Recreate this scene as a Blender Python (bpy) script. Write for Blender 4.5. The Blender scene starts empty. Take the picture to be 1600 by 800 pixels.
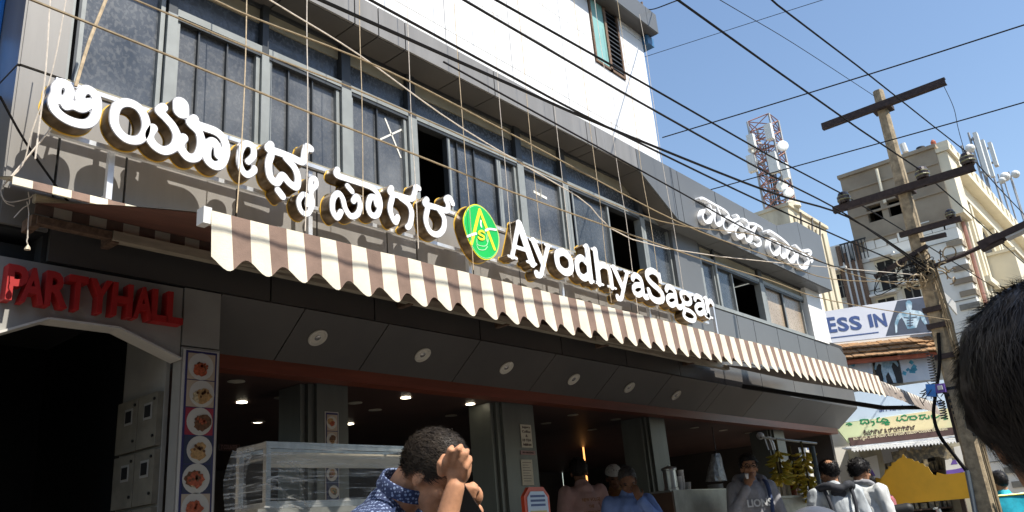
import bpy, bmesh, math, random
import numpy as np
from mathutils import Vector, Matrix, noise
from mathutils.geometry import delaunay_2d_cdt
random.seed(7)
R = math.radians
SC = bpy.context.scene
COL = SC.collection

# ---------------------------------------------------------------- camera
FPX, ROLL, PITCH, AZ = 1272.9, R(-4.95047), R(19.08353), R(39.11117)   # solved from the photo's vanishing lines
_H = Vector((math.cos(AZ), math.sin(AZ), 0)); _S = Vector((math.sin(AZ), -math.cos(AZ), 0)); _Z = Vector((0, 0, 1))
FWD = math.cos(PITCH) * _H + math.sin(PITCH) * _Z
_U = -math.sin(PITCH) * _H + math.cos(PITCH) * _Z
RGT = math.cos(ROLL) * _S + math.sin(ROLL) * _U
UPV = -math.sin(ROLL) * _S + math.cos(ROLL) * _U
EYE = Vector((0, 0, 1.45))
cam = bpy.data.cameras.new("Camera"); cam.lens = FPX / 1600 * 36; cam.sensor_width = 36
cam.clip_start = 0.05; cam.clip_end = 3000
co = bpy.data.objects.new("Camera", cam); COL.objects.link(co)
co.matrix_world = Matrix(((RGT.x, UPV.x, -FWD.x, EYE.x), (RGT.y, UPV.y, -FWD.y, EYE.y), (RGT.z, UPV.z, -FWD.z, EYE.z), (0, 0, 0, 1)))
SC.camera = co
cam.dof.use_dof = False

# ---------------------------------------------------------------- light
SUN_EL, SUN_AZ = R(54), R(4)          # azimuth measured from the street side (-Y) towards +X
SUNV = Vector((math.sin(SUN_AZ) * math.cos(SUN_EL), -math.cos(SUN_AZ) * math.cos(SUN_EL), math.sin(SUN_EL)))
w = bpy.data.worlds.new("World"); SC.world = w; w.use_nodes = True
nt = w.node_tree; bg = nt.nodes["Background"]
sk = nt.nodes.new("ShaderNodeTexSky"); sk.sky_type = 'NISHITA'; sk.sun_disc = False
sk.sun_elevation = SUN_EL; sk.sun_rotation = math.pi - SUN_AZ
sk.air_density = 1.35; sk.dust_density = 1.5; sk.ozone_density = 2.2; sk.altitude = 900
nt.links.new(sk.outputs[0], bg.inputs[0]); bg.inputs[1].default_value = 0.135
sl = bpy.data.lights.new("sun", 'SUN'); sl.energy = 4.9; sl.angle = R(0.5); sl.color = (1, 0.95, 0.86)
so = bpy.data.objects.new("sun", sl); COL.objects.link(so)
so.rotation_euler = SUNV.to_track_quat('Z', 'Y').to_euler()
SC.view_settings.view_transform = 'Standard'; SC.view_settings.look = 'None'
SC.view_settings.exposure = 0.55; SC.view_settings.gamma = 1.0

# ---------------------------------------------------------------- pixel -> place on a real plane
def ray(x, y): return RGT * ((x - 800) / FPX) - UPV * ((y - 400) / FPX) + FWD
def atY(x, y, Y): d = ray(x, y); return EYE + d * (Y / d.y)
def atX(x, y, X): d = ray(x, y); return EYE + d * (X / d.x)
def atZ(x, y, Z): d = ray(x, y); return EYE + d * ((Z - EYE.z) / d.z)
def atD(x, y, D): return EYE + ray(x, y) * D
def onplane(x, y, p, n): d = ray(x, y); return EYE + d * ((p - EYE).dot(n) / d.dot(n))

# ---------------------------------------------------------------- materials
def mat(name, col, rough=0.6, metal=0.0, var=0.12, scale=6.0, bump=0.0, col2=None, lo=0.35, hi=0.65, spec=0.5, stretch=None, detail=6, emit=None, coat=0.0, alpha=None, trans=0.0, bscale=None):
    m = bpy.data.materials.new(name); m.use_nodes = True
    n = m.node_tree.nodes; L = m.node_tree.links; p = n["Principled BSDF"]
    c = tuple(col) + (1,)
    p.inputs["Roughness"].default_value = rough; p.inputs["Metallic"].default_value = metal
    p.inputs["Specular IOR Level"].default_value = spec; p.inputs["Coat Weight"].default_value = coat
    p.inputs["Base Color"].default_value = c
    if trans: p.inputs["Transmission Weight"].default_value = trans
    if alpha is not None: p.inputs["Alpha"].default_value = alpha
    if emit: p.inputs["Emission Color"].default_value = tuple(emit[:3]) + (1,); p.inputs["Emission Strength"].default_value = emit[3]
    if var or col2 or bump:
        g = n.new("ShaderNodeNewGeometry"); mp = n.new("ShaderNodeMapping"); L.new(g.outputs["Position"], mp.inputs[0])
        if stretch: mp.inputs["Scale"].default_value = stretch
        t = n.new("ShaderNodeTexNoise"); t.inputs["Scale"].default_value = scale; t.inputs["Detail"].default_value = detail
        t.inputs["Roughness"].default_value = 0.6
        L.new(mp.outputs[0], t.inputs[0])
        mr = n.new("ShaderNodeMapRange"); mr.inputs[1].default_value = lo; mr.inputs[2].default_value = hi
        L.new(t.outputs[0], mr.inputs[0])
        mx = n.new("ShaderNodeMix"); mx.data_type = 'RGBA'; L.new(mr.outputs[0], mx.inputs[0])
        if col2 is None:
            mx.inputs[6].default_value = tuple(max(0, v * (1 - var)) for v in col) + (1,)
            mx.inputs[7].default_value = tuple(min(1, v * (1 + var)) for v in col) + (1,)
        else:
            mx.inputs[6].default_value = c; mx.inputs[7].default_value = tuple(col2) + (1,)
        L.new(mx.outputs[2], p.inputs["Base Color"])
        if bump:
            b = n.new("ShaderNodeBump"); b.inputs["Strength"].default_value = bump; b.inputs["Distance"].default_value = 0.02
            if bscale:
                t2 = n.new("ShaderNodeTexNoise"); t2.inputs["Scale"].default_value = bscale; t2.inputs["Detail"].default_value = 4
                L.new(mp.outputs[0], t2.inputs[0]); L.new(t2.outputs[0], b.inputs["Height"])
            else: L.new(t.outputs[0], b.inputs["Height"])
            L.new(b.outputs[0], p.inputs["Normal"])
    return m

M = {}
def dm(k, *a, **kw): M[k] = mat(k, *a, **kw); return M[k]
dm('asphalt', (0.055, 0.053, 0.05), 0.9, var=0.3, scale=40, bump=0.3)
dm('pavement', (0.22, 0.2, 0.18), 0.85, var=0.2, scale=12, bump=0.2)
dm('earth', (0.16, 0.13, 0.1), 0.95, var=0.25, scale=2)
dm('cladding', (0.25, 0.237, 0.22), 0.4, 0.16, var=0.09, scale=2.2, spec=0.5, stretch=(3, 3, 0.3))
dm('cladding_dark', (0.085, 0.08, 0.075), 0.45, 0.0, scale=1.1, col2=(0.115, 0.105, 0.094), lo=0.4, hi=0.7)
dm('cladding_cool', (0.128, 0.132, 0.134), 0.45, 0.08, var=0.05, scale=1.2)
dm('joint', (0.012, 0.012, 0.012), 0.9, var=0)
dm('core', (0.03, 0.03, 0.03), 0.9, var=0)
dm('tile', (0.8, 0.79, 0.77), 0.3, var=0.03, scale=1.5, spec=0.5)
dm('white', (0.8, 0.79, 0.76), 0.55, var=0.05, scale=3)
dm('grey_alu', (0.26, 0.275, 0.265), 0.45, 0.1, var=0.1, scale=7)
dm('alu_dark', (0.05, 0.055, 0.06), 0.45, 0.3, var=0.1, scale=7)
dm('plaster_beige', (0.32, 0.29, 0.21), 0.8, var=0.12, scale=5)
dm('interior', (0.035, 0.032, 0.03), 0.8, var=0.2, scale=2)
dm('interior_wall', (0.06, 0.05, 0.042), 0.7, var=0.25, scale=1.5)
dm('ceiling', (0.09, 0.05, 0.04), 0.45, var=0.2, scale=2)
dm('red_beam', (0.20, 0.052, 0.028), 0.45, var=0.2, scale=3, stretch=(0.3, 1, 4))
dm('column', (0.13, 0.14, 0.125), 0.4, 0.2, var=0.12, scale=3, stretch=(2, 2, .3))
dm('sign_white', (0.9, 0.9, 0.9), 0.35, var=0.02, scale=4)
dm('sign_rim', (0.34, 0.34, 0.36), 0.35, 0.3, var=0.05)
dm('sign_side', (0.15, 0.105, 0.06), 0.28, 0.7, var=0.35, scale=16)
dm('sign_gold', (0.75, 0.47, 0.06), 0.4, 0.2, var=0.1)
dm('logo_green', (0.006, 0.44, 0.07), 0.35, var=0.06, scale=3)
dm('logo_yellow', (0.9, 0.78, 0.02), 0.4, var=0.03)
dm('logo_line', (0.45, 0.8, 0.45), 0.4, var=0.03)
dm('steel_frame', (0.62, 0.64, 0.67), 0.38, 0.5, var=0.15, scale=9)
dm('cream_fab', (0.72, 0.66, 0.52), 0.85, var=0.07, scale=9, bump=0.12, bscale=160, col2=None)
dm('brown_fab', (0.22, 0.145, 0.11), 0.85, var=0.14, scale=9, bump=0.12, bscale=160)
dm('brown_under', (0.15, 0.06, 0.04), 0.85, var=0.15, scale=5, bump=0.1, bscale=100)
dm('dirty_fab', (0.74, 0.70, 0.6), 0.85, scale=3.2, col2=(0.30, 0.26, 0.21), lo=0.52, hi=0.78, bump=0.1)
dm('fab_grey', (0.24, 0.2, 0.17), 0.85, var=0.25, scale=6)
dm('cream_bar', (0.5, 0.44, 0.33), 0.5, 0.1, var=0.2, scale=8, stretch=(.5, 3, 3))
dm('rust', (0.16, 0.1, 0.065), 0.85, var=0.4, scale=30, bump=0.3)
dm('rope', (0.55, 0.43, 0.28), 0.8, var=0.2, scale=30)
dm('rope_pale', (0.62, 0.55, 0.47), 0.8, var=0.15, scale=30)
dm('cable', (0.009, 0.008, 0.008), 0.8, var=0.1, spec=0.2)
dm('cable_tan', (0.28, 0.21, 0.12), 0.7, var=0.2, scale=40)
dm('red_sign', (0.42, 0.017, 0.016), 0.5, var=0.1, scale=9)
dm('board_white', (0.62, 0.6, 0.55), 0.5, var=0.06, scale=3)
dm('board_greywhite', (0.33, 0.32, 0.29), 0.6, var=0.08, scale=4)
dm('granite', (0.01, 0.011, 0.012), 0.3, scale=90, col2=(0.09, 0.09, 0.095), lo=0.62, hi=0.75)
dm('meter_box', (0.2, 0.185, 0.145), 0.55, var=0.15, scale=8)
dm('navy', (0.035, 0.035, 0.14), 0.5, var=0.1)
dm('blue_sheet', (0.02, 0.2, 0.62), 0.35, var=0.12, scale=4)
dm('concrete_pole', (0.34, 0.27, 0.175), 0.9, var=0.32, scale=14, bump=0.5)
dm('arm_steel', (0.045, 0.03, 0.027), 0.8, var=0.3, scale=20)
dm('porcelain', (0.05, 0.035, 0.03), 0.25, var=0.2)
dm('porcelain_rim', (0.2, 0.19, 0.1), 0.4, var=0.2)
dm('cream_wall', (0.7, 0.63, 0.48), 0.85, var=0.08, scale=1.0, bump=0.1)
dm('cream_trim', (0.68, 0.62, 0.48), 0.85, var=0.06, scale=2)
dm('brown_plaster', (0.25, 0.2, 0.145), 0.95, scale=0.7, col2=(0.37, 0.31, 0.23), lo=0.35, hi=0.68, bump=0.2)
dm('grey_white_paint', (0.78, 0.75, 0.68), 0.9, scale=.8, col2=(0.46, 0.42, 0.35), lo=0.55, hi=0.85, bump=0.15)
dm('quoin', (0.23, 0.215, 0.18), 0.95, var=0.2, scale=6, bump=0.3)
dm('dark_hole', (0.018, 0.017, 0.016), 0.9, var=0)  # near-black colour standing in for the shade inside openings
dm('pvc', (0.6, 0.6, 0.58), 0.5, var=0.1, scale=3)
dm('clay_tile', (0.36, 0.2, 0.09), 0.9, scale=9, col2=(0.2, 0.12, 0.06), bump=0.4)
dm('red_trim', (0.38, 0.1, 0.05), 0.7, var=0.15)
dm('board_pale', (0.66, 0.67, 0.72), 0.55, var=0.04, scale=2)
dm('print_navy', (0.05, 0.09, 0.24), 0.5, var=0.1)
dm('print_dark', (0.06, 0.075, 0.11), 0.5, var=0.2, scale=4)
dm('print_body', (0.16, 0.3, 0.4), 0.5, scale=5, col2=(0.6, 0.72, 0.78), lo=0.42, hi=0.62)
dm('print_teal', (0.06, 0.3, 0.42), 0.5, var=0.3, scale=8)
dm('poster_pale', (0.5, 0.55, 0.62), 0.55, scale=3, col2=(0.66, 0.68, 0.7))
dm('board_blue', (0.52, 0.62, 0.72), 0.5, var=0.05, scale=2)
dm('board_yellow', (0.72, 0.62, 0.36), 0.5, scale=1.1, col2=(0.58, 0.64, 0.38), lo=0.45, hi=0.6)
dm('print_green', (0.01, 0.2, 0.07), 0.5, var=0.08)
dm('print_maroon', (0.07, 0.035, 0.03), 0.6, var=0.15)
dm('print_cream', (0.7, 0.62, 0.42), 0.6, var=0.05)
dm('cream_stained', (0.6, 0.53, 0.39), 0.9, scale=1.6, col2=(0.3, 0.25, 0.18), lo=0.5, hi=0.75, stretch=(1, 1, .35))
dm('yellow_edge', (0.75, 0.5, 0.12), 0.6, var=0.15)  # worn edge made paler, its sunlit highlight put into the colour
dm('black', (0.015, 0.015, 0.015), 0.6, var=0.1)
dm('yellow_board', (0.74, 0.4, 0.02), 0.5, var=0.1, scale=3, bump=0.04)
dm('pvc_grey', (0.16, 0.19, 0.21), 0.5, var=0.1)
dm('blue_post', (0.09, 0.13, 0.17), 0.5, var=0.15)
dm('steel', (0.42, 0.43, 0.42), 0.3, 0.85, var=0.15, scale=6, stretch=(4, 4, .5))
dm('steel_dull', (0.27, 0.27, 0.24), 0.45, 0.6, var=0.2, scale=5)
dm('wood_dark', (0.09, 0.05, 0.03), 0.6, var=0.25, scale=5)
dm('paper', (0.62, 0.58, 0.46), 0.8, var=0.06, scale=12)
dm('banana', (0.66, 0.46, 0.04), 0.5, scale=14, col2=(0.4, 0.38, 0.05))
dm('banana_stem', (0.1, 0.08, 0.03), 0.8, var=0.2)
dm('plastic_white', (0.55, 0.56, 0.56), 0.4, var=0.08)
dm('lamp_off', (0.55, 0.5, 0.4), 0.4, var=0.08)
dm('lamp_ring', (0.7, 0.66, 0.56), 0.4, var=0.04)
dm('lamp_lens', (0.3, 0.29, 0.28), 0.2, 0.6, scale=90, col2=(0.6, 0.58, 0.55))
dm('lamp_on', (0.9, 0.85, 0.7), 0.4, var=0, emit=(1, 0.88, 0.65, 6))
dm('tube_on', (0.9, 0.5, 0.2), 0.4, var=0, emit=(1, 0.42, 0.12, 1.6))
dm('tank_black', (0.02, 0.02, 0.022), 0.5, var=0.1)
dm('antenna_white', (0.72, 0.72, 0.68), 0.5, var=0.05)
dm('mast_red', (0.34, 0.17, 0.13), 0.7, var=0.3, scale=2)
dm('mast_grey', (0.34, 0.34, 0.34), 0.6, 0.4, var=0.3, scale=2)
dm('white_tape', (0.75, 0.73, 0.66), 0.7, var=0.05)
dm('teal_glass', (0.26, 0.48, 0.44), 0.15, var=0.08, scale=2)
dm('blue_thing', (0.05, 0.16, 0.32), 0.5, var=0.1)
dm('red_frame', (0.55, 0.06, 0.02), 0.4, var=0.06)
dm('menu_yellow', (0.6, 0.5, 0.18), 0.6, var=0.08)
dm('skin', (0.36, 0.185, 0.105), 0.6, spec=0.3, var=0.16, scale=18, bump=0.06, bscale=300)
dm('skin_warm', (0.5, 0.245, 0.135), 0.6, spec=0.3, var=0.2, scale=26, bump=0.08, bscale=350)
dm('skin_dark', (0.15, 0.075, 0.045), 0.65, spec=0.25, var=0.12, scale=18)
dm('hair', (0.012, 0.010, 0.010), 0.5, var=0.3, scale=40, spec=0.3)
dm('hair_brown', (0.022, 0.016, 0.012), 0.55, scale=45, col2=(0.06, 0.045, 0.032), spec=0.25)
dm('hair_grey', (0.02, 0.018, 0.018), 0.6, scale=60, col2=(0.05, 0.046, 0.043))
dm('eye', (0.01, 0.008, 0.007), 0.2, var=0)
dm('lip', (0.2, 0.08, 0.06), 0.5, var=0)
dm('pink_shirt', (0.42, 0.27, 0.25), 0.85, var=0.08, scale=9)
dm('blue_shirt', (0.14, 0.22, 0.46), 0.85, var=0.1, scale=9)
dm('brown_shirt', (0.24, 0.11, 0.035), 0.85, var=0.15, scale=9)
dm('grey_hoodie', (0.27, 0.27, 0.29), 0.9, var=0.1, scale=25, bump=0.1)
dm('grey_jacket', (0.42, 0.45, 0.47), 0.7, var=0.1, scale=8)
dm('white_jacket', (0.55, 0.56, 0.55), 0.75, var=0.08, scale=8)
dm('dark_cloth', (0.03, 0.032, 0.04), 0.85, var=0.15, scale=8)
dm('navy_cloth', (0.03, 0.05, 0.12), 0.8, var=0.12, scale=14, bump=0.1)
dm('maroon_shirt', (0.4, 0.13, 0.15), 0.85, var=0.15, scale=9)
dm('trousers', (0.05, 0.05, 0.06), 0.85, var=0.15, scale=8)
dm('shoe', (0.03, 0.025, 0.02), 0.5, var=0.1)
dm('cyan_cloth', (0.01, 0.38, 0.5), 0.7, var=0.15, scale=20)
dm('hairnet', (0.5, 0.5, 0.48), 0.8, var=0.15, scale=80)
dm('helmet', (0.085, 0.088, 0.1), 0.35, var=0.1, scale=4, spec=0.5)
dm('phone', (0.012, 0.012, 0.014), 0.2, var=0)
dm('cartoncard', (0.2, 0.13, 0.08), 0.8, var=0.15)
dm('plate_white', (0.6, 0.58, 0.53), 0.5, var=0.04)
dm('shelf_goods', (0.1, 0.09, 0.07), 0.6, scale=14, col2=(0.3, 0.24, 0.14), lo=.45, hi=.6)
dm('purple', (0.12, 0.06, 0.3), 0.6, var=0.1)

def glass_mat(name, base, dust, lo, hi, rough=0.1):
    m = mat(name, base, rough, 0.0, scale=1.7, col2=dust, lo=lo, hi=hi, spec=0.6, detail=9)
    n = m.node_tree.nodes; L = m.node_tree.links; p = n["Principled BSDF"]; src = p.inputs["Base Color"].links[0].from_socket
    g = n.new("ShaderNodeNewGeometry"); mp = n.new("ShaderNodeMapping"); L.new(g.outputs["Position"], mp.inputs[0]); mp.inputs["Scale"].default_value = (1.0, 1.0, .8)
    t = n.new("ShaderNodeTexNoise"); t.inputs["Scale"].default_value = 38; t.inputs["Detail"].default_value = 6; t.inputs["Distortion"].default_value = .4; L.new(mp.outputs[0], t.inputs[0])
    mr = n.new("ShaderNodeMapRange"); mr.inputs[1].default_value = .56; mr.inputs[2].default_value = .76; mr.inputs[4].default_value = .16; L.new(t.outputs[0], mr.inputs[0])
    mx = n.new("ShaderNodeMix"); mx.data_type = 'RGBA'; L.new(mr.outputs[0], mx.inputs[0]); L.new(src, mx.inputs[6]); mx.inputs[7].default_value = tuple(min(1, c * 1.5) for c in dust) + (1,)
    L.new(mx.outputs[2], p.inputs["Base Color"])
    rr = n.new("ShaderNodeMapRange"); rr.inputs[1].default_value = .35; rr.inputs[2].default_value = .7; rr.inputs[3].default_value = rough; rr.inputs[4].default_value = .45; L.new(t.outputs[0], rr.inputs[0]); L.new(rr.outputs[0], p.inputs["Roughness"])
    return m
M['pane_a'] = glass_mat('pane_a', (0.036, 0.044, 0.056), (0.145, 0.155, 0.168), 0.36, 0.74)
M['pane_b'] = glass_mat('pane_b', (0.045, 0.05, 0.058), (0.175, 0.18, 0.183), 0.36, 0.76)
M['pane_c'] = glass_mat('pane_c', (0.04, 0.047, 0.054), (0.13, 0.138, 0.143), 0.4, 0.85, 0.07)
M['pane_brown'] = glass_mat('pane_brown', (0.3, 0.23, 0.16), (0.44, 0.36, 0.27), 0.4, 0.7, 0.2)
# stretch film round the display case: mostly clear, streaked with creases
def film_mat():
    m = bpy.data.materials.new('film'); m.use_nodes = True
    n = m.node_tree.nodes; L = m.node_tree.links; p = n["Principled BSDF"]
    p.inputs["Base Color"].default_value = (0.62, 0.62, 0.58, 1); p.inputs["Roughness"].default_value = 0.3
    g = n.new("ShaderNodeNewGeometry"); mp = n.new("ShaderNodeMapping"); L.new(g.outputs["Position"], mp.inputs[0])
    mp.inputs["Scale"].default_value = (2.2, 2.2, 60)
    t = n.new("ShaderNodeTexNoise"); t.inputs["Scale"].default_value = 2.0; t.inputs["Detail"].default_value = 5; L.new(mp.outputs[0], t.inputs[0])
    mr = n.new("ShaderNodeMapRange"); mr.inputs[1].default_value = 0.5; mr.inputs[2].default_value = 0.72
    mr.inputs[3].default_value = 0.06; mr.inputs[4].default_value = 0.6
    L.new(t.outputs[0], mr.inputs[0]); L.new(mr.outputs[0], p.inputs["Alpha"])
    return m
M['film'] = film_mat()
# small-dot print shirt
def print_shirt():
    m = bpy.data.materials.new('print_shirt'); m.use_nodes = True
    n = m.node_tree.nodes; L = m.node_tree.links; p = n["Principled BSDF"]; p.inputs["Roughness"].default_value = 0.85
    g = n.new("ShaderNodeNewGeometry"); v = n.new("ShaderNodeTexVoronoi"); v.inputs["Scale"].default_value = 95; v.inputs["Randomness"].default_value = 0.35
    L.new(g.outputs["Position"], v.inputs[0])
    r = n.new("ShaderNodeValToRGB"); r.color_ramp.elements[0].position = 0.3; r.color_ramp.elements[1].position = 0.42
    r.color_ramp.elements[0].color = (0.22, 0.28, 0.42, 1); r.color_ramp.elements[1].color = (0.022, 0.035, 0.09, 1)
    L.new(v.outputs["Distance"], r.inputs[0]); L.new(r.outputs[0], p.inputs["Base Color"])
    return m
M['print_shirt'] = print_shirt()

# ---------------------------------------------------------------- geometry helpers
WL = {}      # world location of every root, so that parts can be written in world coordinates
class B:
    def __init__(s): s.v = []; s.f = []; s.m = []; s.cur = 0
    def add(s, vs, fs, mi=None):
        o = len(s.v); s.v += [tuple(q) for q in vs]; mi = s.cur if mi is None else mi
        for f in fs: s.f.append(tuple(i + o for i in f)); s.m.append(mi)
        return s
    def box(s, a, b, mi=None):
        x0, y0, z0 = (min(p, q) for p, q in zip(a, b)); x1, y1, z1 = (max(p, q) for p, q in zip(a, b))
        return s.add([(x0, y0, z0), (x1, y0, z0), (x1, y1, z0), (x0, y1, z0), (x0, y0, z1), (x1, y0, z1), (x1, y1, z1), (x0, y1, z1)],
                     [(0, 3, 2, 1), (4, 5, 6, 7), (0, 1, 5, 4), (1, 2, 6, 5), (2, 3, 7, 6), (3, 0, 4, 7)], mi)
    def obox(s, c, ax, ay, az, mi=None):     # oriented box: centre and three half-axis vectors
        c = Vector(c); V = [c + ax * i + ay * j + az * k for k in (-1, 1) for (i, j) in ((-1, -1), (1, -1), (1, 1), (-1, 1))]
        return s.add(V, [(0, 3, 2, 1), (4, 5, 6, 7), (0, 1, 5, 4), (1, 2, 6, 5), (2, 3, 7, 6), (3, 0, 4, 7)], mi)
    def bar(s, p, q, w, h=None, up=(0, 0, 1), mi=None):
        p = Vector(p); q = Vector(q); h = h or w; d = q - p; L = d.length
        if L < 1e-6: return s
        d /= L; u = Vector(up)
        if abs(d.dot(u)) > 0.95: u = Vector((0, 1, 0))
        a = d.cross(u).normalized(); b = a.cross(d).normalized()
        return s.obox((p + q) / 2, d * (L / 2), a * (w / 2), b * (h / 2), mi)
    def tube(s, pts, r, n=6, mi=None, cap=True):
        pts = [Vector(p) for p in pts]; rs = r if isinstance(r, (list, tuple)) else [r] * len(pts)
        V = []; F = []; prev = None
        for i, p in enumerate(pts):
            d = (pts[min(i + 1, len(pts) - 1)] - pts[max(i - 1, 0)]).normalized()
            if prev is None:
                u = Vector((0, 0, 1)) if abs(d.z) < 0.9 else Vector((1, 0, 0)); a = d.cross(u).normalized()
            else:
                a = (prev - d * prev.dot(d)); a = a.normalized() if a.length > 1e-6 else d.orthogonal().normalized()
            prev = a; b = d.cross(a)
            for k in range(n): t = 2 * math.pi * k / n; V.append(p + (a * math.cos(t) + b * math.sin(t)) * rs[i])
        for i in range(len(pts) - 1):
            for k in range(n): F.append((i * n + k, i * n + (k + 1) % n, (i + 1) * n + (k + 1) % n, (i + 1) * n + k))
        if cap: F.append(tuple(range(n))[::-1]); F.append(tuple((len(pts) - 1) * n + k for k in range(n)))
        return s.add(V, F, mi)
    def capsule(s, p, q, r0, r1=None, n=12):
        p = Vector(p); q = Vector(q); r1 = r0 if r1 is None else r1; d = q - p
        if d.length < 1e-5: d = Vector((0, 0, 1e-4))
        d.normalize(); pts = []; rs = []
        for t in (-80, -50, -20): pts.append(p + d * r0 * math.sin(R(t))); rs.append(r0 * math.cos(R(t)))
        pts.append(p); rs.append(r0); pts.append(q); rs.append(r1)
        for t in (20, 50, 80): pts.append(q + d * r1 * math.sin(R(t))); rs.append(r1 * math.cos(R(t)))
        a = d.orthogonal().normalized(); b = d.cross(a); V = []; F = []
        for c, r in zip(pts, rs):
            for k in range(n): t = 2 * math.pi * k / n; V.append(c + (a * math.cos(t) + b * math.sin(t)) * r)
        m = len(pts)
        for i in range(m - 1):
            for k in range(n): F.append((i * n + k, i * n + (k + 1) % n, (i + 1) * n + (k + 1) % n, (i + 1) * n + k))
        F.append(tuple(range(n))[::-1]); F.append(tuple((m - 1) * n + k for k in range(n)))
        return s.add(V, F)
    def ell(s, c, rx, ry, rz, Mx=None, nu=16, nv=10):
        c = Vector(c); V = []; F = []
        for j in range(nv + 1):
            ph = math.pi * (j / nv - 0.5) * 0.985
            for i in range(nu):
                t = 2 * math.pi * i / nu; q = Vector((rx * math.cos(ph) * math.cos(t), ry * math.cos(ph) * math.sin(t), rz * math.sin(ph)))
                V.append(c + (Mx @ q if Mx else q))
        for j in range(nv):
            for i in range(nu): F.append((j * nu + i, j * nu + (i + 1) % nu, (j + 1) * nu + (i + 1) % nu, (j + 1) * nu + i))
        F.append(tuple(range(nu))[::-1]); F.append(tuple(nv * nu + i for i in range(nu)))
        return s.add(V, F)
    def lathe(s, c, prof, n=20, axis=None, mi=None):   # profile [(r, h)] about an axis through c
        c = Vector(c); ax = Vector(axis or (0, 0, 1)).normalized(); a = ax.orthogonal().normalized(); b = ax.cross(a); V = []; F = []
        for r, h in prof:
            for k in range(n): t = 2 * math.pi * k / n; V.append(c + ax * h + (a * math.cos(t) + b * math.sin(t)) * r)
        for i in range(len(prof) - 1):
            for k in range(n): F.append((i * n + k, i * n + (k + 1) % n, (i + 1) * n + (k + 1) % n, (i + 1) * n + k))
        F.append(tuple(range(n))[::-1]); F.append(tuple((len(prof) - 1) * n + k for k in range(n)))
        return s.add(V, F, mi)
    def prism(s, poly, y0, y1, mi=None):     # polygon [(x, z)] extruded along Y
        n = len(poly); V = [(x, y0, z) for x, z in poly] + [(x, y1, z) for x, z in poly]
        F = [tuple(range(n)), tuple(range(n, 2 * n))[::-1]] + [(i, i + n, (i + 1) % n + n, (i + 1) % n) for i in range(n)]
        return s.add(V, F, mi)
    def sheet(s, rows, mi=None):             # grid of points
        n = len(rows[0]); V = [p for r in rows for p in r]
        F = [(j * n + i, j * n + i + 1, (j + 1) * n + i + 1, (j + 1) * n + i) for j in range(len(rows) - 1) for i in range(n - 1)]
        return s.add(V, F, mi)
    def mesh(s, name, mats, origin=(0, 0, 0), smooth=False):
        me = bpy.data.meshes.new(name); o = Vector(origin)
        me.from_pydata([Vector(q) - o for q in s.v], [], s.f)
        for m in (mats if isinstance(mats, (list, tuple)) else [mats]): me.materials.append(M[m] if isinstance(m, str) else m)
        if len(me.materials) > 1: me.polygons.foreach_set("material_index", s.m)
        if smooth: me.polygons.foreach_set("use_smooth", [True] * len(me.polygons))
        me.update(); bm = bmesh.new(); bm.from_mesh(me); bmesh.ops.recalc_face_normals(bm, faces=bm.faces); bm.to_mesh(me); bm.free()
        return me
def obj(name, b, mats, parent=None, smooth=False, origin=None, **tags):
    if parent is not None: org = WL[parent.name]
    else: org = Vector(origin) if origin is not None else Vector((0, 0, 0))
    me = b if isinstance(b, bpy.types.Mesh) else b.mesh(name, mats, org, smooth)
    o = bpy.data.objects.new(name, me); COL.objects.link(o)
    if parent is not None: o.parent = parent
    else: o.location = org
    WL[o.name] = org
    for k, v in tags.items(): o[k] = v
    return o
def thing(name, label, cat, loc=(0, 0, 0), group=None):
    o = bpy.data.objects.new(name, None); o.empty_display_size = 0.1; COL.objects.link(o); o.location = loc
    o['label'] = label; o['category'] = cat
    if group: o['group'] = group
    WL[o.name] = Vector(loc); return o
def tagd(label, cat, group=None):
    d = dict(label=label, category=cat)
    if group: d['group'] = group
    return d
def inst(name, src, parent, loc, rot=None):      # a part that shares mesh data (mesh written about its own origin)
    o = bpy.data.objects.new(name, src); COL.objects.link(o); o.parent = parent
    o.location = Vector(loc) - WL[parent.name]
    if rot is not None: o.rotation_euler = rot
    WL[o.name] = Vector(loc); return o

def smoothline(P, k=6, closed=False):
    P = [Vector(p) for p in P]; n = len(P)
    if n < 3: return P
    out = []
    rng = range(n if closed else n - 1)
    for i in rng:
        if closed: p0, p1, p2, p3 = P[i - 1], P[i], P[(i + 1) % n], P[(i + 2) % n]
        else: p0, p1, p2, p3 = P[max(i - 1, 0)], P[i], P[i + 1], P[min(i + 2, n - 1)]
        for j in range(k):
            t = j / k
            out.append(0.5 * ((2 * p1) + (-p0 + p2) * t + (2 * p0 - 5 * p1 + 4 * p2 - p3) * t * t + (-p0 + 3 * p1 - 3 * p2 + p3) * t ** 3))
    out.append(P[0] if closed else P[-1])
    return out

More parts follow.
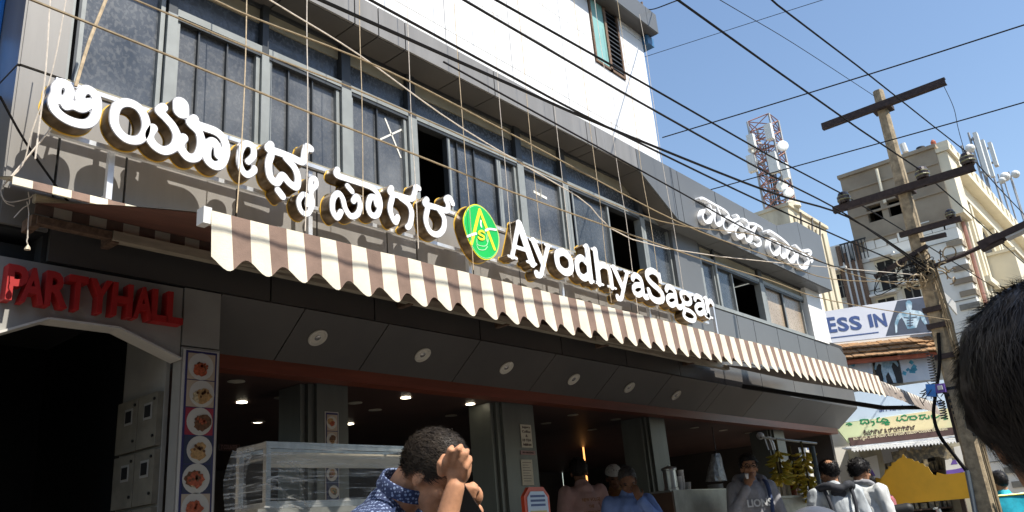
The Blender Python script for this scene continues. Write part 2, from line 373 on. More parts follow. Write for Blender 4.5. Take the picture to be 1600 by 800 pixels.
# outline of a union of thick strokes (signed distance on a grid, then marching squares)
def stroke_outline(strokes, cell, grow=0.0):
    pts = [p for s in strokes for p in s[0]]; mr = max(max(s[1]) if isinstance(s[1], (list, tuple)) else s[1] for s in strokes) + grow
    x0 = min(p[0] for p in pts) - mr - 3 * cell; x1 = max(p[0] for p in pts) + mr + 3 * cell
    y0 = min(p[1] for p in pts) - mr - 3 * cell; y1 = max(p[1] for p in pts) + mr + 3 * cell
    xs = np.arange(x0, x1 + cell, cell); ys = np.arange(y0, y1 + cell, cell)
    X, Y = np.meshgrid(xs, ys); D = np.full(X.shape, 9e9)
    for P, r in strokes:
        rs = r if isinstance(r, (list, tuple)) else [r] * len(P)
        if len(P) == 1: D = np.minimum(D, np.hypot(X - P[0][0], Y - P[0][1]) - rs[0])
        for (a, b, ra, rb) in zip(P[:-1], P[1:], rs[:-1], rs[1:]):
            dx, dy = b[0] - a[0], b[1] - a[1]; L = dx * dx + dy * dy + 1e-12
            t = np.clip(((X - a[0]) * dx + (Y - a[1]) * dy) / L, 0, 1)
            D = np.minimum(D, np.hypot(X - a[0] - t * dx, Y - a[1] - t * dy) - (ra + (rb - ra) * t))
    D = D - grow; D[np.abs(D) < 1e-9] = 1e-9
    seg = {}
    ins = D < 0; ny, nx = D.shape
    def pt(e):
        (i, j, k) = e
        if k == 0: t = D[j, i] / (D[j, i] - D[j, i + 1]); return (xs[i] + t * cell, ys[j])
        t = D[j, i] / (D[j, i] - D[j + 1, i]); return (xs[i], ys[j] + t * cell)
    c = ins[:-1, :-1].astype(int) + 2 * ins[:-1, 1:] + 4 * ins[1:, 1:] + 8 * ins[1:, :-1]
    TB = {1: [(3, 0)], 2: [(0, 1)], 3: [(3, 1)], 4: [(1, 2)], 5: [(3, 2), (1, 0)], 6: [(0, 2)], 7: [(3, 2)], 8: [(2, 3)], 9: [(2, 0)], 10: [(0, 3), (2, 1)], 11: [(2, 1)], 12: [(1, 3)], 13: [(1, 0)], 14: [(0, 3)]}
    for j, i in zip(*np.nonzero((c > 0) & (c < 15))):
        E = [(i, j, 0), (i + 1, j, 1), (i, j + 1, 0), (i, j, 1)]
        for a, b in TB[int(c[j, i])]: seg[E[a]] = E[b]
    loops = []
    while seg:
        s, nxt = seg.popitem(); lp = [s]
        while nxt != s:
            lp.append(nxt)
            if nxt not in seg: break
            nxt = seg.pop(nxt)
        if len(lp) > 5:
            q = [pt(e) for e in lp]; m = len(q)
            q = [((q[k - 1][0] + 2 * q[k][0] + q[(k + 1) % m][0]) / 4, (q[k - 1][1] + 2 * q[k][1] + q[(k + 1) % m][1]) / 4) for k in range(m)]
            if m > 24: q = q[::2]
            loops.append(q)
    return loops
def extrude_loops(b, loops, place, d0, d1, mi_front=0, mi_side=0, back=True):
    # place(x, y, d) -> 3D; d is the distance out from the plane
    V2, E2 = [], []
    for lp in loops:
        o = len(V2); m = len(lp); V2 += [Vector(p) for p in lp]; E2 += [(o + i, o + (i + 1) % m) for i in range(m)]
    cv, _, ct, _, _, _ = delaunay_2d_cdt(V2, E2, [], 1, 1e-7)
    ct = [t for t in ct if len(t) == 3]
    C = np.array([[(cv[t[0]][k] + cv[t[1]][k] + cv[t[2]][k]) / 3 for k in (0, 1)] for t in ct]); ins = np.zeros(len(ct), bool)
    for lp in loops:                                     # even-odd test keeps the counters open
        q = np.array(lp); r = np.roll(q, -1, 0)
        for (xa, ya), (xb, yb) in zip(q, r):
            if ya == yb: continue
            hit = ((ya > C[:, 1]) != (yb > C[:, 1])) & (C[:, 0] < (xb - xa) * (C[:, 1] - ya) / (yb - ya) + xa); ins ^= hit
    tri = [tuple(t) for t, k in zip(ct, ins) if k]; flat = [(v[0], v[1]) for v in cv]
    b.add([place(x, y, d1) for x, y in flat], tri, mi_front)
    if back: b.add([place(x, y, d0) for x, y in flat], tri, mi_side)
    for lp in loops:
        m = len(lp); V = [place(x, y, d0) for x, y in lp] + [place(x, y, d1) for x, y in lp]
        b.add(V, [(i, (i + 1) % m, (i + 1) % m + m, i + m) for i in range(m)], mi_side)

_txt = {}
def text_tris(s, bold=0.0):
    k = (s, bold)
    if k in _txt: return _txt[k]
    cu = bpy.data.curves.new("t", 'FONT'); cu.body = s; cu.offset = bold; cu.resolution_u = 3
    o = bpy.data.objects.new("t", cu); COL.objects.link(o)
    me = o.to_mesh(); V = [tuple(v.co) for v in me.vertices]; F = [tuple(p.vertices) for p in me.polygons]
    E = {}
    for f in F:
        for a, c in zip(f, f[1:] + f[:1]): E[(a, c)] = 1
    bd = [(a, c) for (a, c) in E if (c, a) not in E]
    o.to_mesh_clear(); bpy.data.objects.remove(o); bpy.data.curves.remove(cu)
    _txt[k] = (V, F, bd); return _txt[k]
def add_text(b, s, o, ux, uy, width=None, height=None, depth=0.004, bold=0.0, mi=None, shear=0.0):
    # text fitted to width x height, lower-left corner at o, along ux / uy, standing out along ux x uy
    V, F, bd = text_tris(s, bold)
    if not V: return
    x0 = min(v[0] for v in V); x1 = max(v[0] for v in V); y0 = min(v[1] for v in V); y1 = max(v[1] for v in V)
    o = Vector(o); ux = Vector(ux).normalized(); uy = Vector(uy).normalized(); nz = ux.cross(uy).normalized()
    sy = height / (y1 - y0) if height else width / (x1 - x0); sx = width / (x1 - x0) if width else sy
    P = [o + ux * ((v[0] - x0) * sx + shear * (v[1] - y0) * sy) + uy * ((v[1] - y0) * sy) for v in V]; n = len(P)
    b.add([p + nz * depth for p in P] + P, list(F) + [(a, c, c + n, a + n) for a, c in bd], mi)
# ================================================================ the setting
b = B(); b.add([(-400, -400, 0), (900, -400, 0), (900, 700, 0), (-400, 700, 0)], [(0, 1, 2, 3)])
obj('ground', b, 'earth', kind='structure')
b = B(); b.add([(-60, -6.5, .004), (120, -6.5, .004), (120, 2.2, .004), (-60, 2.2, .004)], [(0, 1, 2, 3)])
obj('road', b, 'asphalt', kind='structure')
pv = obj('pavement', B().box((-30, 2.36, 0.0), (15.2, 3.55, 0.142)), 'pavement', kind='structure')
kb = B()
for i in range(-8, 15): kb.box((i * 1.0 + .01, 2.2, 0), (i * 1.0 + .99, 2.355, 0.15))
obj('kerb', kb, 'pavement', kind='structure')

# the far side of the street, behind the camera: it shades the sky for the shop fronts as the real street does
for x0, x1, h, m, lb in ((-24, -9, 9.6, 'cream_wall', 'cream plastered building across the street to the left, behind the photographer'), (-8.4, 4.5, 8.8, 'brown_plaster', 'brown plastered building across the street right behind the photographer'),
                         (5.2, 14, 9.2, 'grey_white_paint', 'grey white building across the street opposite the pole')):
    o = thing('street_building', lb, 'building', (x0, -8.5, 0), 'buildings across the street')
    wall_ = B(); wall_.box((x0, -18, 0), (x1, -8.5, h)); wall_.box((x0 - .1, -8.4, h + .002), (x1 + .1, -8.2, h + .5)); obj('wall', wall_, m, o)
    nx = int((x1 - x0) / 2.4)
    for i in range(nx):
        for z in (1.0, 4.2, 6.9):
            a = x0 + 1 + i * 2.4; wf = obj('window', B().box((a - .08, -8.49, z - .08), (a + 1.38, -8.44, z + 1.68)), 'white', o); obj('pane', B().box((a, -8.439, z), (a + 1.3, -8.42, z + 1.6)), 'pane_c', wf)

# ================================================================ restaurant building
YW, YF, YG = 4.60, 4.36, 4.68            # cladding plane, projecting fascia plane, glass plane
XL, XR = 1.37, 14.72
bld = thing('restaurant_building', 'restaurant clad in grey metal panels with a white tiled upper storey behind the signs', 'building', (XL, YW, 0))
# --- dark core behind the cladding joints
b = B()
b.box((XL + .01, YW + .03, 3.25), (1.60, 5.2, 8.0)); b.box((1.6, YW + .03, 3.09), (XR - .02, YW + .3, 4.19))
b.box((1.62, YG + .05, 5.46), (9.0, 5.6, 6.0))
obj('wall_core', b, 'core', bld)
# --- sill band panels
def panels(xs, z0, z1, y, m='cladding', gap=0.007, th=0.025, name='cladding_panel'):
    for a, c in zip(xs[:-1], xs[1:]): obj(name, B().box((a + gap, y, z0 + gap), (c - gap, y + th, z1 - gap)), m, bld)
xs1 = [1.62, 2.01, 2.76, 3.42, 4.10, 4.42, 5.10, 5.75, 6.4, 7.05, 7.7, 8.3, 8.93]
xs2 = [8.93, 9.7, 10.45, 10.98, 11.8, 12.59, 13.3, 13.82]
panels(xs1, 3.44, 4.18, YW); panels(xs2, 3.44, 4.12, YW, 'cladding_cool')
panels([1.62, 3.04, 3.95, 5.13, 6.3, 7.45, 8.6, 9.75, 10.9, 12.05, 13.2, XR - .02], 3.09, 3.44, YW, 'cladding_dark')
# last panel of the band with its slanted end
obj('cladding_panel', B().prism([(13.825, 3.445), (XR - .1, 3.445), (XR - .02, 3.75), (XR - .02, 4.0), (14.45, 4.115), (13.825, 4.115)], YW, YW + .025), 'cladding_cool', bld)
obj('sill', B().box((1.62, YW - .012, 4.183), (8.93, YG, 4.235)), 'plaster_beige', bld)
obj('sill', B().box((8.95, YW - .012, 4.123), (13.3, YG, 4.17)), 'grey_alu', bld)
# --- corner pier at the left and its return wall
for z0, z1 in ((3.26, 4.225), (4.235, 5.2), (5.21, 6.2), (6.21, 7.2)):
    obj('cladding_panel', B().box((XL, YW, z0 + .004), (1.612, YW + .025, z1 - .004)), 'cladding', bld)
    obj('return_panel', B().box((XL - .012, YW + .008, z0 + .004), (XL + .008, 5.35, z1 - .004)), 'cladding', bld)
# --- first floor room behind the glass
b = B(); b.box((1.65, 4.78, 4.12), (13.9, 9, 4.18)); b.box((1.65, 8.9, 4.19), (13.9, 9, 5.5)); b.box((1.65, 4.95, 5.52), (13.9, 9, 5.6)); b.box((1.6, 4.8, 4.19), (1.64, 8.89, 5.5)); b.box((13.9, 4.8, 4.19), (13.94, 8.89, 5.5))
obj('upper_room', b, 'interior_wall', bld)
obj('partition', B().box((4.2, 6.0, 4.2), (8.9, 6.05, 4.9)), 'plaster_beige', bld)
# --- windows: posts, transom, panes
def window(x0, x1, z0, z1, zt, panes, posts=(), dark_top=True, post_w=0.06):
    f = B(); y0, y1 = YG - .035, YG + .04
    f.cur = 0
    f.box((x0, y0 - .02, z0), (x0 + post_w, y1, zt)); f.box((x0 + post_w, y0, z0), (x1, y1, z0 + .035))
    f.box((x0 + post_w, y0 - .015, zt), (x1 + .002, y1, zt + .055))
    f.box((x0 + post_w, y0 - .008, zt - .03), (x1, y1, zt - .004), 1)
    f.box((x0 + .004, y0 - .016, zt + .001), (x0 + post_w - .004, y1 - .002, z1), 1)  # post above the transom in darker metal, standing in for the shade there
    f.box((x0 + post_w, y0, z1 - .03), (x1, y1 - .004, z1 - .002), 1)
    for a, c, mm, op in panes:
        if op: continue
        f.box((a, y0 + .004, z0 + .036), (a + .03, y1 - .01, zt - .031)); f.box((c - .03, y0 + .004, z0 + .036), (c, y1 - .01, zt - .031))
        f.box((a + .004, y0 + .002, z0 + .036), (a - .012, y1 - .012, zt - .031), 1)
    for p in posts: f.box((p, y0 + .012, z0 + .036), (p + .011, y1 - .01, zt - .031), 1)
    wdw = obj('window', f, ['grey_alu', 'alu_dark'], bld)
    for a, c, mm, op in panes:
        if op: continue
        obj('pane', B().box((a + .03, YG + .002, z0 + .036), (c - .03, YG + .010, zt - .031)), mm, wdw)
    obj('pane', B().box((x0 + post_w, YG + .004, zt + .056), (x1, YG + .012, z1 - .15)), 'pane_c', wdw)
    obj('transom_board', B().box((x0 + post_w, YG - .01, z1 - .148), (x1, YG + .012, z1 - .031)), 'plaster_beige', wdw)
    return wdw
ZS, ZT, ZC = 4.235, 5.03, 5.46
window(1.615, 2.22, ZS, ZC, 5.22, [(1.615 + .06, 2.21, 'pane_a', 0)], post_w=.02)
window(2.22, 2.95, ZS, ZC, ZT, [(2.29, 2.945, 'pane_b', 0)], posts=(2.46, 2.68), post_w=.07)
window(2.95, 3.69, ZS, ZC, ZT, [(3.02, 3.68, 'pane_b', 0)], posts=(3.2, 3.42))
w4 = window(3.69, 4.42, ZS, ZC, ZT, [(3.79, 4.41, 'pane_b', 0)], posts=(4.08,), post_w=.1)
window(4.42, 5.90, ZS, ZC, ZT, [(4.92, 5.66, 'pane_a', 0), (5.6, 5.895, 'pane_b', 0)], posts=(5.05, 5.28), post_w=.1)
w6 = window(5.90, 6.66, ZS, ZC, ZT, [(6.0, 6.65, 'pane_b', 0)], post_w=.1)
window(6.66, 8.22, ZS, ZC, ZT, [(6.84, 7.56, 'pane_c', 0)], posts=(6.78,), post_w=.1)
window(8.22, 8.93, ZS, ZC, ZT, [(8.33, 8.92, 'pane_c', 0)], post_w=.1)
for (a, c) in (((4.13, 4.72), (4.42, 4.93)), ((4.19, 4.95), (4.36, 4.62))):     # crossed masking tape on the glass
    obj('tape_cross', B().bar((a[0], YG - .001, a[1]), (c[0], YG - .001, c[1]), .002, .016, up=(0, 0, 1)), 'white_tape', w4)
obj('tape_cross', B().bar((6.2, YG - .001, 4.82), (6.42, YG - .001, 4.80), .002, .03), 'white_tape', w6)
obj('tape_cross', B().bar((6.3, YG - .0035, 4.76), (6.31, YG - .0035, 4.88), .002, .03), 'white_tape', w6)
# right-hand windows, lower under the tall fascia
b = B(); b.box((8.93, YW + .006, 4.17), (9.62, YG + .05, 5.02)); obj('cladding_panel', b, 'cladding_cool', bld)
window(9.62, 10.1, 4.17, 5.03, 4.80, [(9.72, 10.09, 'pane_a', 0)], post_w=.09)
window(10.1, 11.55, 4.17, 5.03, 4.80, [(10.16, 10.66, 'pane_c', 0)], post_w=.05)
window(11.55, 13.3, 4.17, 5.03, 4.80, [(11.75, 12.45, 'pane_brown', 0), (12.4, 13.2, 'pane_brown', 0)], post_w=.14)
obj('end_column', B().box((13.302, YW - .02, 4.125), (13.95, 4.95, 5.025)), 'white', bld)
obj('party_wall', B().box((13.96, YW + .06, 4.0), (14.3, 9, 5.4)), 'white', bld)

# --- projecting fascia: slabs with open joints in front of a dark core
def zb(x):                                    # lower edge of the fascia: thin, a diagonal cut, then tall
    return 5.46 if x < 7.88 else (5.46 - (x - 7.88) / (8.70 - 7.88) * .44 if x < 8.70 else 5.02)
def zt(x): return 5.745 if x < 11.98 else (5.745 + (x - 11.98) / (12.95 - 11.98) * .30 if x < 12.95 else 6.045)
fj = [0.9, 1.6, 2.4, 3.02, 3.62, 3.87, 4.17, 4.83, 5.32, 6.26, 6.85, 7.03, 7.88, 8.70, 8.86, 9.9, 10.8, 11.98, 12.95, 14.0]
for a, c in zip(fj[:-1], fj[1:]):
    g = .006; mm = 'cladding' if c <= 8.0 else 'cladding_cool'
    obj('fascia_panel', B().prism([(a + g, zb(a) + g), (c - g, zb(c - 1e-4) + g), (c - g, zt(c - 1e-4)), (a + g, zt(a))], YF, YF + .022), mm, bld)
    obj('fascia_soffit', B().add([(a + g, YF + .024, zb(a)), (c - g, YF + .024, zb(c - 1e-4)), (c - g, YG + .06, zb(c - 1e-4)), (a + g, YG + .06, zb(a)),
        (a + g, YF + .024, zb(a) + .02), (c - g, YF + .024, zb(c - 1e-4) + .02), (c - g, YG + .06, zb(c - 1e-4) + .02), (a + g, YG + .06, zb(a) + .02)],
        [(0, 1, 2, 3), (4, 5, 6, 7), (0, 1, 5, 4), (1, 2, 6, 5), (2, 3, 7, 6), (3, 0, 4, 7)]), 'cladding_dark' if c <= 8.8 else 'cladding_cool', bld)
pr = [(.9, 5.485), (7.88, 5.485), (8.70, 5.045), (13.99, 5.045), (13.99, 6.03), (12.95, 6.03), (11.98, 5.73), (.9, 5.73)]
obj('fascia_core', B().prism(pr, YF + .026, YG + .05), 'core', bld)
obj('fascia_end', B().box((14.002, YF + .004, 5.03), (14.02, 4.95, 6.03)), 'cladding_cool', bld)
# --- white tiled storey
YT = 4.50; XT = 8.75
obj('upper_wall', B().box((.9, YT + .016, 5.735), (XT - .012, 9, 8.3)), 'joint', bld)
zr = [5.74, 6.06, 6.60, 7.15, 7.70, 7.82]
r_ = 0
for z0, z1 in zip(zr[:-1], zr[1:]):
    x = XT
    while x > 1.0:
        x2 = max(.9, x - (.98 if r_ % 2 == 0 else .98)); g = .0042
        if not (x > 7.46 and x2 < 8.13 and z1 > 6.62 and z0 < 7.8):
            obj('tile', B().box((x2 + g, YT, z0 + g), (x - g, YT + .014, z1 - g)), 'tile', bld)
        else:
            for a, c in ((x2, min(x, 7.46)), (max(x2, 8.13), x)):
                if c - a > .03: obj('tile', B().box((a + g, YT, z0 + g), (c - g, YT + .014, z1 - g)), 'tile', bld)
            if z0 < 6.84 < z1 or True:
                lo, hi = max(7.46, x2), min(8.13, x)
                if z0 < 6.84 and hi > lo: obj('tile', B().box((lo + g, YT, z0 + g), (hi - g, YT + .014, min(z1, 6.84) - g)), 'tile', bld)
        x = x2
    r_ += 1
for z0, z1 in ((5.76, 6.6), (6.6, 7.2), (7.2, 7.8)):      # return of the tiles round the right corner
    for y0, y1 in ((4.53, 5.4), (5.4, 6.4), (6.4, 7.4)):
        obj('tile', B().box((XT - .011, y0 + .003, z0 + .003), (XT + .002, y1 - .003, z1 - .003)), 'tile', bld)
# window in the white wall: teal pane and a louvred half
f = B(); f.box((7.465, YT - .02, 6.845), (7.495, YT + .013, 7.79)); f.box((7.78, YT - .02, 6.845), (7.83, YT + .013, 7.79)); f.box((8.09, YT - .02, 6.845), (8.125, YT + .013, 7.79)); f.box((7.495, YT - .02, 6.845), (8.09, YT + .013, 6.875))
wv = obj('window', f, 'rust', bld)
obj('pane', B().box((7.497, YT - .004, 6.877), (7.778, YT + .004, 7.79)), 'teal_glass', wv)
for i in range(13):
    z = 6.9 + i * .068
    obj('louvre', B().add([(7.832, YT - .018, z), (8.088, YT - .018, z), (8.088, YT + .01, z + .05), (7.832, YT + .01, z + .05), (7.832, YT - .018, z + .006), (8.088, YT - .018, z + .006), (8.088, YT + .01, z + .056), (7.832, YT + .01, z + .056)],
        [(0, 1, 2, 3), (4, 5, 6, 7), (0, 1, 5, 4), (1, 2, 6, 5), (2, 3, 7, 6), (3, 0, 4, 7)]), 'alu_dark', wv)
# cornice
for a, c in ((1.0, 3.0), (3.0, 4.6), (4.6, 6.1), (6.1, 7.5), (7.5, 8.60), (8.60, 8.88)):
    obj('cornice_panel', B().box((a + .004, 4.30, 7.80), (c - .004, 4.325, 8.10)), 'cladding_cool', bld)
obj('cornice_soffit', B().box((1.0, 4.327, 7.803), (8.876, 5.3, 7.85)), 'cladding_dark', bld)
obj('cornice_end', B().box((8.878, 4.33, 7.806), (8.89, 5.3, 8.1)), 'cladding_cool', bld)
obj('roof_slab', B().box((1.0, 4.34, 8.0), (8.87, 9, 8.09)), 'core', bld)
obj('corner_box', B().box((8.758, 4.42, 7.66), (8.93, 4.62, 7.795)), 'blue_thing', bld)

# --- ground floor: sloping soffit, beam, ceiling, columns
SA, SB = Vector((0, 4.60, 3.085)), Vector((0, 4.985, 2.785))          # the soffit slopes down into the shop
sj = [2.68, 3.32, 4.09, 5.13, 6.2, 7.3, 8.4, 9.55, 9.78, 10.9, 12.3, 13.5, XR - .02]
SN = Vector((1, 0, 0)).cross(SB - SA).normalized()
if SN.z > 0: SN = -SN
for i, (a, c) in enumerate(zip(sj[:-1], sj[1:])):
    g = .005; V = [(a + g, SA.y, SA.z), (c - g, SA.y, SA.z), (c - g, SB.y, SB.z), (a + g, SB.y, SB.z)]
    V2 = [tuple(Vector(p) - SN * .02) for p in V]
    obj('soffit_panel', B().add(V + V2, [(0, 1, 2, 3), (4, 5, 6, 7), (0, 1, 5, 4), (1, 2, 6, 5), (2, 3, 7, 6), (3, 0, 4, 7)]), 'cladding_dark' if c < 12 else 'cladding_cool', bld)  # right-end panels lighter, with bounced light put into the colour
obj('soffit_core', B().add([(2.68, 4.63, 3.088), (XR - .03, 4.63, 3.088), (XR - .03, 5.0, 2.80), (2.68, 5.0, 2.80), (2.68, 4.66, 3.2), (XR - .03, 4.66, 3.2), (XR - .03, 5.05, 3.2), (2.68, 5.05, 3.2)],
    [(0, 1, 2, 3), (4, 5, 6, 7), (0, 1, 5, 4), (1, 2, 6, 5), (2, 3, 7, 6), (3, 0, 4, 7)]), 'core', bld)
obj('soffit_end', B().add([(XR - .018, 4.6, 3.085), (XR - .018, 4.985, 2.785), (XR - .018, 5.3, 2.785), (XR - .018, 5.3, 3.4), (XR - .018, 4.6, 3.4), (XR, 4.6, 3.085), (XR, 4.985, 2.785), (XR, 5.3, 2.785), (XR, 5.3, 3.4), (XR, 4.6, 3.4)],
    [(0, 1, 2, 3, 4), (5, 6, 7, 8, 9), (0, 1, 6, 5), (1, 2, 7, 6), (2, 3, 8, 7), (3, 4, 9, 8), (4, 0, 5, 9)]), 'cladding_cool', bld)
ring = B().lathe((0, 0, 0), [(.052, -.001), (.074, -.001), (.074, .008), (.062, .012), (.05, .004)], 24, SN).mesh('downlight', 'lamp_ring', smooth=False)
lens = B().lathe((0, 0, 0), [(.0495, -.002), (.0495, .002), (.03, .0015), (.02, .007), (.008, .009)], 16, SN).mesh('lens', 'lamp_lens')
for px, py in ((496, 527), (660, 554), (791, 574), (896, 592), (983, 605), (1056, 617)):
    p = onplane(px, py, SA, SN) + SN * .003
    d = inst('downlight', ring, bld, p)
    l = bpy.data.objects.new('lens', lens); COL.objects.link(l); l.parent = d; WL[l.name] = WL[d.name]
obj('beam', B().box((2.69, 4.974, 2.70), (XR - .1, 5.12, 2.80)), 'red_beam', bld)
obj('ceiling', B().box((2.69, 5.125, 2.715), (XR - .1, 11.0, 2.78)), 'ceiling', bld)
obj('back_wall', B().box((2.69, 11.01, .35), (XR - .1, 11.1, 2.78)), 'interior_wall', bld)
obj('end_wall', B().box((XR - .099, 5.13, .35), (XR, 11.0, 2.78)), 'interior_wall', bld)
obj('shop_floor', B().box((2.69, 3.552, 0.0), (XR, 11.0, .35)), 'pavement', bld)
for (xa, xb, y0) in ((3.80, 4.16, 5.2), (5.98, 6.52, 5.2), (8.70, 9.12, 5.2), (12.35, 12.8, 5.2)):
    c = B(); c.box((xa + .06, y0, .351), (xb, y0 + .4, 2.714)); c.box((xa, y0 + .03, .351), (xa + .058, y0 + .37, 2.713)); c.box((xa - .05, y0 + .06, .351), (xa - .006, y0 + .34, 2.712))
    obj('column', c, 'column', bld)
# ceiling spots: a few are lit
spot = B().lathe((0, 0, 0), [(.06, .0), (.065, -.006), (.04, -.009)], 16).mesh('ceiling_light', 'lamp_off')
spot_on = B().lathe((0, 0, 0), [(.042, .0), (.045, -.006), (.03, -.009)], 16).mesh('ceiling_light', 'lamp_on')
for px, py, on in ((634, 621, 1), (735, 631, 1), (546, 662, 1), (404, 658, 0), (513, 609, 0), (820, 640, 0), (895, 648, 0), (962, 655, 0), (378, 628, 1), (403, 659, 1), (586, 640, 0), (705, 649, 0), (853, 661, 0), (925, 671, 0), (1085, 668, 0), (1130, 672, 0), (1170, 676, 0), (369, 595, 0), (440, 621, 0), (555, 629, 0)):
    p = atZ(px, py, 2.714)
    if 2.8 < p.x < 14.5 and p.y < 10.9: inst('ceiling_light', spot_on if on else spot, bld, p)
fan = B(); fan.lathe((7.35, 7.4, 2.38), [(.02, .33), (.02, .08), (.09, .06), (.1, 0), (.05, -.03)], 16)
for k in range(3):
    a = k * 2.094 + .4; fan.bar((7.35 + .1 * math.cos(a), 7.4 + .1 * math.sin(a), 2.40), (7.35 + .6 * math.cos(a), 7.4 + .6 * math.sin(a), 2.40), .13, .008)
obj('ceiling_fan', fan, 'alu_dark', **tagd('dark three bladed ceiling fan hanging from the shop ceiling above the display case', 'fan'))
obj('tube_light', B().tube([atY(908, 672, 7.6), atY(917.5, 752, 7.6)], .013, 8), 'tube_on', **tagd('glowing orange tube light hanging upright inside the dark shop', 'tube light'))

# --- entrance to the party hall
ent = thing('entrance_portal', 'pale panelled portal with chamfered corners round the dark entrance at far left', 'portal', (1.9, YW, 0))
ZP0, ZP1 = 2.78, 3.08
b = B(); b.prism([(1.0, ZP0), (1.30, 2.62), (1.30, 2.60), (.9, 2.60), (.9, ZP1), (1.40, ZP1), (1.40, 2.70), (1.66, ZP0)][:0] or [(.9, 2.60), (1.28, 2.60), (1.66, ZP0), (2.04, ZP0), (2.42, 2.64), (2.42, ZP1), (.9, ZP1)], YW + .01, YW + .12)
obj('header_board', b, 'board_greywhite', ent)
b = B(); b.bar((1.28, YW + .05, 2.592), (1.66, YW + .05, 2.772), .13, .012); b.bar((1.662, YW + .05, 2.772), (2.038, YW + .05, 2.772), .13, .012); b.bar((2.04, YW + .05, 2.772), (2.42, YW + .05, 2.632), .13, .012)
obj('header_trim', b, 'board_white', ent)
obj('side_panel', B().box((2.43, YW + .005, 2.722), (2.675, YW + .1, 3.085)), 'board_greywhite', ent)
obj('side_panel', B().box((2.428, YW + .005, .15), (2.68, YW + .1, 2.712)), 'board_greywhite', ent)
b = B(); b.box((2.402, YW + .13, .14), (2.427, 5.27, 3.2)); obj('passage_wall', b, 'board_greywhite', ent)
b = B(); b.box((.2, 6.6, .14), (2.40, 6.66, 3.2)); b.box((.3, YW + .13, .14), (.36, 6.59, 3.2)); b.box((2.40, 5.272, .14), (2.43, 6.6, 3.2)); obj('granite_wall', b, 'granite', ent)
obj('passage_ceiling', B().box((.2, YW + .125, 3.1), (2.68, 8.5, 3.2)), 'core', ent)
# --- red PARTY HALL letters
ps = thing('party_hall_sign', 'red block letters reading PARTY HALL over the dark entrance', 'sign', (1.4, YW, 2.8))
zt0, zb0 = 3.02, 2.825
for ch, xa, xb, ya in (('P', 11, 44, 0), ('A', 34, 71, 0), ('R', 72, 108, 0), ('T', 107, 137, 0), ('Y', 140, 175, 0), ('H', 176, 208, 0), ('A', 210, 240, 0), ('L', 238, 263, 0), ('L', 262, 287, 0)):
    ym = 440 + (xa - 11) * .165
    A_, C_ = atY(xa, ym, 4.53), atY(xb, ym + 5, 4.53); b = B()
    add_text(b, ch, (A_.x, 4.535, zb0), (1, 0, 0), (0, 0, 1), width=C_.x - A_.x, height=zt0 - zb0, depth=0.075, bold=0.03)
    for i in range(len(b.v)): b.v[i] = (b.v[i][0], b.v[i][1] + .072, b.v[i][2])
    obj('letter', b, 'red_sign', ps)
# --- electricity meter cabinets on the passage wall
mc = thing('meter_cabinet', 'beige steel electricity meter cabinets on the wall inside the dark entrance', 'meter cabinet', (2.4, 4.9, 1.2))
for (z0, z1) in ((2.14, 2.46), (1.81, 2.12), (1.5, 1.79), (1.2, 1.48)):
    for (y0, y1) in ((4.74, 4.975), (4.985, 5.25)):
        dr = obj('cabinet_door', B().box((2.365, y0, z0), (2.40, y1, z1)), 'meter_box', mc)
        obj('meter_window', B().box((2.360, y0 + .055, z1 - .155), (2.3635, y0 + .155, z1 - .055)), 'board_greywhite', dr)
        obj('meter_window', B().box((2.356, y0 + .07, z1 - .14), (2.3595, y0 + .14, z1 - .07)), 'black', dr)
        obj('lock', B().lathe((2.363, y0 + .03, z0 + .06), [(.009, 0), (.009, .008)], 8, (-1, 0, 0)).lathe((2.363, y0 + .03, z1 - .04), [(.009, 0), (.009, .008)], 8, (-1, 0, 0)), 'black', dr)
# --- framed strips of dish photographs
def dish_strip(x0, x1, y, ztop, h, n, label, palette):
    st = thing('menu_strip', label, 'menu strip', (x0, y, ztop - h * n))
    obj('frame', B().box((x0, y - .004, ztop - h * n - .02), (x1, y - .0005, ztop + .02)), 'board_white', st)
    obj('border', B().box((x0 + (x1 - x0) * .07, y - .0075, ztop - h * n - .012), (x1 - (x1 - x0) * .06, y - .0045, ztop + .012)), 'navy', st)
    a, c = x0 + (x1 - x0) * .125, x1 - (x1 - x0) * .115
    for i in range(n):
        z1 = ztop - i * h - .003; z0 = z1 - h + .006; bgm, fm = palette[i % len(palette)]
        ph = obj('dish_photo', B().box((a, y - .0105, z0), (c, y - .008, z1)), bgm, st)
        cx, cz = (a + c) / 2 + random.uniform(-.01, .01), (z0 + z1) / 2
        rr = min(c - a, h) * random.choice((.5, .52, .49))
        obj('plate', B().lathe((cx, y - .0106, cz), [(rr, 0), (rr, .0012)], 24, (0, -1, 0)), 'plate_white', ph)
        for q in range(3):
            fb = B(); k = 18; ox, oz = cx + rr * random.uniform(-.28, .28), cz + rr * random.uniform(-.25, .3); fr = rr * random.uniform(.42, .62)
            fb.prism([(ox + fr * random.uniform(.8, 1.15) * math.cos(2 * math.pi * j / k), oz + fr * random.uniform(.7, 1.05) * math.sin(2 * math.pi * j / k)) for j in range(k)], y - .0138 - .0012 * q, y - .0121)
            obj('food', fb, (fm, 'food_gold', 'food_brown', 'food_cream', 'food_red')[0 if q == 0 else random.randint(0, 4)], ph)
        gb = B()
        for j in range(9):
            q = random.uniform(0, 6.28); r0 = rr * .5 * random.random()
            gb.lathe((cx + r0 * math.cos(q), y - .0175, cz + r0 * math.sin(q)), [(rr * .1, 0), (rr * .1, .001)], 7, (0, -1, 0))
        obj('garnish', gb, random.choice(['food_green', 'food_red', 'food_brown']), ph)
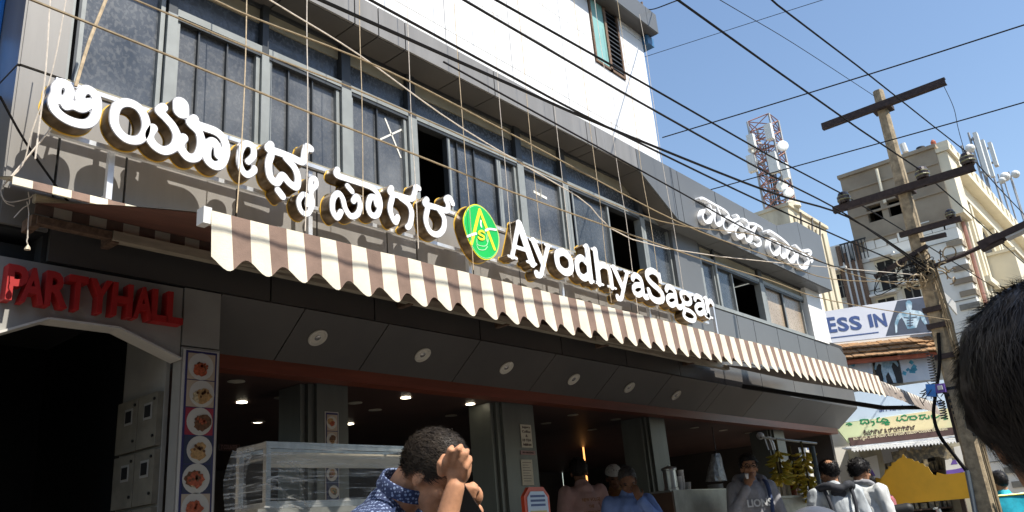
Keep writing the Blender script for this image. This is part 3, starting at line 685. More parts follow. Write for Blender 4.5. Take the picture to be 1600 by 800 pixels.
dm('food_cream', (0.55, 0.45, 0.28), 0.5, var=0.3, scale=60); dm('food_red', (0.45, 0.1, 0.04), 0.5, var=0.4, scale=60); dm('food_gold', (0.5, 0.3, 0.12), 0.5, var=0.3, scale=60); dm('food_brown', (0.16, 0.07, 0.03), 0.5, var=0.4, scale=60)
dm('food_green', (0.06, 0.14, 0.04), 0.5, var=0.4, scale=60); dm('ph_peach', (0.5, 0.4, 0.3), 0.5, var=.1); dm('ph_red', (0.35, 0.03, 0.06), 0.5, var=.1); dm('ph_navy', (0.03, 0.04, 0.09), 0.5, var=.1)
PAL = [('ph_peach', 'food_red'), ('ph_peach', 'food_gold'), ('ph_red', 'food_brown'), ('ph_navy', 'food_gold'), ('ph_navy', 'food_brown'), ('ph_peach', 'food_red')]
dish_strip(2.438, 2.672, YW + .004, 2.68, .166, 13, 'tall strip of dish photographs with navy border beside the party hall entrance', PAL)
dish_strip(3.93, 4.06, 5.198, 2.48, .13, 10, 'small strip of dish photographs on the column behind the wrapped display case', PAL)
# ================================================================ shop signs on their steel frame
YL = 4.265                                  # front of the channel letters
YB = 4.37                                  # back of the letters
fr = thing('sign_frame', 'white steel rail frame holding the letters on brackets off the facade', 'frame', (1.5, 4.44, 3.7))
ZR1, ZR0 = 4.085, 3.762
for z in (ZR1, ZR0): obj('rail', B().box((1.49, YB + .012, z - .014), (9.12, YB + .04, z + .014)), 'steel_frame', fr)
obj('upright', B().box((1.49, YB + .010, ZR0 + .016), (1.52, YB + .038, ZR1 - .016)), 'steel_frame', fr)
for px in (172, 487, 735, 876, 1005, 1036, 1103):
    x = atY(px, 300 if px < 200 else 400, 4.40).x
    obj('bracket', B().box((x - .017, YB + .042, 3.46), (x + .017, YB + .076, ZR0 + .3)).box((x - .015, YB + .078, 3.462), (x + .015, YW - .002, 3.492)), 'steel_frame', fr)

def zm(ox, oy, s): return lambda x, y: (ox + x / s, oy + y / s)
def sign_letter(parent, strokes, f, rpx, s, yl=YL, yb=YB, lk=6, cell=.0065, faced=True, side='sign_side', face='sign_white', flange=True, name='letter'):
    """strokes traced as centre lines, mapped onto the sign's own plane; one solid channel letter with a white face"""
    S = []
    for st in strokes:
        r = rpx
        if isinstance(st[-1], (int, float)): r = st[-1]; st = st[:-1]
        P = []
        for (x, y) in st:
            q = atY(*f(x, y), yl); P.append((q.x, q.z))
        X0, Y0 = f(*st[0]); k = abs(atY(X0, Y0 + 10, yl).z - atY(X0, Y0 - 10, yl).z) / 20 / s
        S.append((([(v.x, v.y) for v in smoothline([Vector((p[0], p[1], 0)) for p in P], lk)] if len(P) > 2 else P), r * k * .9))
    b = B(); pl = lambda x, z, d: (x, yb - d, z); D = yb - yl
    extrude_loops(b, stroke_outline(S, cell), pl, 0.004 if flange else 0, D - .004, 1, 0)
    if flange:
        extrude_loops(b, stroke_outline(S, cell, .006), pl, 0.0, .003, 2, 2)
    o = obj(name, b, [side, 'sign_rim', 'sign_gold'], parent)
    if faced:
        fb = B(); extrude_loops(fb, stroke_outline(S, cell, -.0045), pl, D - .003, D, 0, 0, back=False)
        obj('letter_face', fb, face, o)
    return o
ks = thing('kannada_name_sign', 'white channel letters in Kannada script with gold sides left of the oval logo', 'sign', (1.5, YB, 3.8))
A_ = zm(0, 100, 6.6667); B_ = zm(220, 130, 4.443); C_ = zm(490, 240, 5.0); Q_ = zm(400, 200, 4.0)
sign_letter(ks, [[(585, 310), (592, 235), (645, 195), (705, 225), (728, 300), (690, 370), (625, 372)], [(585, 310), (552, 390), (580, 480), (670, 560), (790, 612), (900, 622), (975, 575), (1010, 480), (1010, 370), (970, 295), (905, 262), (845, 300), (835, 370), (880, 420), (935, 400)], [(690, 435), (760, 425), (850, 460), (930, 420)]], A_, 57, 6.6667)
sign_letter(ks, [[(1212, 445), (1192, 530), (1198, 630), (1255, 725), (1340, 785), (1440, 790), (1502, 735), (1525, 640), (1500, 530), (1430, 440), (1330, 400), (1250, 415), (1215, 450)]], A_, 54, 6.6667)
sign_letter(ks, [[(88, 310), (60, 365), (95, 430), (165, 468), (232, 440), (252, 370), (225, 300), (170, 235), (128, 190), (160, 165)], [(280, 150), (281, 190), 62], [(300, 378), (272, 430), (325, 510), (390, 510), (420, 430), (405, 340), (345, 275), (375, 245)], [(345, 275), (440, 305), (530, 340), (582, 400), (592, 480), (560, 560), (510, 570), (462, 520), (468, 430), (505, 405), (535, 450), (540, 500)]], B_, 36, 4.443)
sign_letter(ks, [[(745, 545), (785, 500), (775, 435), (725, 420), (690, 480), (690, 570), (735, 635), (785, 610), (790, 590)]], B_, 27, 4.443)
sign_letter(ks, [[(905, 425), (885, 455), (960, 480), (1050, 515), (1125, 545), (1140, 480), (1155, 440), (1182, 455)], [(905, 500), (888, 560), (900, 650), (945, 690), (985, 640), (1030, 690), (1080, 720), (1092, 660), (1070, 590), (1010, 520)], [(955, 745), (985, 785)]], B_, 31, 4.443)
sign_letter(ks, [[(340, 390), (345, 325), (370, 315), (378, 355), (345, 400), (355, 470), (325, 535), (285, 520), (268, 460), (295, 415), (325, 430), (322, 480)]], Q_, 20, 4.0)
sign_letter(ks, [[(190, 125), (180, 165), (260, 195), (370, 232), (455, 265), (505, 320), (522, 400), (500, 475), (455, 480), (428, 420), (445, 345), (480, 345), (495, 400)], [(268, 255), (300, 292)], [(215, 455), (185, 500), (150, 440), (155, 350), (195, 310), (228, 350), (250, 430), (295, 490), (350, 465), (365, 390), (340, 335), (312, 370)]], C_, 29, 5.0)
sign_letter(ks, [[(612, 268), (600, 305), (690, 335), (768, 352), (790, 310), (800, 262), (825, 270)], [(615, 350), (598, 430), (618, 500), (642, 535), (660, 495)], [(680, 345), (745, 400), (768, 470), (755, 550), (735, 575)]], C_, 28, 5.0)
sign_letter(ks, [[(888, 358), (872, 395), (960, 420), (1040, 445), (1052, 400), (1035, 360), (1065, 345), (1088, 390)], [(892, 430), (878, 520), (910, 605), (968, 632), (1015, 590), (1022, 510), (985, 445)]], C_, 28, 5.0)

# --- oval logo
lg = thing('oval_logo_sign', 'green oval logo sign with a yellow A and S between the Kannada and English names', 'sign', (4.87, YB, 3.93))
Lz = zm(700, 300, 5.0)
def lp(x, y): q = atY(*Lz(x, y), YL); return (q.x, q.z)
oval = [lp(x, y) for x, y in ((118, 235), (128, 170), (160, 115), (210, 93), (265, 112), (320, 165), (368, 245), (398, 330), (402, 410), (385, 475), (345, 520), (290, 530), (235, 500), (185, 430), (145, 340))]
ov = [(v.x, v.y) for v in smoothline([Vector((x, z, 0)) for x, z in oval], 5, True)][:-1]
ocx = sum(p[0] for p in ov) / len(ov); ocz = sum(p[1] for p in ov) / len(ov)
def sc(k): return [(ocx + (x - ocx) * k, ocz + (z - ocz) * k) for x, z in ov]
pl = lambda x, z, d: (x, YB - d, z); DL = YB - YL
b = B(); extrude_loops(b, [sc(1.0)], pl, .004, DL - .006, 0, 0); extrude_loops(b, [sc(1.04)], pl, 0, .003, 1, 1); obj('oval_box', b, ['sign_side', 'sign_gold'], lg)
b = B(); extrude_loops(b, [sc(.995)], pl, DL - .005, DL - .002, 0, 0); obj('rim', b, 'logo_yellow', lg)
b = B(); extrude_loops(b, [sc(.965)], pl, DL - .0015, DL, 0, 0); of = obj('oval_face', b, 'logo_green', lg)
b = B(); ring_o, ring_i = sc(.945), sc(.93); n = len(ring_o)
b.add([pl(x, z, DL + .001) for x, z in ring_o] + [pl(x, z, DL + .001) for x, z in ring_i], [(i, (i + 1) % n, (i + 1) % n + n, i + n) for i in range(n)]); obj('inner_line', b, 'logo_line', of)
def lstroke(name, strokes, m, r, d0, d1, k=6):
    S = []
    for st in strokes:
        rr = r
        if isinstance(st[-1], (int, float)): rr = st[-1]; st = st[:-1]
        P = [lp(x, y) for x, y in st]; kk = abs(lp(250, 310)[1] - lp(250, 290)[1]) / 20
        S.append((([(v.x, v.y) for v in smoothline([Vector((x, z, 0)) for x, z in P], k)] if len(P) > 2 and k > 1 else P), [q * kk for q in rr] if isinstance(rr, list) else rr * kk))
    bb = B(); extrude_loops(bb, stroke_outline(S, .003), pl, DL + d0, DL + d1, 0, 0, back=False); obj(name, bb, m, of)
lstroke('letter_a', [[(246, 140), (182, 405)], [(246, 140), (362, 445)]], 'logo_yellow', 13, .001, .003)
lstroke('leaf', [[(290, 302), (320, 290), (372, 296)]], 'sign_white', 8, .0035, .005)
lstroke('leaf', [[(150, 348), (190, 332), (218, 326)]], 'sign_white', 9, .0035, .005)
lstroke('flame', [[(256, 225), (254, 250), (260, 272)]], 'sign_white', 7, .001, .003)
lstroke('letter_s', [[(278, 318), (262, 306), (240, 312), (238, 328), (256, 338), (276, 350), (274, 368), (250, 370), (234, 356)]], 'logo_yellow', 8, .0055, .007)
lstroke('cup', [[(224, 365), (226, 405), (250, 420), (290, 422), (308, 400), (308, 370), 2.5], [(222, 412), (240, 448), (285, 452), (308, 425), 2.5], [(290, 320), (298, 345), (300, 380), (312, 385), (306, 330), 2.5]], 'logo_line', 2.5, .001, .003)

# --- AyodhyaSagar
BOLD = 1.22
es = thing('english_name_sign', 'white slab serif channel letters reading AyodhyaSagar with gold sides right of the oval logo', 'sign', (5.2, YB, 3.8))
GL = {
 'A': [([(.13, .04), (.47, .93)], .06), ([(.50, .93), (.86, .04)], .10), ([(.28, .32), (.68, .32)], .05), ([(.0, .035), (.30, .035)], .035), ([(.66, .035), (1, .035)], .035)],
 'y': [([(.16, .62), (.52, .10)], .085), ([(.86, .62), (.52, .06), (.36, -.2), (.16, -.24)], .06), ([(.17, -.2)], .08), ([(.0, .635), (.36, .635)], .035), ([(.7, .635), (1, .635)], .035)],
 'o': [([(.5, .6), (.2, .5), (.13, .33), (.2, .15), (.5, .06), (.8, .15), (.87, .33), (.8, .5), (.5, .6)], .085)],
 'd': [([(.62, .52), (.4, .6), (.18, .48), (.13, .3), (.2, .13), (.42, .06), (.62, .15)], .08), ([(.74, .95), (.74, .06)], .095), ([(.58, .96), (.74, .96)], .035), ([(.74, .04), (.98, .04)], .035)],
 'h': [([(.2, .95), (.2, .05)], .09), ([(.2, .45), (.4, .58), (.62, .6), (.78, .48), (.8, .05)], .08), ([(.03, .96), (.2, .96)], .035), ([(.0, .035), (.4, .035)], .035), ([(.6, .035), (1, .035)], .035)],
 'a': [([(.17, .48), (.3, .6), (.52, .61), (.7, .5), (.72, .14), (.82, .05), (.97, .08)], .075), ([(.68, .37), (.36, .33), (.15, .2), (.2, .08), (.4, .05), (.68, .16)], .07)],
 'S': [([(.82, .72), (.74, .88), (.48, .94), (.22, .84), (.16, .68), (.35, .54), (.62, .44), (.84, .3), (.78, .12), (.5, .04), (.24, .1), (.14, .28)], .085), ([(.86, .66), (.86, .94)], .035), ([(.1, .06), (.1, .34)], .035)],
 'g': [([(.46, .61), (.2, .54), (.16, .4), (.3, .26), (.52, .25), (.72, .34), (.72, .5), (.46, .61)], .065), ([(.7, .56), (.95, .62)], .045), ([(.28, .24), (.16, .12), (.3, .05), (.62, .03), (.86, -.08), (.74, -.24), (.4, -.27), (.14, -.18), (.24, -.02)], .06)],
 'r': [([(.28, .62), (.28, .05)], .09), ([(.3, .42), (.5, .56), (.74, .6), (.86, .52)], .07), ([(.03, .635), (.28, .635)], .035), ([(.03, .035), (.62, .035)], .035)],
}
zbase, cap = 3.767, .384
for ch, xa, xb, ym in (('A', 793, 835, 382), ('y', 831, 863, 404), ('o', 867, 896, 410), ('d', 898, 929, 420), ('h', 928, 960, 428), ('y', 958, 987, 447), ('a', 985, 1010, 442), ('S', 1009, 1038, 449), ('a', 1039, 1063, 466), ('g', 1062, 1086, 472), ('a', 1084, 1106, 480), ('r', 1101, 1117, 480)):
    x0, x1 = atY(xa, ym, YL).x, atY(xb, ym, YL).x; S = []
    for P, r in GL[ch]:
        Q = [(x0 + (x1 - x0) * u, zbase + cap * v) for u, v in P]
        S.append(([(v.x, v.y) for v in smoothline([Vector((a, c, 0)) for a, c in Q], 6)] if len(Q) > 2 else Q, r * cap * (BOLD if r > .05 else 1.1)))
    b = B(); D = YB - YL
    extrude_loops(b, stroke_outline(S, .0065), pl, .004, D - .004, 1, 0); extrude_loops(b, stroke_outline(S, .0065, .008), pl, 0, .003, 2, 2)
    o = obj('letter', b, ['sign_side', 'sign_rim', 'sign_gold'], es)
    fb = B(); extrude_loops(fb, stroke_outline(S, .0065, -.003), pl, D - .003, D, 0, 0, back=False); obj('letter_face', fb, 'sign_white', o)

# --- second Kannada sign on the tall fascia
k2 = thing('party_hall_kannada_sign', 'rounded white Kannada letters on the tall grey fascia at the right end of the building', 'sign', (10, YF, 5.4))
E_ = zm(1070, 280, 5.0); Y2, Y2b = YF - .07, YF - .002
def l2(st, r=12): sign_letter(k2, st, E_, r, 5.0, Y2, Y2b, flange=False, side='sign_white', cell=.011)
l2([[(120, 150), (150, 150), (230, 195), (310, 240), (345, 275), (340, 300)], [(200, 205), (215, 240)], [(155, 240), (140, 290), (165, 335), (205, 330), (215, 270), (180, 235)], [(240, 240), (235, 320), (260, 362), (290, 340), (285, 290), (260, 230)], [(345, 300), (310, 310), (305, 370), (340, 410), (375, 390), (380, 330), (345, 300)]])
l2([[(405, 280), (425, 300), (385, 330), (400, 360), (435, 345)], [(455, 310), (490, 330), (500, 380), (470, 390), (440, 350), (400, 390), (405, 440), (435, 460), (465, 430)], [(470, 440), (485, 480), (520, 480), (525, 420), (500, 380)]])
l2([[(500, 345), (550, 350), (600, 378), (605, 392)], [(560, 365), (540, 420), (560, 450), (590, 470), (595, 505), (570, 520), (545, 505)]])
l2([[(645, 410), (670, 405), (740, 450), (800, 500), (822, 530)], [(672, 470), (665, 530), (690, 580), (725, 585), (745, 540), (715, 480), (680, 465)], [(745, 510), (745, 580), (770, 612), (795, 590), (790, 530)], [(820, 550), (800, 600), (820, 640), (855, 640), (860, 580), (830, 545)]])
l2([[(870, 520), (900, 550), (930, 590)], [(885, 590), (880, 640), (905, 685), (950, 690), (970, 640), (950, 600), (925, 585)], [(935, 560), (970, 555), (990, 570), (975, 600), (1000, 620), (990, 645)]], 13)

# ================================================================ awnings
def stripes_valance(aw, x0, x1, y, ztop, h, n_start, mats=('cream_fab', 'brown_fab'), sw=.084, amp=.035, seed=0, fl=.018):
    """one hanging cloth of sewn stripes, scalloped once per pair, with soft folds"""
    b = B(); sub = 6; nrow = 7; x = x0; k = n_start
    cols = []
    while x < x1 - 1e-6:
        xe = min(x + sw, x1)
        for s_ in range(sub): cols.append((x + (xe - x) * s_ / sub, k % 2))
        x = xe; k += 1
    cols.append((x1, k % 2))
    def zb_(x): return h - amp + amp * (math.cos(2 * math.pi * (x - x0 - sw * .75) / (2 * sw))) + .012 * noise.noise((x * 2.3, seed, 0))
    P = []
    for j in range(nrow):
        t = j / (nrow - 1); row = []
        for (xx, kk) in cols:
            fold = fl * t * max(0, 1.15 + math.cos(2 * math.pi * (xx - x0 - sw * .75) / (2 * sw)) + .9 * noise.noise((xx * 3.1, seed + 3, t * .7)))
            row.append((xx + .006 * t * noise.noise((xx * 9, 1, seed)), y - .012 * t - fold, ztop(xx) - t * zb_(xx) + .004 * noise.noise((xx * 5, 2, t))))
        P.append(row)
    n = len(cols)
    V = [p for r in P for p in r]; V2 = [(p[0], p[1] + .003, p[2]) for p in V]
    o = len(V)
    for i in range(n - 1):
        for j in range(nrow - 1):
            b.add([V[j * n + i], V[j * n + i + 1], V[(j + 1) * n + i + 1], V[(j + 1) * n + i]], [(0, 1, 2, 3)], cols[i][1])
    bo = obj('valance', b, list(mats), aw)
    me = bo.data; bm = bmesh.new(); bm.from_mesh(me); bmesh.ops.remove_doubles(bm, verts=bm.verts, dist=.0004); bmesh.ops.recalc_face_normals(bm, faces=bm.faces); bm.to_mesh(me); bm.free()
    me.polygons.foreach_set("use_smooth", [True] * len(me.polygons))
    return bo
aw = thing('striped_awning', 'long brown and cream striped awning over the shop front left of the dirtier short awning', 'awning', (5, 3.5, 3.2))
ztp = lambda x: 2.722 + (x - 1.5) * .0167 if x < 6.6 else 2.807 + (x - 6.6) * .002
YA = 2.70; X0, X1 = 1.497, 9.50
stripes_valance(aw, X0, X1, YA - .03, ztp, .236, 0, amp=.03, fl=.009)
# canopy: striped on top, plain brown underside; slopes from the roller down to the front bar
b = B(); k = 0; x = X0
while x < X1 - 1e-6:
    xe = min(x + .084, X1)
    for j in range(6):
        t0, t1 = j / 6, (j + 1) / 6
        sag = lambda t: .012 * math.sin(math.pi * t)
        yz = lambda t, xx: (4.50 + (YA - 4.50) * t, 3.375 + (ztp(xx) - 3.375) * t + sag(t))
        (ya, za), (yb, zb2) = yz(t0, x), yz(t1, x)
        b.add([(x, ya, za), (xe, ya, za), (xe, yb, zb2), (x, yb, zb2)], [(0, 1, 2, 3)], k % 2)
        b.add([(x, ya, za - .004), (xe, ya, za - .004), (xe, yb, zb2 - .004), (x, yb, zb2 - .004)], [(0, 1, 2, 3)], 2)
    x = xe; k += 1
obj('canopy', b, ['cream_fab', 'brown_fab', 'brown_under'], aw)
obj('front_bar', B().box((X0 + .005, YA - .022, ztp(X0) - .045), (X1, YA + .012, ztp(X0) - .006)), 'cream_bar', aw)
obj('bar_end_cap', B().box((X0 - .03, YA - .03, ztp(X0) - .055), (X0 + .003, YA + .02, ztp(X0) + .012)), 'white', aw)
b = B(); x = X0; k = 1
while x < X1 - 1e-6:
    xe = min(x + .095, X1); b.box((x, 4.49, 3.31), (xe, 4.494, 3.372), k % 2); x = xe; k += 1
obj('rear_flap', b, ['cream_fab', 'brown_fab'], aw)
b = B(); x = 1.30; k = 0
while x < 9.3:
    xe = x + .095
    V = [(x, 4.575, 3.50), (xe, 4.575, 3.50), (xe, 4.255, 3.385), (x, 4.255, 3.385), (x, 4.25, 3.34), (xe, 4.25, 3.34)]
    b.add(V + [(p[0], p[1] + .004, p[2] - .004) for p in V], [(0, 1, 2, 3), (3, 2, 5, 4), (6, 7, 8, 9), (9, 8, 11, 10)], k % 2); x = xe; k += 1
obj('roller_cover', b, ['cream_fab', 'brown_fab'], aw)
obj('roller', B().tube([(1.50, 4.53, 3.41), (X1, 4.53, 3.41)], .028, 10), 'cream_bar', aw)
obj('torsion_bar', B().box((1.9, 4.44, 3.235), (9.6, 4.50, 3.29)), 'cream_bar', aw)
obj('torsion_bar_end', B().box((1.5, 4.445, 3.24), (1.895, 4.495, 3.283)), 'rust', aw)
for x in (1.5, 1.92, 4.2, 5.35, 6.9, 8.7): obj('wall_bracket', B().box((x - .022, 4.46, 3.225), (x + .022, YW - .004, 3.29)), 'rust', aw)
for x in (2.6, 6.6):
    obj('folding_arm', B().bar((x, 4.40, 3.25), (x + 1.15, 3.6, 3.0), .045).bar((x + 1.15, 3.6, 2.995), (x + .3, YA + .03, ztp(x) - .03), .035), 'cream_bar', aw)
a2 = thing('dirty_awning', 'shorter faded striped awning with a dark stain beyond the long awning near the pole', 'awning', (10.6, 3.5, 3.0))
zt2 = lambda x: 2.80 - (x - 9.5) * .05
stripes_valance(a2, 9.53, 11.9, YA + .02, zt2, .2, 1, ('dirty_fab', 'fab_grey'), sw=.062, amp=.028, seed=5, fl=.03)
b = B()
for i in range(14):
    xa, xe = 9.46 + i * .1707, 9.46 + (i + 1) * .1707
    b.add([(xa, 4.5, 3.3), (xe, 4.5, 3.3), (xe, YA + .03, zt2(xe)), (xa, YA + .03, zt2(xa))], [(0, 1, 2, 3)], i % 2)
    b.add([(xa, 4.5, 3.296), (xe, 4.5, 3.296), (xe, YA + .03, zt2(xe) - .004), (xa, YA + .03, zt2(xa) - .004)], [(0, 1, 2, 3)], 1)
obj('canopy', b, ['dirty_fab', 'fab_grey'], a2)
obj('folding_arm', B().bar((9.9, 4.45, 3.05), (10.9, 3.1, 2.62), .05).bar((10.9, 3.1, 2.62), (11.4, YA + .06, 2.60), .045), 'black', a2)
obj('front_bar', B().box((9.47, YA + .026, 2.67), (11.84, YA + .05, 2.70)), 'cream_bar', a2)
# ================================================================ utility pole and cables
PX, PY = 10.6, 2.17
pole = thing('utility_pole', 'weathered concrete utility pole with three steel crossarms at the end of the awnings', 'utility pole', (PX, PY, 0))
b = B()
for z0, z1, w0, w1 in ((0, 2.2, .20, .185), (2.2, 4.4, .185, .16), (4.4, 6.62, .16, .12)):
    V = []
    for z, w_ in ((z0, w0), (z1, w1)):
        c = .03
        V += [(PX + sx * w_ / 2 + ax, PY + sy * w_ / 2 + ay, z) for sx, sy, ax, ay in ((-1, -1, c, 0), (1, -1, -c, 0), (1, -1, 0, c), (1, 1, 0, -c), (1, 1, -c, 0), (-1, 1, c, 0), (-1, 1, 0, -c), (-1, -1, 0, c))]
    b.add(V, [(0, 7, 6, 5, 4, 3, 2, 1), (8, 9, 10, 11, 12, 13, 14, 15)] + [(i, (i + 1) % 8, 8 + (i + 1) % 8, 8 + i) for i in range(8)])
obj('shaft', b, 'concrete_pole', pole)
for z, ya, yb in ((6.36, 1.37, 2.93), (5.17, 1.33, 3.03)):
    obj('crossarm', B().box((PX - .15, ya, z - .045), (PX - .08, yb, z - .035)).box((PX - .15, ya + .001, z - .034), (PX - .143, yb - .001, z + .045)).box((PX - .142, ya, z + .036), (PX - .08, yb, z + .045)), 'arm_steel', pole)
obj('crossarm', B().bar((PX - .12, PY - .55, 4.60), (PX - .12, PY + .15, 4.60), .06).bar((PX - .12, PY - .12, 4.38), (PX - .12, PY + .55, 4.16), .05), 'arm_steel', pole)
obj('crossarm', B().bar((PX - .11, PY - .35, 4.46), (PX - .11, PY - .06, 4.47), .05), 'arm_steel', pole)
for z in (3.05, 3.42, 3.62, 5.17, 6.36): obj('clamp_band', B().box((PX - .115, PY - .115, z - .03), (PX + .115, PY + .115, z + .03)), 'arm_steel', pole)
def insulator(x, y, z, k=1.0):
    o = obj('insulator', B().lathe((x, y, z), [(.02 * k, -.1 * k), (.02 * k, 0), (.075 * k, 0), (.08 * k, .03 * k), (.05 * k, .04 * k), (.085 * k, .05 * k), (.085 * k, .08 * k), (.05 * k, .09 * k), (.075 * k, .1 * k), (.06 * k, .14 * k), (.02 * k, .16 * k)], 14), 'porcelain', pole)
    obj('glaze_ring', B().lathe((x, y, z), [(.084 * k, .03 * k), (.088 * k, .04 * k), (.084 * k, .05 * k)], 14).lathe((x, y, z), [(.086 * k, .08 * k), (.088 * k, .085 * k), (.08 * k, .095 * k)], 14), 'porcelain_rim', o)
for y in (2.87, 1.90, 1.385): insulator(PX - .11, y, 5.225)
insulator(PX - .12, 1.72, 4.64, .7)
b = B()
for i in range(9): b.tube([(PX - .10 + random.uniform(-.02, .05), PY - .10 + random.uniform(-.05, .02), 4.2), (PX - .12 + random.uniform(-.02, .05), PY - .12 + random.uniform(-.05, .02), 3.4), (PX - .11, PY - .115 + random.uniform(-.05, .02), 2.6 + random.random() * .5), (PX - .12 + random.uniform(-.03, .03), PY - .13 + random.uniform(-.05, .02), .4)], .011, 5)
obj('service_wires', b, 'cable_tan', pole)
b = B()
for i in range(30):
    c = Vector((PX - .14, PY - .06, 4.12)) + Vector((random.uniform(-.1, .1), random.uniform(-.26, .28), random.uniform(-.22, .2))); r = random.uniform(.03, .11); a0 = random.uniform(0, 6)
    nrm = Vector((random.uniform(-1, 1), random.uniform(-1, 1), random.uniform(-1, 1))).normalized(); u = nrm.orthogonal().normalized(); v = nrm.cross(u)
    b.tube([c + (u * math.cos(a0 + t * .5) + v * math.sin(a0 + t * .5)) * r * (1 - .02 * t) + nrm * .008 * t for t in range(random.randint(8, 13))], .008, 4)
obj('wire_tangle', b, 'cable_tan', pole)
b = B()
for i in range(9):
    y0 = PY + random.uniform(-.3, .55); b.tube(smoothline([(PX - .14, y0, 4.22 + random.uniform(-.08, .1)), (PX - .2, y0 + random.uniform(-.2, .2), 4.1 + random.uniform(-.2, .1)), (PX - .14, PY + random.uniform(-.25, .5), 4.25 + random.uniform(-.2, .15)), (PX - .1, PY, 4.0)]), .0055, 4)
obj('black_tangle', b, 'cable', pole)
st = thing('street_lamp', 'dark street lamp head on a bent arm reaching right from the wires of the pole', 'street lamp', (PX, PY, 4.2))
q0 = Vector((PX - .10, PY - .1, 4.12)); q1 = atX(1545, 380, PX - .05); q2 = atX(1640, 335, PX - .02)
obj('arm', B().tube([q0, q0.lerp(q1, .55) + Vector((0, 0, -.01)), q1], .026, 8), 'arm_steel', st)
d = (q2 - q1).normalized(); sd = Vector((1, 0, 0)); up_ = sd.cross(d).normalized()
obj('lamp_head', B().obox(q1 + d * .42, d * .42, sd * .09, up_ * .035).obox(q1 + d * .02, d * .12, sd * .07, up_ * .055), 'arm_steel', st)
obj('diffuser', B().obox(q1 + d * .5 - up_ * (.047 if up_.z > 0 else -.047), d * .32, sd * .075, up_ * .011), 'plastic_white', st)

def cable(pts, r, label, m='cable', group='overhead cables', name='overhead_cable', n=5):
    obj(name, B().tube(smoothline(pts, 5), r, n), m, origin=pts[0], **tagd(label, 'cable', group))
def ext(p, q, k): return p + (p - q) * k
# three phases on the insulators, running along the street
for (ins, pix, yy, fp, lb) in (((1318, 304), ((1200, 242), (1000, 127), (800, 14)), 2.87, ((1475, 400), (1400, 353)), 'black power line on the left insulator of the lower crossarm'),
                       ((1440, 267), ((1340, 200), (1200, 101), (1062, 2)), 1.90, ((1557, 372), (1500, 320)), 'black power line on the middle insulator of the lower crossarm'),
                       ((1511, 238), ((1462, 200), (1340, 103), (1215, 8)), 1.385, ((1600, 335), (1560, 293)), 'black power line on the right insulator of the lower crossarm')):
    P = [atX(*ins, PX - .11)] + [atY(px, py, yy) for px, py in pix]
    P += [ext(P[-1], P[-2], 1.5), ext(P[-1], P[-2], 5)] if yy > 1.5 else [Vector((3.4, yy, 4.425)), Vector((2.2, yy, 4.40)), Vector((1.5, yy, 4.415)), Vector((-7, yy, 4.9))]
    far = [atY(px, py, yy) for px, py in fp]
    obj('overhead_cable', B().tube([ext(far[0], far[1], 1.5)] + far + P, .0072 if yy < 1.5 else .0095, 6), 'cable', origin=P[0], **tagd(lb, 'cable', 'overhead cables'))
# other lines strung past the front of the building to the pole's wire tangle
LN = [([(1455, 428), (1325, 337), (1200, 271), (1000, 160), (800, 44), (725, 0)], 2.7, .009, 'cable', 'black line ending at the wire tangle, upper one crossing the white wall'),
      ([(1450, 425), (1380, 400), (1200, 320), (950, 199), (800, 120), (579, 0)], 2.95, .009, 'cable', 'brown black line crossing the foot of the white wall to the pole'),
      ([(1448, 418), (1325, 339), (1200, 299), (950, 199), (800, 133), (502, 0)], 3.1, .012, 'cable', 'thick black line running along the grey fascia to the pole'),
      ([(1485, 500), (1300, 470), (1200, 437), (1082, 400), (800, 300), (545, 200), (400, 142), (50, 0)], 2.9, .0055, 'cable_tan', 'tan twisted service wire crossing the windows lowest of its kind'),
      ([(1450, 440), (1300, 436), (1200, 400), (1062, 348), (800, 210), (600, 108), (400, 29), (335, 0)], 3.1, .0055, 'cable_tan', 'tan twisted service wire crossing just under the fascia'),
      ([(1462, 455), (1330, 428), (1200, 372), (1030, 345), (800, 248), (695, 200), (547, 136), (400, 79), (212, 0)], 3.15, .005, 'cable_tan', 'tan twisted service wire following the window transoms'),
      ([(1440, 430), (1040, 388), (900, 305), (722, 200), (560, 85), (422, 0)], 3.5, .005, 'rope_pale', 'thin pale string slanting across the upper windows'),
      ([(1448, 436), (1390, 432), (1300, 415), (1180, 365), (1062, 300)], 2.6, .006, 'cable', 'thin black line dropping from the fascia to the pole tangle')]
for pix, yy, r, m, lb in LN:
    endx = pix[0]
    P = [atX(endx[0], endx[1], PX - .16)] + [atY(px, py, yy + (2.3 - yy) * max(0, (px - 900) / 900.0)) for px, py in pix[1:]]
    P.append(ext(P[-1], P[-2], 2.0))
    cable(P, r, lb, m, n=5)
# lines across the street
XS = [([(1035, 215), (1200, 165), (1400, 103), (1600, 39)], 8.7, 'black line leaving the edge of the white wall across the sky, the longest one'),
      ([(1108, 297), (1185, 276), (1460, 200), (1600, 160)], 9.9, 'black line rising from the fascia across the sky behind the pole'),
      ([(1007, 89), (1200, 27), (1285, 0)], 8.8, 'thin line rising from below the cornice corner into the sky')]
for pix, xx, lb in XS:
    P = [atX(px, py, xx) for px, py in pix]; P.append(ext(P[-1], P[-2], 2)); cable(P, .008 if 'thin' not in lb else .004, lb, group='cables crossing the street')
cable([Vector((8.8, 4.5, 8.35)), atY(1016, 15, 4.4), atY(1060, 0, 3.3), ext(atY(1060, 0, 3.3), atY(1016, 15, 4.4), 1)], .008, 'short black line from the roof bracket above the cornice corner', group='cables crossing the street')
cable([atX(1366, 150, PX - .05), atX(1240, 68, 8), atX(1125, 0, 6), ext(atX(1125, 0, 6), atX(1240, 68, 8), 2)], .004, 'thin line running from the pole top up to the left')
cable([atX(1474, 133, PX), atX(1490, 168, PX), atX(1497, 200, PX), atX(1508, 240, PX)], .004, 'loose thin wire hanging from the right end of the top crossarm')
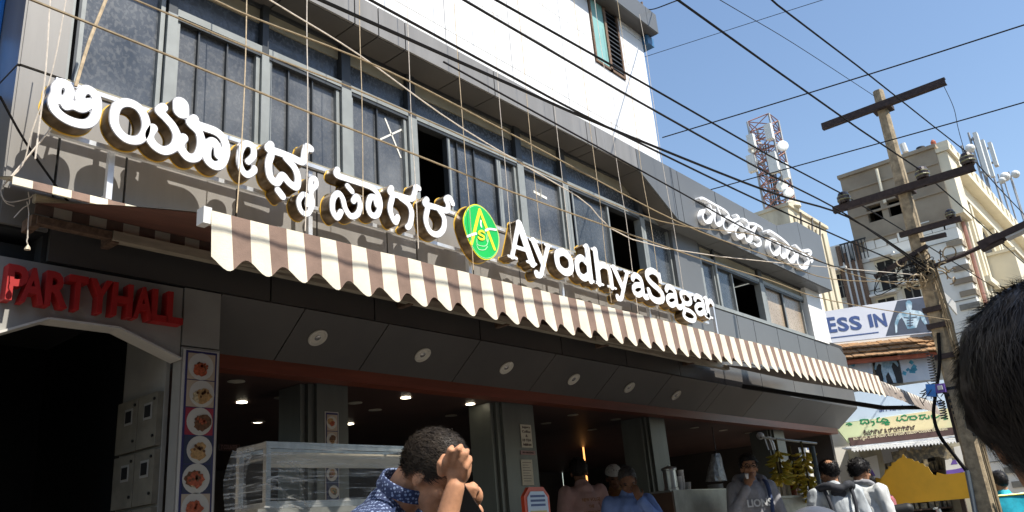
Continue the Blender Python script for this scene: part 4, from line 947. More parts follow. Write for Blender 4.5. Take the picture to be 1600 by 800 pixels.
obj('roof_bracket', B().bar((8.72, 4.45, 8.09), (8.66, 4.45, 8.34), .025).bar((8.76, 4.45, 8.09), (8.82, 4.45, 8.36), .025), 'rust', **tagd('two small rusty rods standing on the cornice corner', 'bracket'))
# light strings hanging in front of the facade
SX = [(1.38, 0), (2.56, 1), (3.07, 1), (3.57, 2), (4.09, 2), (4.70, 2), (5.23, 2), (5.66, 2), (6.11, 2), (6.74, 2), (7.21, 2), (7.75, 2), (8.29, 2)]
LBL = ['pale string down the left corner pier', 'pale string left of the taped window, crossing the letters', 'pale string beside the taped window, above the subscript letter', 'pale string over the taped window pane', 'pale string just left of the open dark window', 'pale string over the glass left of the oval logo', 'pale string above the right edge of the oval logo', 'pale string above the capital A of the English sign', 'pale string above the first letter y of the English sign', 'pale string above the letters o and d of the English sign', 'pale string above the letter h of the English sign', 'pale string crossing the second open dark window', 'rightmost pale string, near the end of the white wall']
for i, (x, k) in enumerate(SX):
    zb = 3.5 if k != 2 else random.choice([3.6, 3.75, 3.55]); y = 4.24
    pts = [(x + .02 * noise.noise((x, z * 1.3, 2)), y + .02 * noise.noise((x, z, 9)), z) for z in np.linspace(7.79, zb, 9)]
    lead = {0: 'at the left corner pier', 1: 'crossing the left windows'}.get(k, 'crossing the fascia and windows')
    obj('light_string', B().tube(smoothline(pts, 3), .0042 if k != 2 else .0034, 5), 'rope' if i % 2 else 'rope_pale', origin=pts[0],
        **tagd(LBL[i], 'string', 'light strings hanging down the facade'))
p0, p1 = atY(165, 0, 4.25), atY(118, 135, 4.3)
obj('rope', B().tube(smoothline([ext(p0, p1, .6), p0, (p0 + p1) / 2 + Vector((-.01, 0, 0)), p1], 4), .010, 6), 'rope', **tagd('thick tan rope slanting over the leftmost window down to the first letter', 'rope'))
pa, pb_, pc = atY(80, 200, 4.35), atY(35, 255, 4.4), atY(3, 292, 4.42)
obj('rope', B().tube(smoothline([atY(103, 0, 4.3), atY(82, 110, 4.32), atY(50, 205, 4.36), atY(35, 258, 4.4), pc, atY(8, 315, 4.42), atY(22, 322, 4.44)], 4), .0035, 5).tube(smoothline([pa, pb_, pc], 4), .005, 5), 'rope_pale', **tagd('pale wires looping down the left corner pier to the awning roller', 'rope'))
obj('drop_wire', B().tube(smoothline([atY(0, 150, 4.4), atY(40, 222, 4.5), atY(95, 300, 4.57), atY(120, 330, 4.58)], 4), .007, 5), 'cable', **tagd('black wire running down across the left corner pier', 'cable'))
b = B()
for pts in (((42, 315), (45, 330), (44, 350), (43, 372)), ((5, 312), (18, 316), (45, 310), (52, 304)), ((44, 300), (46, 318), (36, 325), (22, 340)), ((44, 370), (42, 378), (47, 388))):
    b.tube(smoothline([atY(x, y, 4.38) for x, y in pts], 4), .003, 4)
obj('loose_wires', b, 'rope_pale', **tagd('tangle of loose pale wires hanging at the left end of the awning roller', 'wire'))
b = B(); b.lathe(atY(43, 388, 4.38), [(.003, .02), (.013, 0), (.016, -.008), (.008, -.01)], 8); obj('pull_knob', b, 'cream_bar', **tagd('small cream pull knob on a cord under the left end of the awning', 'knob'))

# ================================================================ neighbour at the far left
nb = thing('blue_sheet_wall', 'bright blue corrugated sheet cladding at the left edge beside the grey building', 'cladding', (1.2, 5.0, 3.5))
b = B(); xs = 1.30
for i in range(12):
    x = 1.425 - i * .055
    b.add([(x, 5.0, 4.2), (x - .02, 4.975, 4.2), (x - .035, 4.975, 4.2), (x - .055, 5.0, 4.2), (x, 5.0, 9), (x - .02, 4.975, 9), (x - .035, 4.975, 9), (x - .055, 5.0, 9)], [(0, 1, 5, 4), (1, 2, 6, 5), (2, 3, 7, 6)])
b.box((.765, 5.002, 4.2), (1.425, 5.03, 9))
obj('sheet', b, 'blue_sheet', nb)
obj('wall', B().box((-6, 5.04, 0), (1.355, 10, 9)), 'brown_plaster', nb)
obj('shade_board', B().box((-.6, 4.98, 3.1), (1.355, 5.035, 4.15)), 'core', nb)  # near-black board put where the wall below the sheet lies in shade

# ================================================================ far right: old cream building
CX, CY = 27.3, 4.40
cb = thing('cream_building', 'tall old cream building with arched balconies and a bare stained side wall behind the pole', 'building', (CX, CY, 0))
ycol = atX(1312, 280, CX).y; ylow = atX(1284, 400, CX).y; ztop = (atX(1462, 231, CX).z + atX(1312, 280, CX).z) / 2; zsh = atX(1340, 378, CX).z; zlow = atX(1300, 385, CX).z
zp = atX(1490, 345, CX).z
def Fz(px, py): q = atX(px, py, CX); return q.y, q.z
# stair tower: walls round two openings
y1_, z1_ = Fz(1352, 318); y2_, z2_ = Fz(1412, 345)
ya1, ya2 = Fz(1378, 330)[0], Fz(1388, 330)[0]
ow = [(Fz(1410, 330)[0], ya2), (ya1, Fz(1355, 335)[0])]
zo0, zo1 = Fz(1370, 345)[1], Fz(1370, 318)[1]
b = B(); b.box((CX, CY, zp), (CX + .3, ow[0][0], ztop)); b.box((CX, ow[0][0], zo1), (CX + .3, ycol, ztop)); b.box((CX, ow[0][0], zp - .2), (CX + .3, ycol, zo0)); b.box((CX, ow[0][1], zo0), (CX + .3, ow[1][0], zo1)); b.box((CX, ow[1][1], zo0), (CX + .3, ycol, zo1))
b.box((CX + .3, ycol - .3, zp - .2), (CX + 5, ycol, ztop)); b.box((CX + .31, CY + .3, ztop - .3), (CX + 5, ycol - .31, ztop - .05))
obj('stair_tower', b, 'brown_plaster', cb)
obj('tower_inside', B().box((CX + 2.0, CY + .3, zp - .2), (CX + 2.1, ycol - .31, ztop - .31)), 'dark_hole', cb)
for z in (ztop - .55, ztop - 1.5, ztop - 2.4): obj('string_course', B().box((CX - .05, CY + .02, z), (CX - .001, ycol - .02, z + .07)), 'brown_plaster', cb)
obj('coping', B().box((CX - .08, CY - .05, ztop + .002), (CX + .4, ycol + .05, ztop + .12)), 'brown_plaster', cb)
yy = Fz(1372, 270)[0]; obj('pipe', B().tube([(CX - .09, yy, ztop - .1), (CX - .09, yy, zo1 - .1)], .05, 8), 'cream_trim', cb)
# jagged lower, painted wall
b = B(); b.box((CX + .003, CY + .003, 0), (CX + .3, ycol, zp - .21)); yy = CY
while yy < ycol - .3:
    b.box((CX - .012, yy + .004, zp - .2), (CX - .001, yy + random.uniform(.28, .34), zp + random.uniform(-.1, .25))); yy += .35
b.box((CX - .011, ycol + .004, 0), (CX + .5, ylow + 2.5, zlow)); b.box((CX + .55, ycol, 0), (CX + 6, ylow, zlow - .3))
obj('painted_wall', b, 'grey_white_paint', cb)
b = B()
for i in range(10):
    z = zp - .6 - i * .95; b.box((CX - .02, CY + .02, z), (CX - .002, ycol - .1, z + .025))
obj('wall_joint', b, 'quoin', cb)
for i in range(22):
    z = ztop - 3.3 - i * .40
    if z < 1: break
    obj('quoin', B().box((CX - .05, CY - .05, z), (CX + .5, CY + .40 + .10 * (i % 2), z + .17)), 'quoin' if i > 4 else 'brown_plaster', cb)
# stack of pipes on a dark sheet standing in for a shaded recess, and windows in the side wall
yA, yB = Fz(1352, 430)[0], Fz(1318, 430)[0]
obj('service_shaft', B().box((CX - .02, yA, 0), (CX - .001, yB, zlow - .6)), 'dark_hole', cb)
for i, yy in enumerate(np.linspace(yA + .05, yB - .05, 7)):
    obj('pipe', B().tube([(CX - .12, yy, 0), (CX - .12, yy, zlow - .1 - .3 * (i % 3))], .065 if i % 2 else .085, 8), 'pvc' if i % 2 else 'rust', cb)
for px, py, w_, h_ in ((1388, 430, .5, .95), (1421, 420, .42, .75), (1317, 447, .36, .8), (1430, 470, .45, .9), (1390, 488, .5, .9)):
    yq, zq = Fz(px, py)
    wf = obj('window', B().box((CX - .05, yq - w_ / 2 - .08, zq - h_ / 2 - .08), (CX - .013, yq + w_ / 2 + .08, zq + h_ / 2 + .08)), 'cream_trim', cb)
    obj('pane', B().box((CX - .062, yq - w_ / 2, zq - h_ / 2), (CX - .051, yq + w_ / 2, zq + h_ / 2)), 'dark_hole', wf)
    obj('glazing_bar', B().box((CX - .07, yq - .02, zq - h_ / 2), (CX - .063, yq + .02, zq + h_ / 2)).box((CX - .069, yq - w_ / 2, zq - .02), (CX - .0635, yq + w_ / 2, zq + .02)), 'quoin', wf)
    obj('sunshade', B().box((CX - .35, yq - w_ / 2 - .15, zq + h_ / 2 + .1), (CX - .051, yq + w_ / 2 + .15, zq + h_ / 2 + .17)), 'grey_white_paint', wf)
yq, zq = Fz(1340, 395); b = B()
for i in range(8): b.tube([(CX - .35, yq - .4 + i * .11, zq - .35), (CX - .35, yq - .4 + i * .11, zq + .3)], .02, 4)
b.box((CX - .37, yq - .45, zq + .3), (CX - .33, yq + .42, zq + .34)); obj('grille', b, 'black', cb)
# street side: bright face with arches, balconies and cornices
zc = ztop - 0.3; XE = 50
obj('street_wall', B().box((CX + .32, CY + .002, 0), (XE, CY + .3, zc)), 'cream_wall', cb)
b = B()
for z, pr_, h_ in ((zc, .35, .22), (zc - 1.0, .18, .14), (zc - 4.0, .3, .2), (zc - 4.35, .12, .14), (zc - 7.2, .3, .2)): b.box((CX + 1.4, CY - pr_, z), (XE, CY + .001, z + h_))
obj('cornice', b, 'cream_trim', cb)
obj('corner_block', B().box((CX + .05, CY - .30, ztop - 2.3), (CX + 1.2, CY - .001, ztop - .2)).box((CX - .02, CY - .40, ztop - .19), (CX + 1.3, CY - .001, ztop - .05)), 'cream_wall', cb)
obj('parapet', B().box((CX + 1.41, CY - .2, zc + .221), (XE, CY + .2, zc + 1.0)), 'cream_wall', cb)
for i in range(24): obj('baluster', B().box((CX + 1.7 + i * .9, CY - .25, zc + .3), (CX + 2.15 + i * .9, CY - .201, zc + .9)), 'cream_trim', cb)
b = B()
for x in (CX + 1.0, CX + 1.9, CX + 2.5, CX + 6.3, CX + 6.9, CX + 11, CX + 11.6, CX + 15.6, CX + 16.2): b.box((x, CY - .16, 0), (x + .28, CY + .001, zc - 1.01))
obj('pilaster', b, 'cream_trim', cb)
obj('drain_pipe', B().tube([(CX + .75, CY - .08, 0), (CX + .75, CY - .08, ztop - 2.4)], .06, 8), 'mast_red', cb)
for k, x0 in enumerate((CX + 3.0, CX + 7.5, CX + 12.1)):
    for lv in (0, 1, 2):
        z0 = zc - 3.6 - lv * 3.2; xm = x0 + 1.5; r = 1.15
        poly = [(xm - r, z0), (xm + r, z0), (xm + r, z0 + 1.1)] + [(xm + r * math.cos(t), z0 + 1.1 + r * math.sin(t)) for t in np.linspace(.2, math.pi - .2, 9)] + [(xm - r, z0 + 1.1)]
        a_ = obj('arch_opening', B().prism(poly, CY - .012, CY - .002), 'dark_hole', cb)  # flat dark sheet painted as the shade inside the arch
        obj('arch_trim', B().tube([(x, CY - .05, z) for x, z in poly[2:]], .09, 6), 'cream_trim', a_)
        obj('balcony', B().box((xm - 1.6, CY - .95, z0 - .35), (xm + 1.6, CY - .013, z0 - .15)).box((xm - 1.6, CY - .95, z0 - .149), (xm + 1.6, CY - .85, z0 + .75)).box((xm - 1.6, CY - .849, z0 - .149), (xm - 1.5, CY - .014, z0 + .75)).box((xm - 1.68, CY - 1.02, z0 + .751), (xm + 1.68, CY - .015, z0 + .85)), 'cream_wall', cb)
tk = thing('water_tank', 'black plastic water tank on the roof corner of the cream building', 'tank', (CX + 1.2, CY + 1.6, ztop))
q = atZ(1441, 241, ztop + .3); q.x = max(q.x, CX + .8); print('tank', q, ztop, zsh, XEB if 'XEB' in dir() else ''); obj('tank_body', B().lathe((q.x, q.y, ztop - .05), [(.55, 0), (.55, .25), (.5, .3), (.2, .48), (.14, .5), (.14, .6), (.05, .62)], 18), 'tank_black', tk)
for t in (0, 1, 2): obj('tank_rib', B().lathe((q.x, q.y, ztop + .02 + t * .08), [(.56, 0), (.575, .02), (.56, .04)], 18), 'tank_black', tk)
obj('roof_lamp', B().lathe((CX + .3, atX(1459, 226, CX + .3).y, ztop + .1), [(.03, -.2), (.03, .12), (.075, .14), (.085, .22), (.04, .3)], 10), 'red_trim', **tagd('small pinkish lamp on the roof corner beside the black water tank', 'lamp'))
obj('roof_pipe', B().tube([atX(1415, 238, CX + .2), atX(1410, 225, CX + .2)], .1, 8), 'pvc', **tagd('short white pipe standing on the brown stair tower roof', 'pipe'))
# antennas on the cream building
YR = CY + .6
am0 = atY(1540, 285, YR)
am = thing('antenna_mast', 'cluster of white panel antennas on poles on the cream building roof at right', 'antenna', (am0.x, YR, zc))
for px0, py0, px1, py1, w_ in ((1525, 212, 1540, 272, .38), (1535, 222, 1549, 275, .28), (1547, 226, 1555, 258, .38)):
    a, c = atY(px0, py0, YR), atY(px1, py1, YR); x = (a.x + c.x) / 2
    pn = obj('panel_antenna', B().box((x - w_ / 2, YR - .12, c.z), (x + w_ / 2, YR + .06, a.z)), 'antenna_white', am)
    obj('mount', B().box((x - .05, YR + .061, c.z + .2), (x + .05, YR + .19, c.z + .3)).box((x - .05, YR + .061, a.z - .3), (x + .05, YR + .19, a.z - .2)), 'mast_grey', pn)
    obj('mast_pole', B().tube([(x, YR + .24, zc), (x, YR + .24, a.z + .15)], .05, 6), 'mast_grey', am)
for px, py in ((1520, 214), (1566, 272), (1580, 276)):
    t_ = atY(px, py, YR + .3); obj('mast_pole', B().tube([(t_.x, t_.y, zc), tuple(t_)], .04, 6), 'mast_red' if px % 2 else 'mast_grey', am)
for px, py, r in ((1571, 276, .27), (1587, 272, .25), (1516, 232, .22), (1566, 282, .18)):
    c = atY(px, py, YR); dsh = obj('dish', B().lathe(c, [(.06, .22), (r * .8, .1), (r, 0), (r, -.05), (.05, -.06)], 16, (-.75, -.6, -.1)), 'antenna_white', am)
    obj('mount', B().bar(c, (c.x + .1, YR + .3, c.z), .06), 'mast_grey', dsh); obj('mast_pole', B().tube([(c.x + .1, YR + .32, zc), (c.x + .1, YR + .32, c.z + .3)], .045, 6), 'mast_grey', am)

# ================================================================ beige roof block with the phone mast behind our building
bk = thing('beige_building', 'plain beige stained building behind the end of the grey fascia', 'building', (20, 7, 0))
P0 = atX(1230, 322, 20.0); P1 = atX(1190, 341, 20.0); ztb = P0.z; P2 = atY(1285, 352, P0.y)
XEB = atY(1292, 365, P0.y).x
obj('wall', B().box((20.0, P0.y, 0), (XEB, P1.y + 2.5, ztb)), 'cream_stained', bk)
for i in range(14):
    xx = 20.25 + i * .5
    if xx < XEB - .2: obj('buttress', B().box((xx, P0.y - .04, 5), (xx + .05, P0.y - .002, ztb - .25)), 'plaster_beige', bk)
obj('coping', B().box((19.96, P0.y - .06, ztb + .002), (XEB + .05, P1.y + 2.5, ztb + .09)), 'cream_stained', bk)
b = B()
for px in (1252, 1270, 1282): b.tube([atY(px, 400, P0.y - .12), atY(px - 1, 332 + (px - 1252) * .5, P0.y - .12)], .025, 5)
obj('vent_pipe', b, 'black', bk)
pd = atX(1237, 322, 20.5); obj('roof_dome', B().lathe((20.5, pd.y, ztb + .09), [(.24, 0), (.22, .12), (.1, .2), (.02, .22)], 12), 'cream_trim', bk)
tw = thing('phone_mast', 'lattice phone mast hung with white antennas and dishes rising behind the grey fascia', 'mast', (22.5, 8, 9))
XT_ = 22.0; base = [(1208, 328), (1219, 325)]
tb = atX(1216, 330, XT_); tt = atX(1196, 188, XT_); cy = (tb.y + tt.y) / 2; zt_m, zb_m = tt.z, tb.z - 1
hw = .34
legs = [(XT_ - hw, cy - hw), (XT_ + hw, cy - hw), (XT_ + hw, cy + hw), (XT_ - hw, cy + hw)]
for (x, y) in legs: obj('leg', B().tube([(x, y, zb_m), (x, y, zt_m)], .035, 6), 'mast_grey', tw)
b = B(); nz = 11
for i in range(nz):
    z0, z1 = zb_m + (zt_m - zb_m) * i / nz, zb_m + (zt_m - zb_m) * (i + 1) / nz
    for k in range(4):
        (xa, ya), (xb, yb) = legs[k], legs[(k + 1) % 4]
        b.tube([(xa, ya, z0), (xb, yb, z1)], .016, 4); b.tube([(xb, yb, z0), (xa, ya, z1)], .016, 4); b.tube([(xa, ya, z1), (xb, yb, z1)], .018, 4)
obj('lattice', b, 'mast_red', tw)
b = B()
for k in range(7): b.tube([(XT_ - .2 + .07 * k, cy + random.uniform(-.2, .2), zb_m), (XT_ - .2 + .07 * k, cy + random.uniform(-.2, .2), zt_m - random.uniform(.2, 2))], .022, 4)
obj('feeder_cable', b, 'black', tw)
for (px0, py0, px1, py1, w_) in ((1172, 212, 1178, 232, .2), (1170, 245, 1181, 268, .22), (1199, 196, 1206, 218, .2), (1205, 240, 1213, 270, .26), (1226, 256, 1230, 280, .16)):
    a, c = atX(px0, py0, XT_ - .5), atX(px1, py1, XT_ - .5); ym = (a.y + c.y) / 2
    pn = obj('panel_antenna', B().box((XT_ - .62, ym - w_ / 2, c.z), (XT_ - .45, ym + w_ / 2, a.z)), 'antenna_white', tw)
    obj('mount', B().bar((XT_ - .44, ym, (a.z + c.z) / 2), (XT_ - .2, cy + (ym - cy) * .4, (a.z + c.z) / 2), .05), 'mast_grey', pn)
for px, py, r in ((1223, 228, .2), (1175, 234, .15), (1178, 252, .15), (1222, 291, .2), (1232, 301, .19)):
    c = atX(px, py, XT_ - .4); dsh = obj('dish', B().lathe(c, [(.04, -.1), (r * .8, -.03), (r * .8, .03), (r * .6, .04)], 16, (-.8, -.6, .05)), 'antenna_white', tw)
    obj('mount', B().bar(c + Vector((.1, .05, 0)), (XT_ - .1, cy + (c.y - cy) * .5, c.z), .04), 'mast_grey', dsh)

# ================================================================ medical shop and gym at the bend of the street
g0, g1 = atD(1300, 545, 16), atD(1460, 520, 16)
GT = Vector((g1.x - g0.x, g1.y - g0.y, 0)).normalized(); GN = Vector((GT.y, -GT.x, 0))
if GN.dot(EYE - g0) < 0: GN = -GN                       # towards the street
def G(px, py, d=0.0): return onplane(px, py, g0 + GN * d, GN)
def gs(p): return (p - g0).dot(GT)
class GB(B):
    def slab(s, s0, s1, z0, z1, d0, d1, mi=None):        # board along the shop front: s along, z up, d out
        c = g0 + GT * ((s0 + s1) / 2) + GN * ((d0 + d1) / 2); c.z = (z0 + z1) / 2
        return s.obox(c, GT * ((s1 - s0) / 2), GN * ((d1 - d0) / 2), Vector((0, 0, (z1 - z0) / 2)), mi)
def gp(s, z, d): p = g0 + GT * s + GN * d; p.z = z; return p
def gpoly(b, pix, d0, d1, mi=None):
    lo = [(gs(G(x, y, d1)), G(x, y, d1).z) for x, y in pix]
    extrude_loops(b, [lo], gp, d0, d1, 0 if mi is None else mi, 0 if mi is None else mi)
gym = thing('gym_building', 'old tile roofed building with a gym signboard above and a medical shop below', 'building', g0)
sL, sR = gs(G(1200, 600)), gs(G(1520, 600))
obj('wall', GB().slab(sL, sR, 0, 5.0, -4, -.3), 'grey_white_paint', gym)
# clay tile strip: a sloping roof of separate tiles
zt1, zt0 = G(1380, 533).z, G(1380, 556).z
tb_ = B().obox((0, 0, 0), Vector((.055, 0, 0)), Vector((0, .15, 0)), Vector((0, 0, .012))).mesh('roof_tile', 'clay_tile')
s_ = gs(G(1296, 545)); sE = gs(G(1466, 545)); ang = math.atan2(GT.y, GT.x)
nt_ = 0
while s_ < sE:
    for rr in range(3):
        p = gp(s_ + (.06 if rr % 2 else 0) + random.uniform(-.008, .008), zt1 - .03 - rr * (zt1 - zt0) / 2.6 + random.uniform(-.008, .008), -.05 + rr * .13)
        inst('roof_tile', tb_, gym, p, (R(28) * (1 if GN.dot(Vector((-math.sin(ang), math.cos(ang), 0))) < 0 else -1), random.uniform(-.08, .08), ang)); nt_ += 1
    s_ += .118
obj('roof_deck', GB().slab(gs(G(1296, 545)), sE, zt0 - .05, zt1 + .02, -.29, -.12), 'clay_tile', gym)
obj('eave_board', GB().slab(gs(G(1300, 560)), sE, zt0 - .13, zt0 - .06, .1, .24), 'red_trim', gym)
# gym board with its words and a printed torso
gbd = thing('gym_signboard', 'white gym signboard reading ESS IN with a printed muscular torso on dark ground', 'sign', G(1300, 540, .35))
b = B(); gpoly(b, [(1240, 494), (1449, 462), (1462, 519), (1250, 541)], .30, .36); brd = obj('board', b, 'board_pale', gbd)
b = B(); gpoly(b, [(1402, 470), (1449, 463.5), (1460.5, 518), (1384, 525)], .3605, .363); obj('print_ground', b, 'print_dark', brd)
b = B(); gpoly(b, [(1398, 505), (1402, 493), (1406, 488), (1413, 486), (1417, 484), (1416, 479), (1415, 473), (1418, 469.5), (1422, 469.5), (1425, 473), (1425, 480), (1424, 484), (1430, 485), (1438, 486), (1443, 490), (1446, 498), (1449, 506), (1445, 507), (1440, 500), (1438, 494), (1435, 503), (1432, 512), (1418, 514), (1413, 503), (1409, 496), (1405, 500), (1402, 508), (1402, 519), (1399.5, 521)], .3635, .366); obj('print_torso', b, 'print_body', brd)
b = B()
for (xa, ya, xb, yb) in ((1412, 496, 1420, 497), (1423, 497, 1433, 495), (1422, 488, 1422, 511), (1417, 501, 1427, 500), (1417, 505, 1427, 504), (1418, 509, 1426, 508)):
    b.bar(G(xa, ya, .3665), G(xb, yb, .3665), .02, .004, up=GN)
obj('print_shading', b, 'print_dark', brd)
tl = G(1295.5, 517, .364); tr = G(1347, 512, .364)
b = B()
for ch, xa, ya, xb, yb in (('E', 1295.5, 520, 1309, 494), ('S', 1311, 518, 1328, 494), ('S', 1330, 516, 1348, 492), ('I', 1360, 511.5, 1365.5, 489.5), ('N', 1368.5, 511, 1387, 488)):
    o_ = G(xa, ya, .362); r_ = G(xb, ya - 1.5, .362); t_ = G(xa, yb + 2, .362)
    add_text(b, ch, o_, r_ - o_, (0, 0, 1), width=(r_ - o_).length, height=t_.z - o_.z, depth=.005, bold=.028)
b.bar(G(1298, 528, .363), G(1373, 519, .363), .02, .004, up=GN)
o_ = G(1287, 521, .362); add_text(b, 'N', o_, GT, (0, 0, 1), width=.1, height=.26, depth=.005, bold=.028)
obj('lettering', b, 'print_navy', brd)
obj('spandrel', GB().slab(gs(G(1460, 500)), gs(G(1478, 500)), 3.9, 5.3, -.28, .2), 'plaster_beige', gym)
b = B(); gpoly(b, [(1474, 455), (1493, 473), (1496, 492), (1478, 470)], .2, .25); sb_ = obj('side_sign', b, 'board_white', **tagd('small white tilted sign right of the pole beside the gym board', 'sign'))
# posters under the eave
po = thing('poster_row', 'row of bleached gym posters under the red eave, one showing a bodybuilder on black', 'poster', G(1380, 590, .05))
for (pix, m) in (([(1310, 566), (1362, 558), (1366, 605), (1310, 610)], 'poster_pale'), ([(1361, 558), (1402, 553), (1411, 598), (1375, 601)], 'black'), ([(1403, 553), (1450, 546), (1462, 592), (1412, 598)], 'poster_pale')):
    b = B(); gpoly(b, pix, .02, .045); pp = obj('poster', b, m, po)
    if m == 'black':
        b = B(); gpoly(b, [(1366, 577), (1368, 566), (1374, 559), (1382, 557), (1391, 556), (1399, 560), (1404, 570), (1403, 573), (1398, 568), (1395, 566), (1393, 573), (1396, 581), (1399, 590), (1401, 598), (1396, 598), (1392, 589), (1388, 581), (1384, 588), (1386, 598), (1381, 599), (1380, 589), (1377, 579), (1377, 570), (1373, 568), (1370, 573), (1369, 578)], .046, .049); obj('print_figure', b, 'print_body', pp)
    else:
        b = B(); x0 = pix[0][0]
        for i in range(6):
            xx, yy = x0 + 8 + random.uniform(0, 30), 562 + random.uniform(4, 26); b.bar(G(xx, yy, .048), G(xx + random.uniform(-10, 12), yy + random.uniform(-6, 8), .048), .07, .004, up=GN)
        obj('print_marks', b, 'print_teal', pp)
# medical shop boards
ms = thing('medical_shop_sign', 'pale blue and cream medical shop signboard with green Kannada lettering', 'sign', G(1400, 660, .5))
b = B(); gpoly(b, [(1318, 615), (1490, 591), (1492, 640), (1318, 660)], .42, .47); b1 = obj('upper_board', b, 'board_blue', ms)
b = B(); gpoly(b, [(1290, 665), (1488, 637), (1493, 674), (1326, 692), (1310, 672)], .44, .50); b2 = obj('main_board', b, 'board_yellow', ms)
b = B(); gpoly(b, [(1326, 684), (1494, 667), (1495, 679), (1330, 697)], .46, .52); b3 = obj('address_band', b, 'print_maroon', ms)
b = B(); gpoly(b, [(1322, 698), (1495, 680), (1495, 683), (1322, 701)], .46, .54); obj('sign_frame_bar', b, 'steel_frame', ms)
def gtext(s, xa, ya, xb, yb, hpx, d, m, par, bold=.0):
    o_, e_ = G(xa, ya, d), G(xb, yb, d); t_ = G(xa, ya - hpx, d); bb = B()
    add_text(bb, s, o_, e_ - o_, (0, 0, 1), width=(e_ - o_).length, height=t_.z - o_.z, depth=.004, bold=bold); obj('lettering', bb, m, par)
gtext('Sri Krishna Medicals', 1374, 644, 1472, 632, 7, .472, 'print_navy', b1, .01)
gtext('\u0c95\u0cc6\u0cae\u0cbf\u0cb8\u0ccd\u0c9f\u0ccd & \u0ca1\u0ccd\u0cb0\u0c97\u0ccd\u0c97\u0cbf\u0cb8\u0ccd\u0c9f\u0ccd', 1350, 680, 1431, 671, 8, .502, 'print_maroon', b2, .015)
gtext('8\u0ca8\u0cc7 \u0cae\u0cc8\u0ca8\u0ccd, 3\u0ca8\u0cc7 \u0c95\u0ccd\u0cb0\u0cbe\u0cb8\u0ccd, 4\u0ca8\u0cc7 \u0cac\u0ccd\u0cb2\u0cbe\u0c95\u0ccd, \u0cac\u0cb8\u0cb5\u0cc7\u0cb6\u0ccd\u0cb5\u0cb0\u0ca8\u0c97\u0cb0, \u0cac\u0cc6\u0c82\u0c97\u0cb3\u0cc2\u0cb0\u0cc1', 1334, 690, 1481, 674, 7, .522, 'print_cream', b3, .012)
# green name, traced as strokes
gz = zm(1270, 560, 5.0); GS = []
for st in ([[(262, 515), (285, 505), (305, 515), (280, 522)]],
           [[(368, 482), (400, 476), (432, 478)], [(385, 480), (372, 505), (395, 512), (405, 495), (420, 510), (440, 502), (432, 484)], [(455, 495), (475, 492), (482, 512), (465, 524)]],
           [[(500, 470), (520, 462)], [(508, 472), (500, 495), (530, 497), (548, 470), (580, 478), (590, 490), (570, 496), (540, 490)], [(540, 508), (575, 503), (600, 500)], [(565, 508), (570, 518), (595, 515)]],
           [[(662, 460), (655, 482), (680, 488), (695, 470), (715, 485), (740, 480), (745, 455)], [(690, 455), (715, 442), (730, 450)]],
           [[(752, 455), (800, 448)], [(762, 456), (760, 476), (800, 478), (815, 462), (800, 452)]],
           [[(830, 445), (880, 440)], [(845, 446), (835, 470), (860, 474), (872, 456), (888, 470), (910, 465), (905, 448)]],
           [[(925, 445), (935, 465), (965, 462), (985, 450), (1000, 430)]],
           [[(1005, 465), (1040, 455), (1025, 475), (1050, 470)]]):
    for s1 in st: GS.append(([(lambda q: (gs(q), q.z))(G(*gz(x, y), .5)) for x, y in s1], .0105))
b = B(); extrude_loops(b, stroke_outline(GS, .006), gp, .5005, .506, 0, 0, back=False); obj('green_lettering', b, 'print_green', b2, kind='stuff')
# scalloped metal sheet awning edge under the sign and the dark shop
ma = thing('sheet_awning', 'white corrugated sheet edge under the medical shop signboard', 'awning', G(1400, 700, .9))
b = B(); s0_, s1_ = gs(G(1330, 705, .95)), gs(G(1500, 683, .95)); za = G(1415, 694, .95).z; rows = [[], []]
n_ = 170
for i in range(n_ + 1):
    s = s0_ + (s1_ - s0_) * i / n_; wv_ = .018 * math.sin(i * 1.2)
    rows[0].append(tuple(gp(s, za + .05 + wv_, .5))); rows[1].append(tuple(gp(s, za + wv_, .98)))
b.sheet(rows); b.sheet([[(p[0], p[1], p[2] - .006) for p in r] for r in rows]); b.sheet([rows[1], [(p[0], p[1], p[2] - .045) for p in rows[1]]])
obj('sheet', b, 'white', ma)
# dark medical shop interior
obj('shop_front', GB().slab(gs(G(1340, 740)), gs(G(1375, 740)), 0, za + .1, -.29, .3).slab(gs(G(1478, 740)), gs(G(1515, 740)), 0, za + .1, -.29, .3), 'plaster_beige', gym)
obj('shop_back', GB().slab(gs(G(1376, 740)), gs(G(1477, 740)), 0, za + .1, -.295, -.26), 'interior', gym)
for r in range(4):
    z = 1.0 + r * .33; obj('shelf', GB().slab(gs(G(1378, 740)), gs(G(1476, 740)), z, z + .025, -.255, 0), 'wood_dark', gym)
    gb_ = GB(); s = gs(G(1380, 740))
    while s < gs(G(1474, 740)):
        w_ = random.uniform(.05, .12); gb_.slab(s, s + w_, z + .027, z + random.uniform(.12, .28), -.2, -.02); s += w_ + random.uniform(.005, .05)
    obj('medicine_boxes', gb_, 'shelf_goods', gym)
b = GB()
for i in range(16):
    s = gs(G(1378 + i * 6, 720)); zz = za - random.uniform(.02, .1); b.slab(s, s + .07, zz - random.uniform(.12, .25), zz, .5, .52)
obj('hanging_packets', b, 'shelf_goods', **tagd('row of small packets hanging under the corrugated sheet of the medical shop', 'packets'))
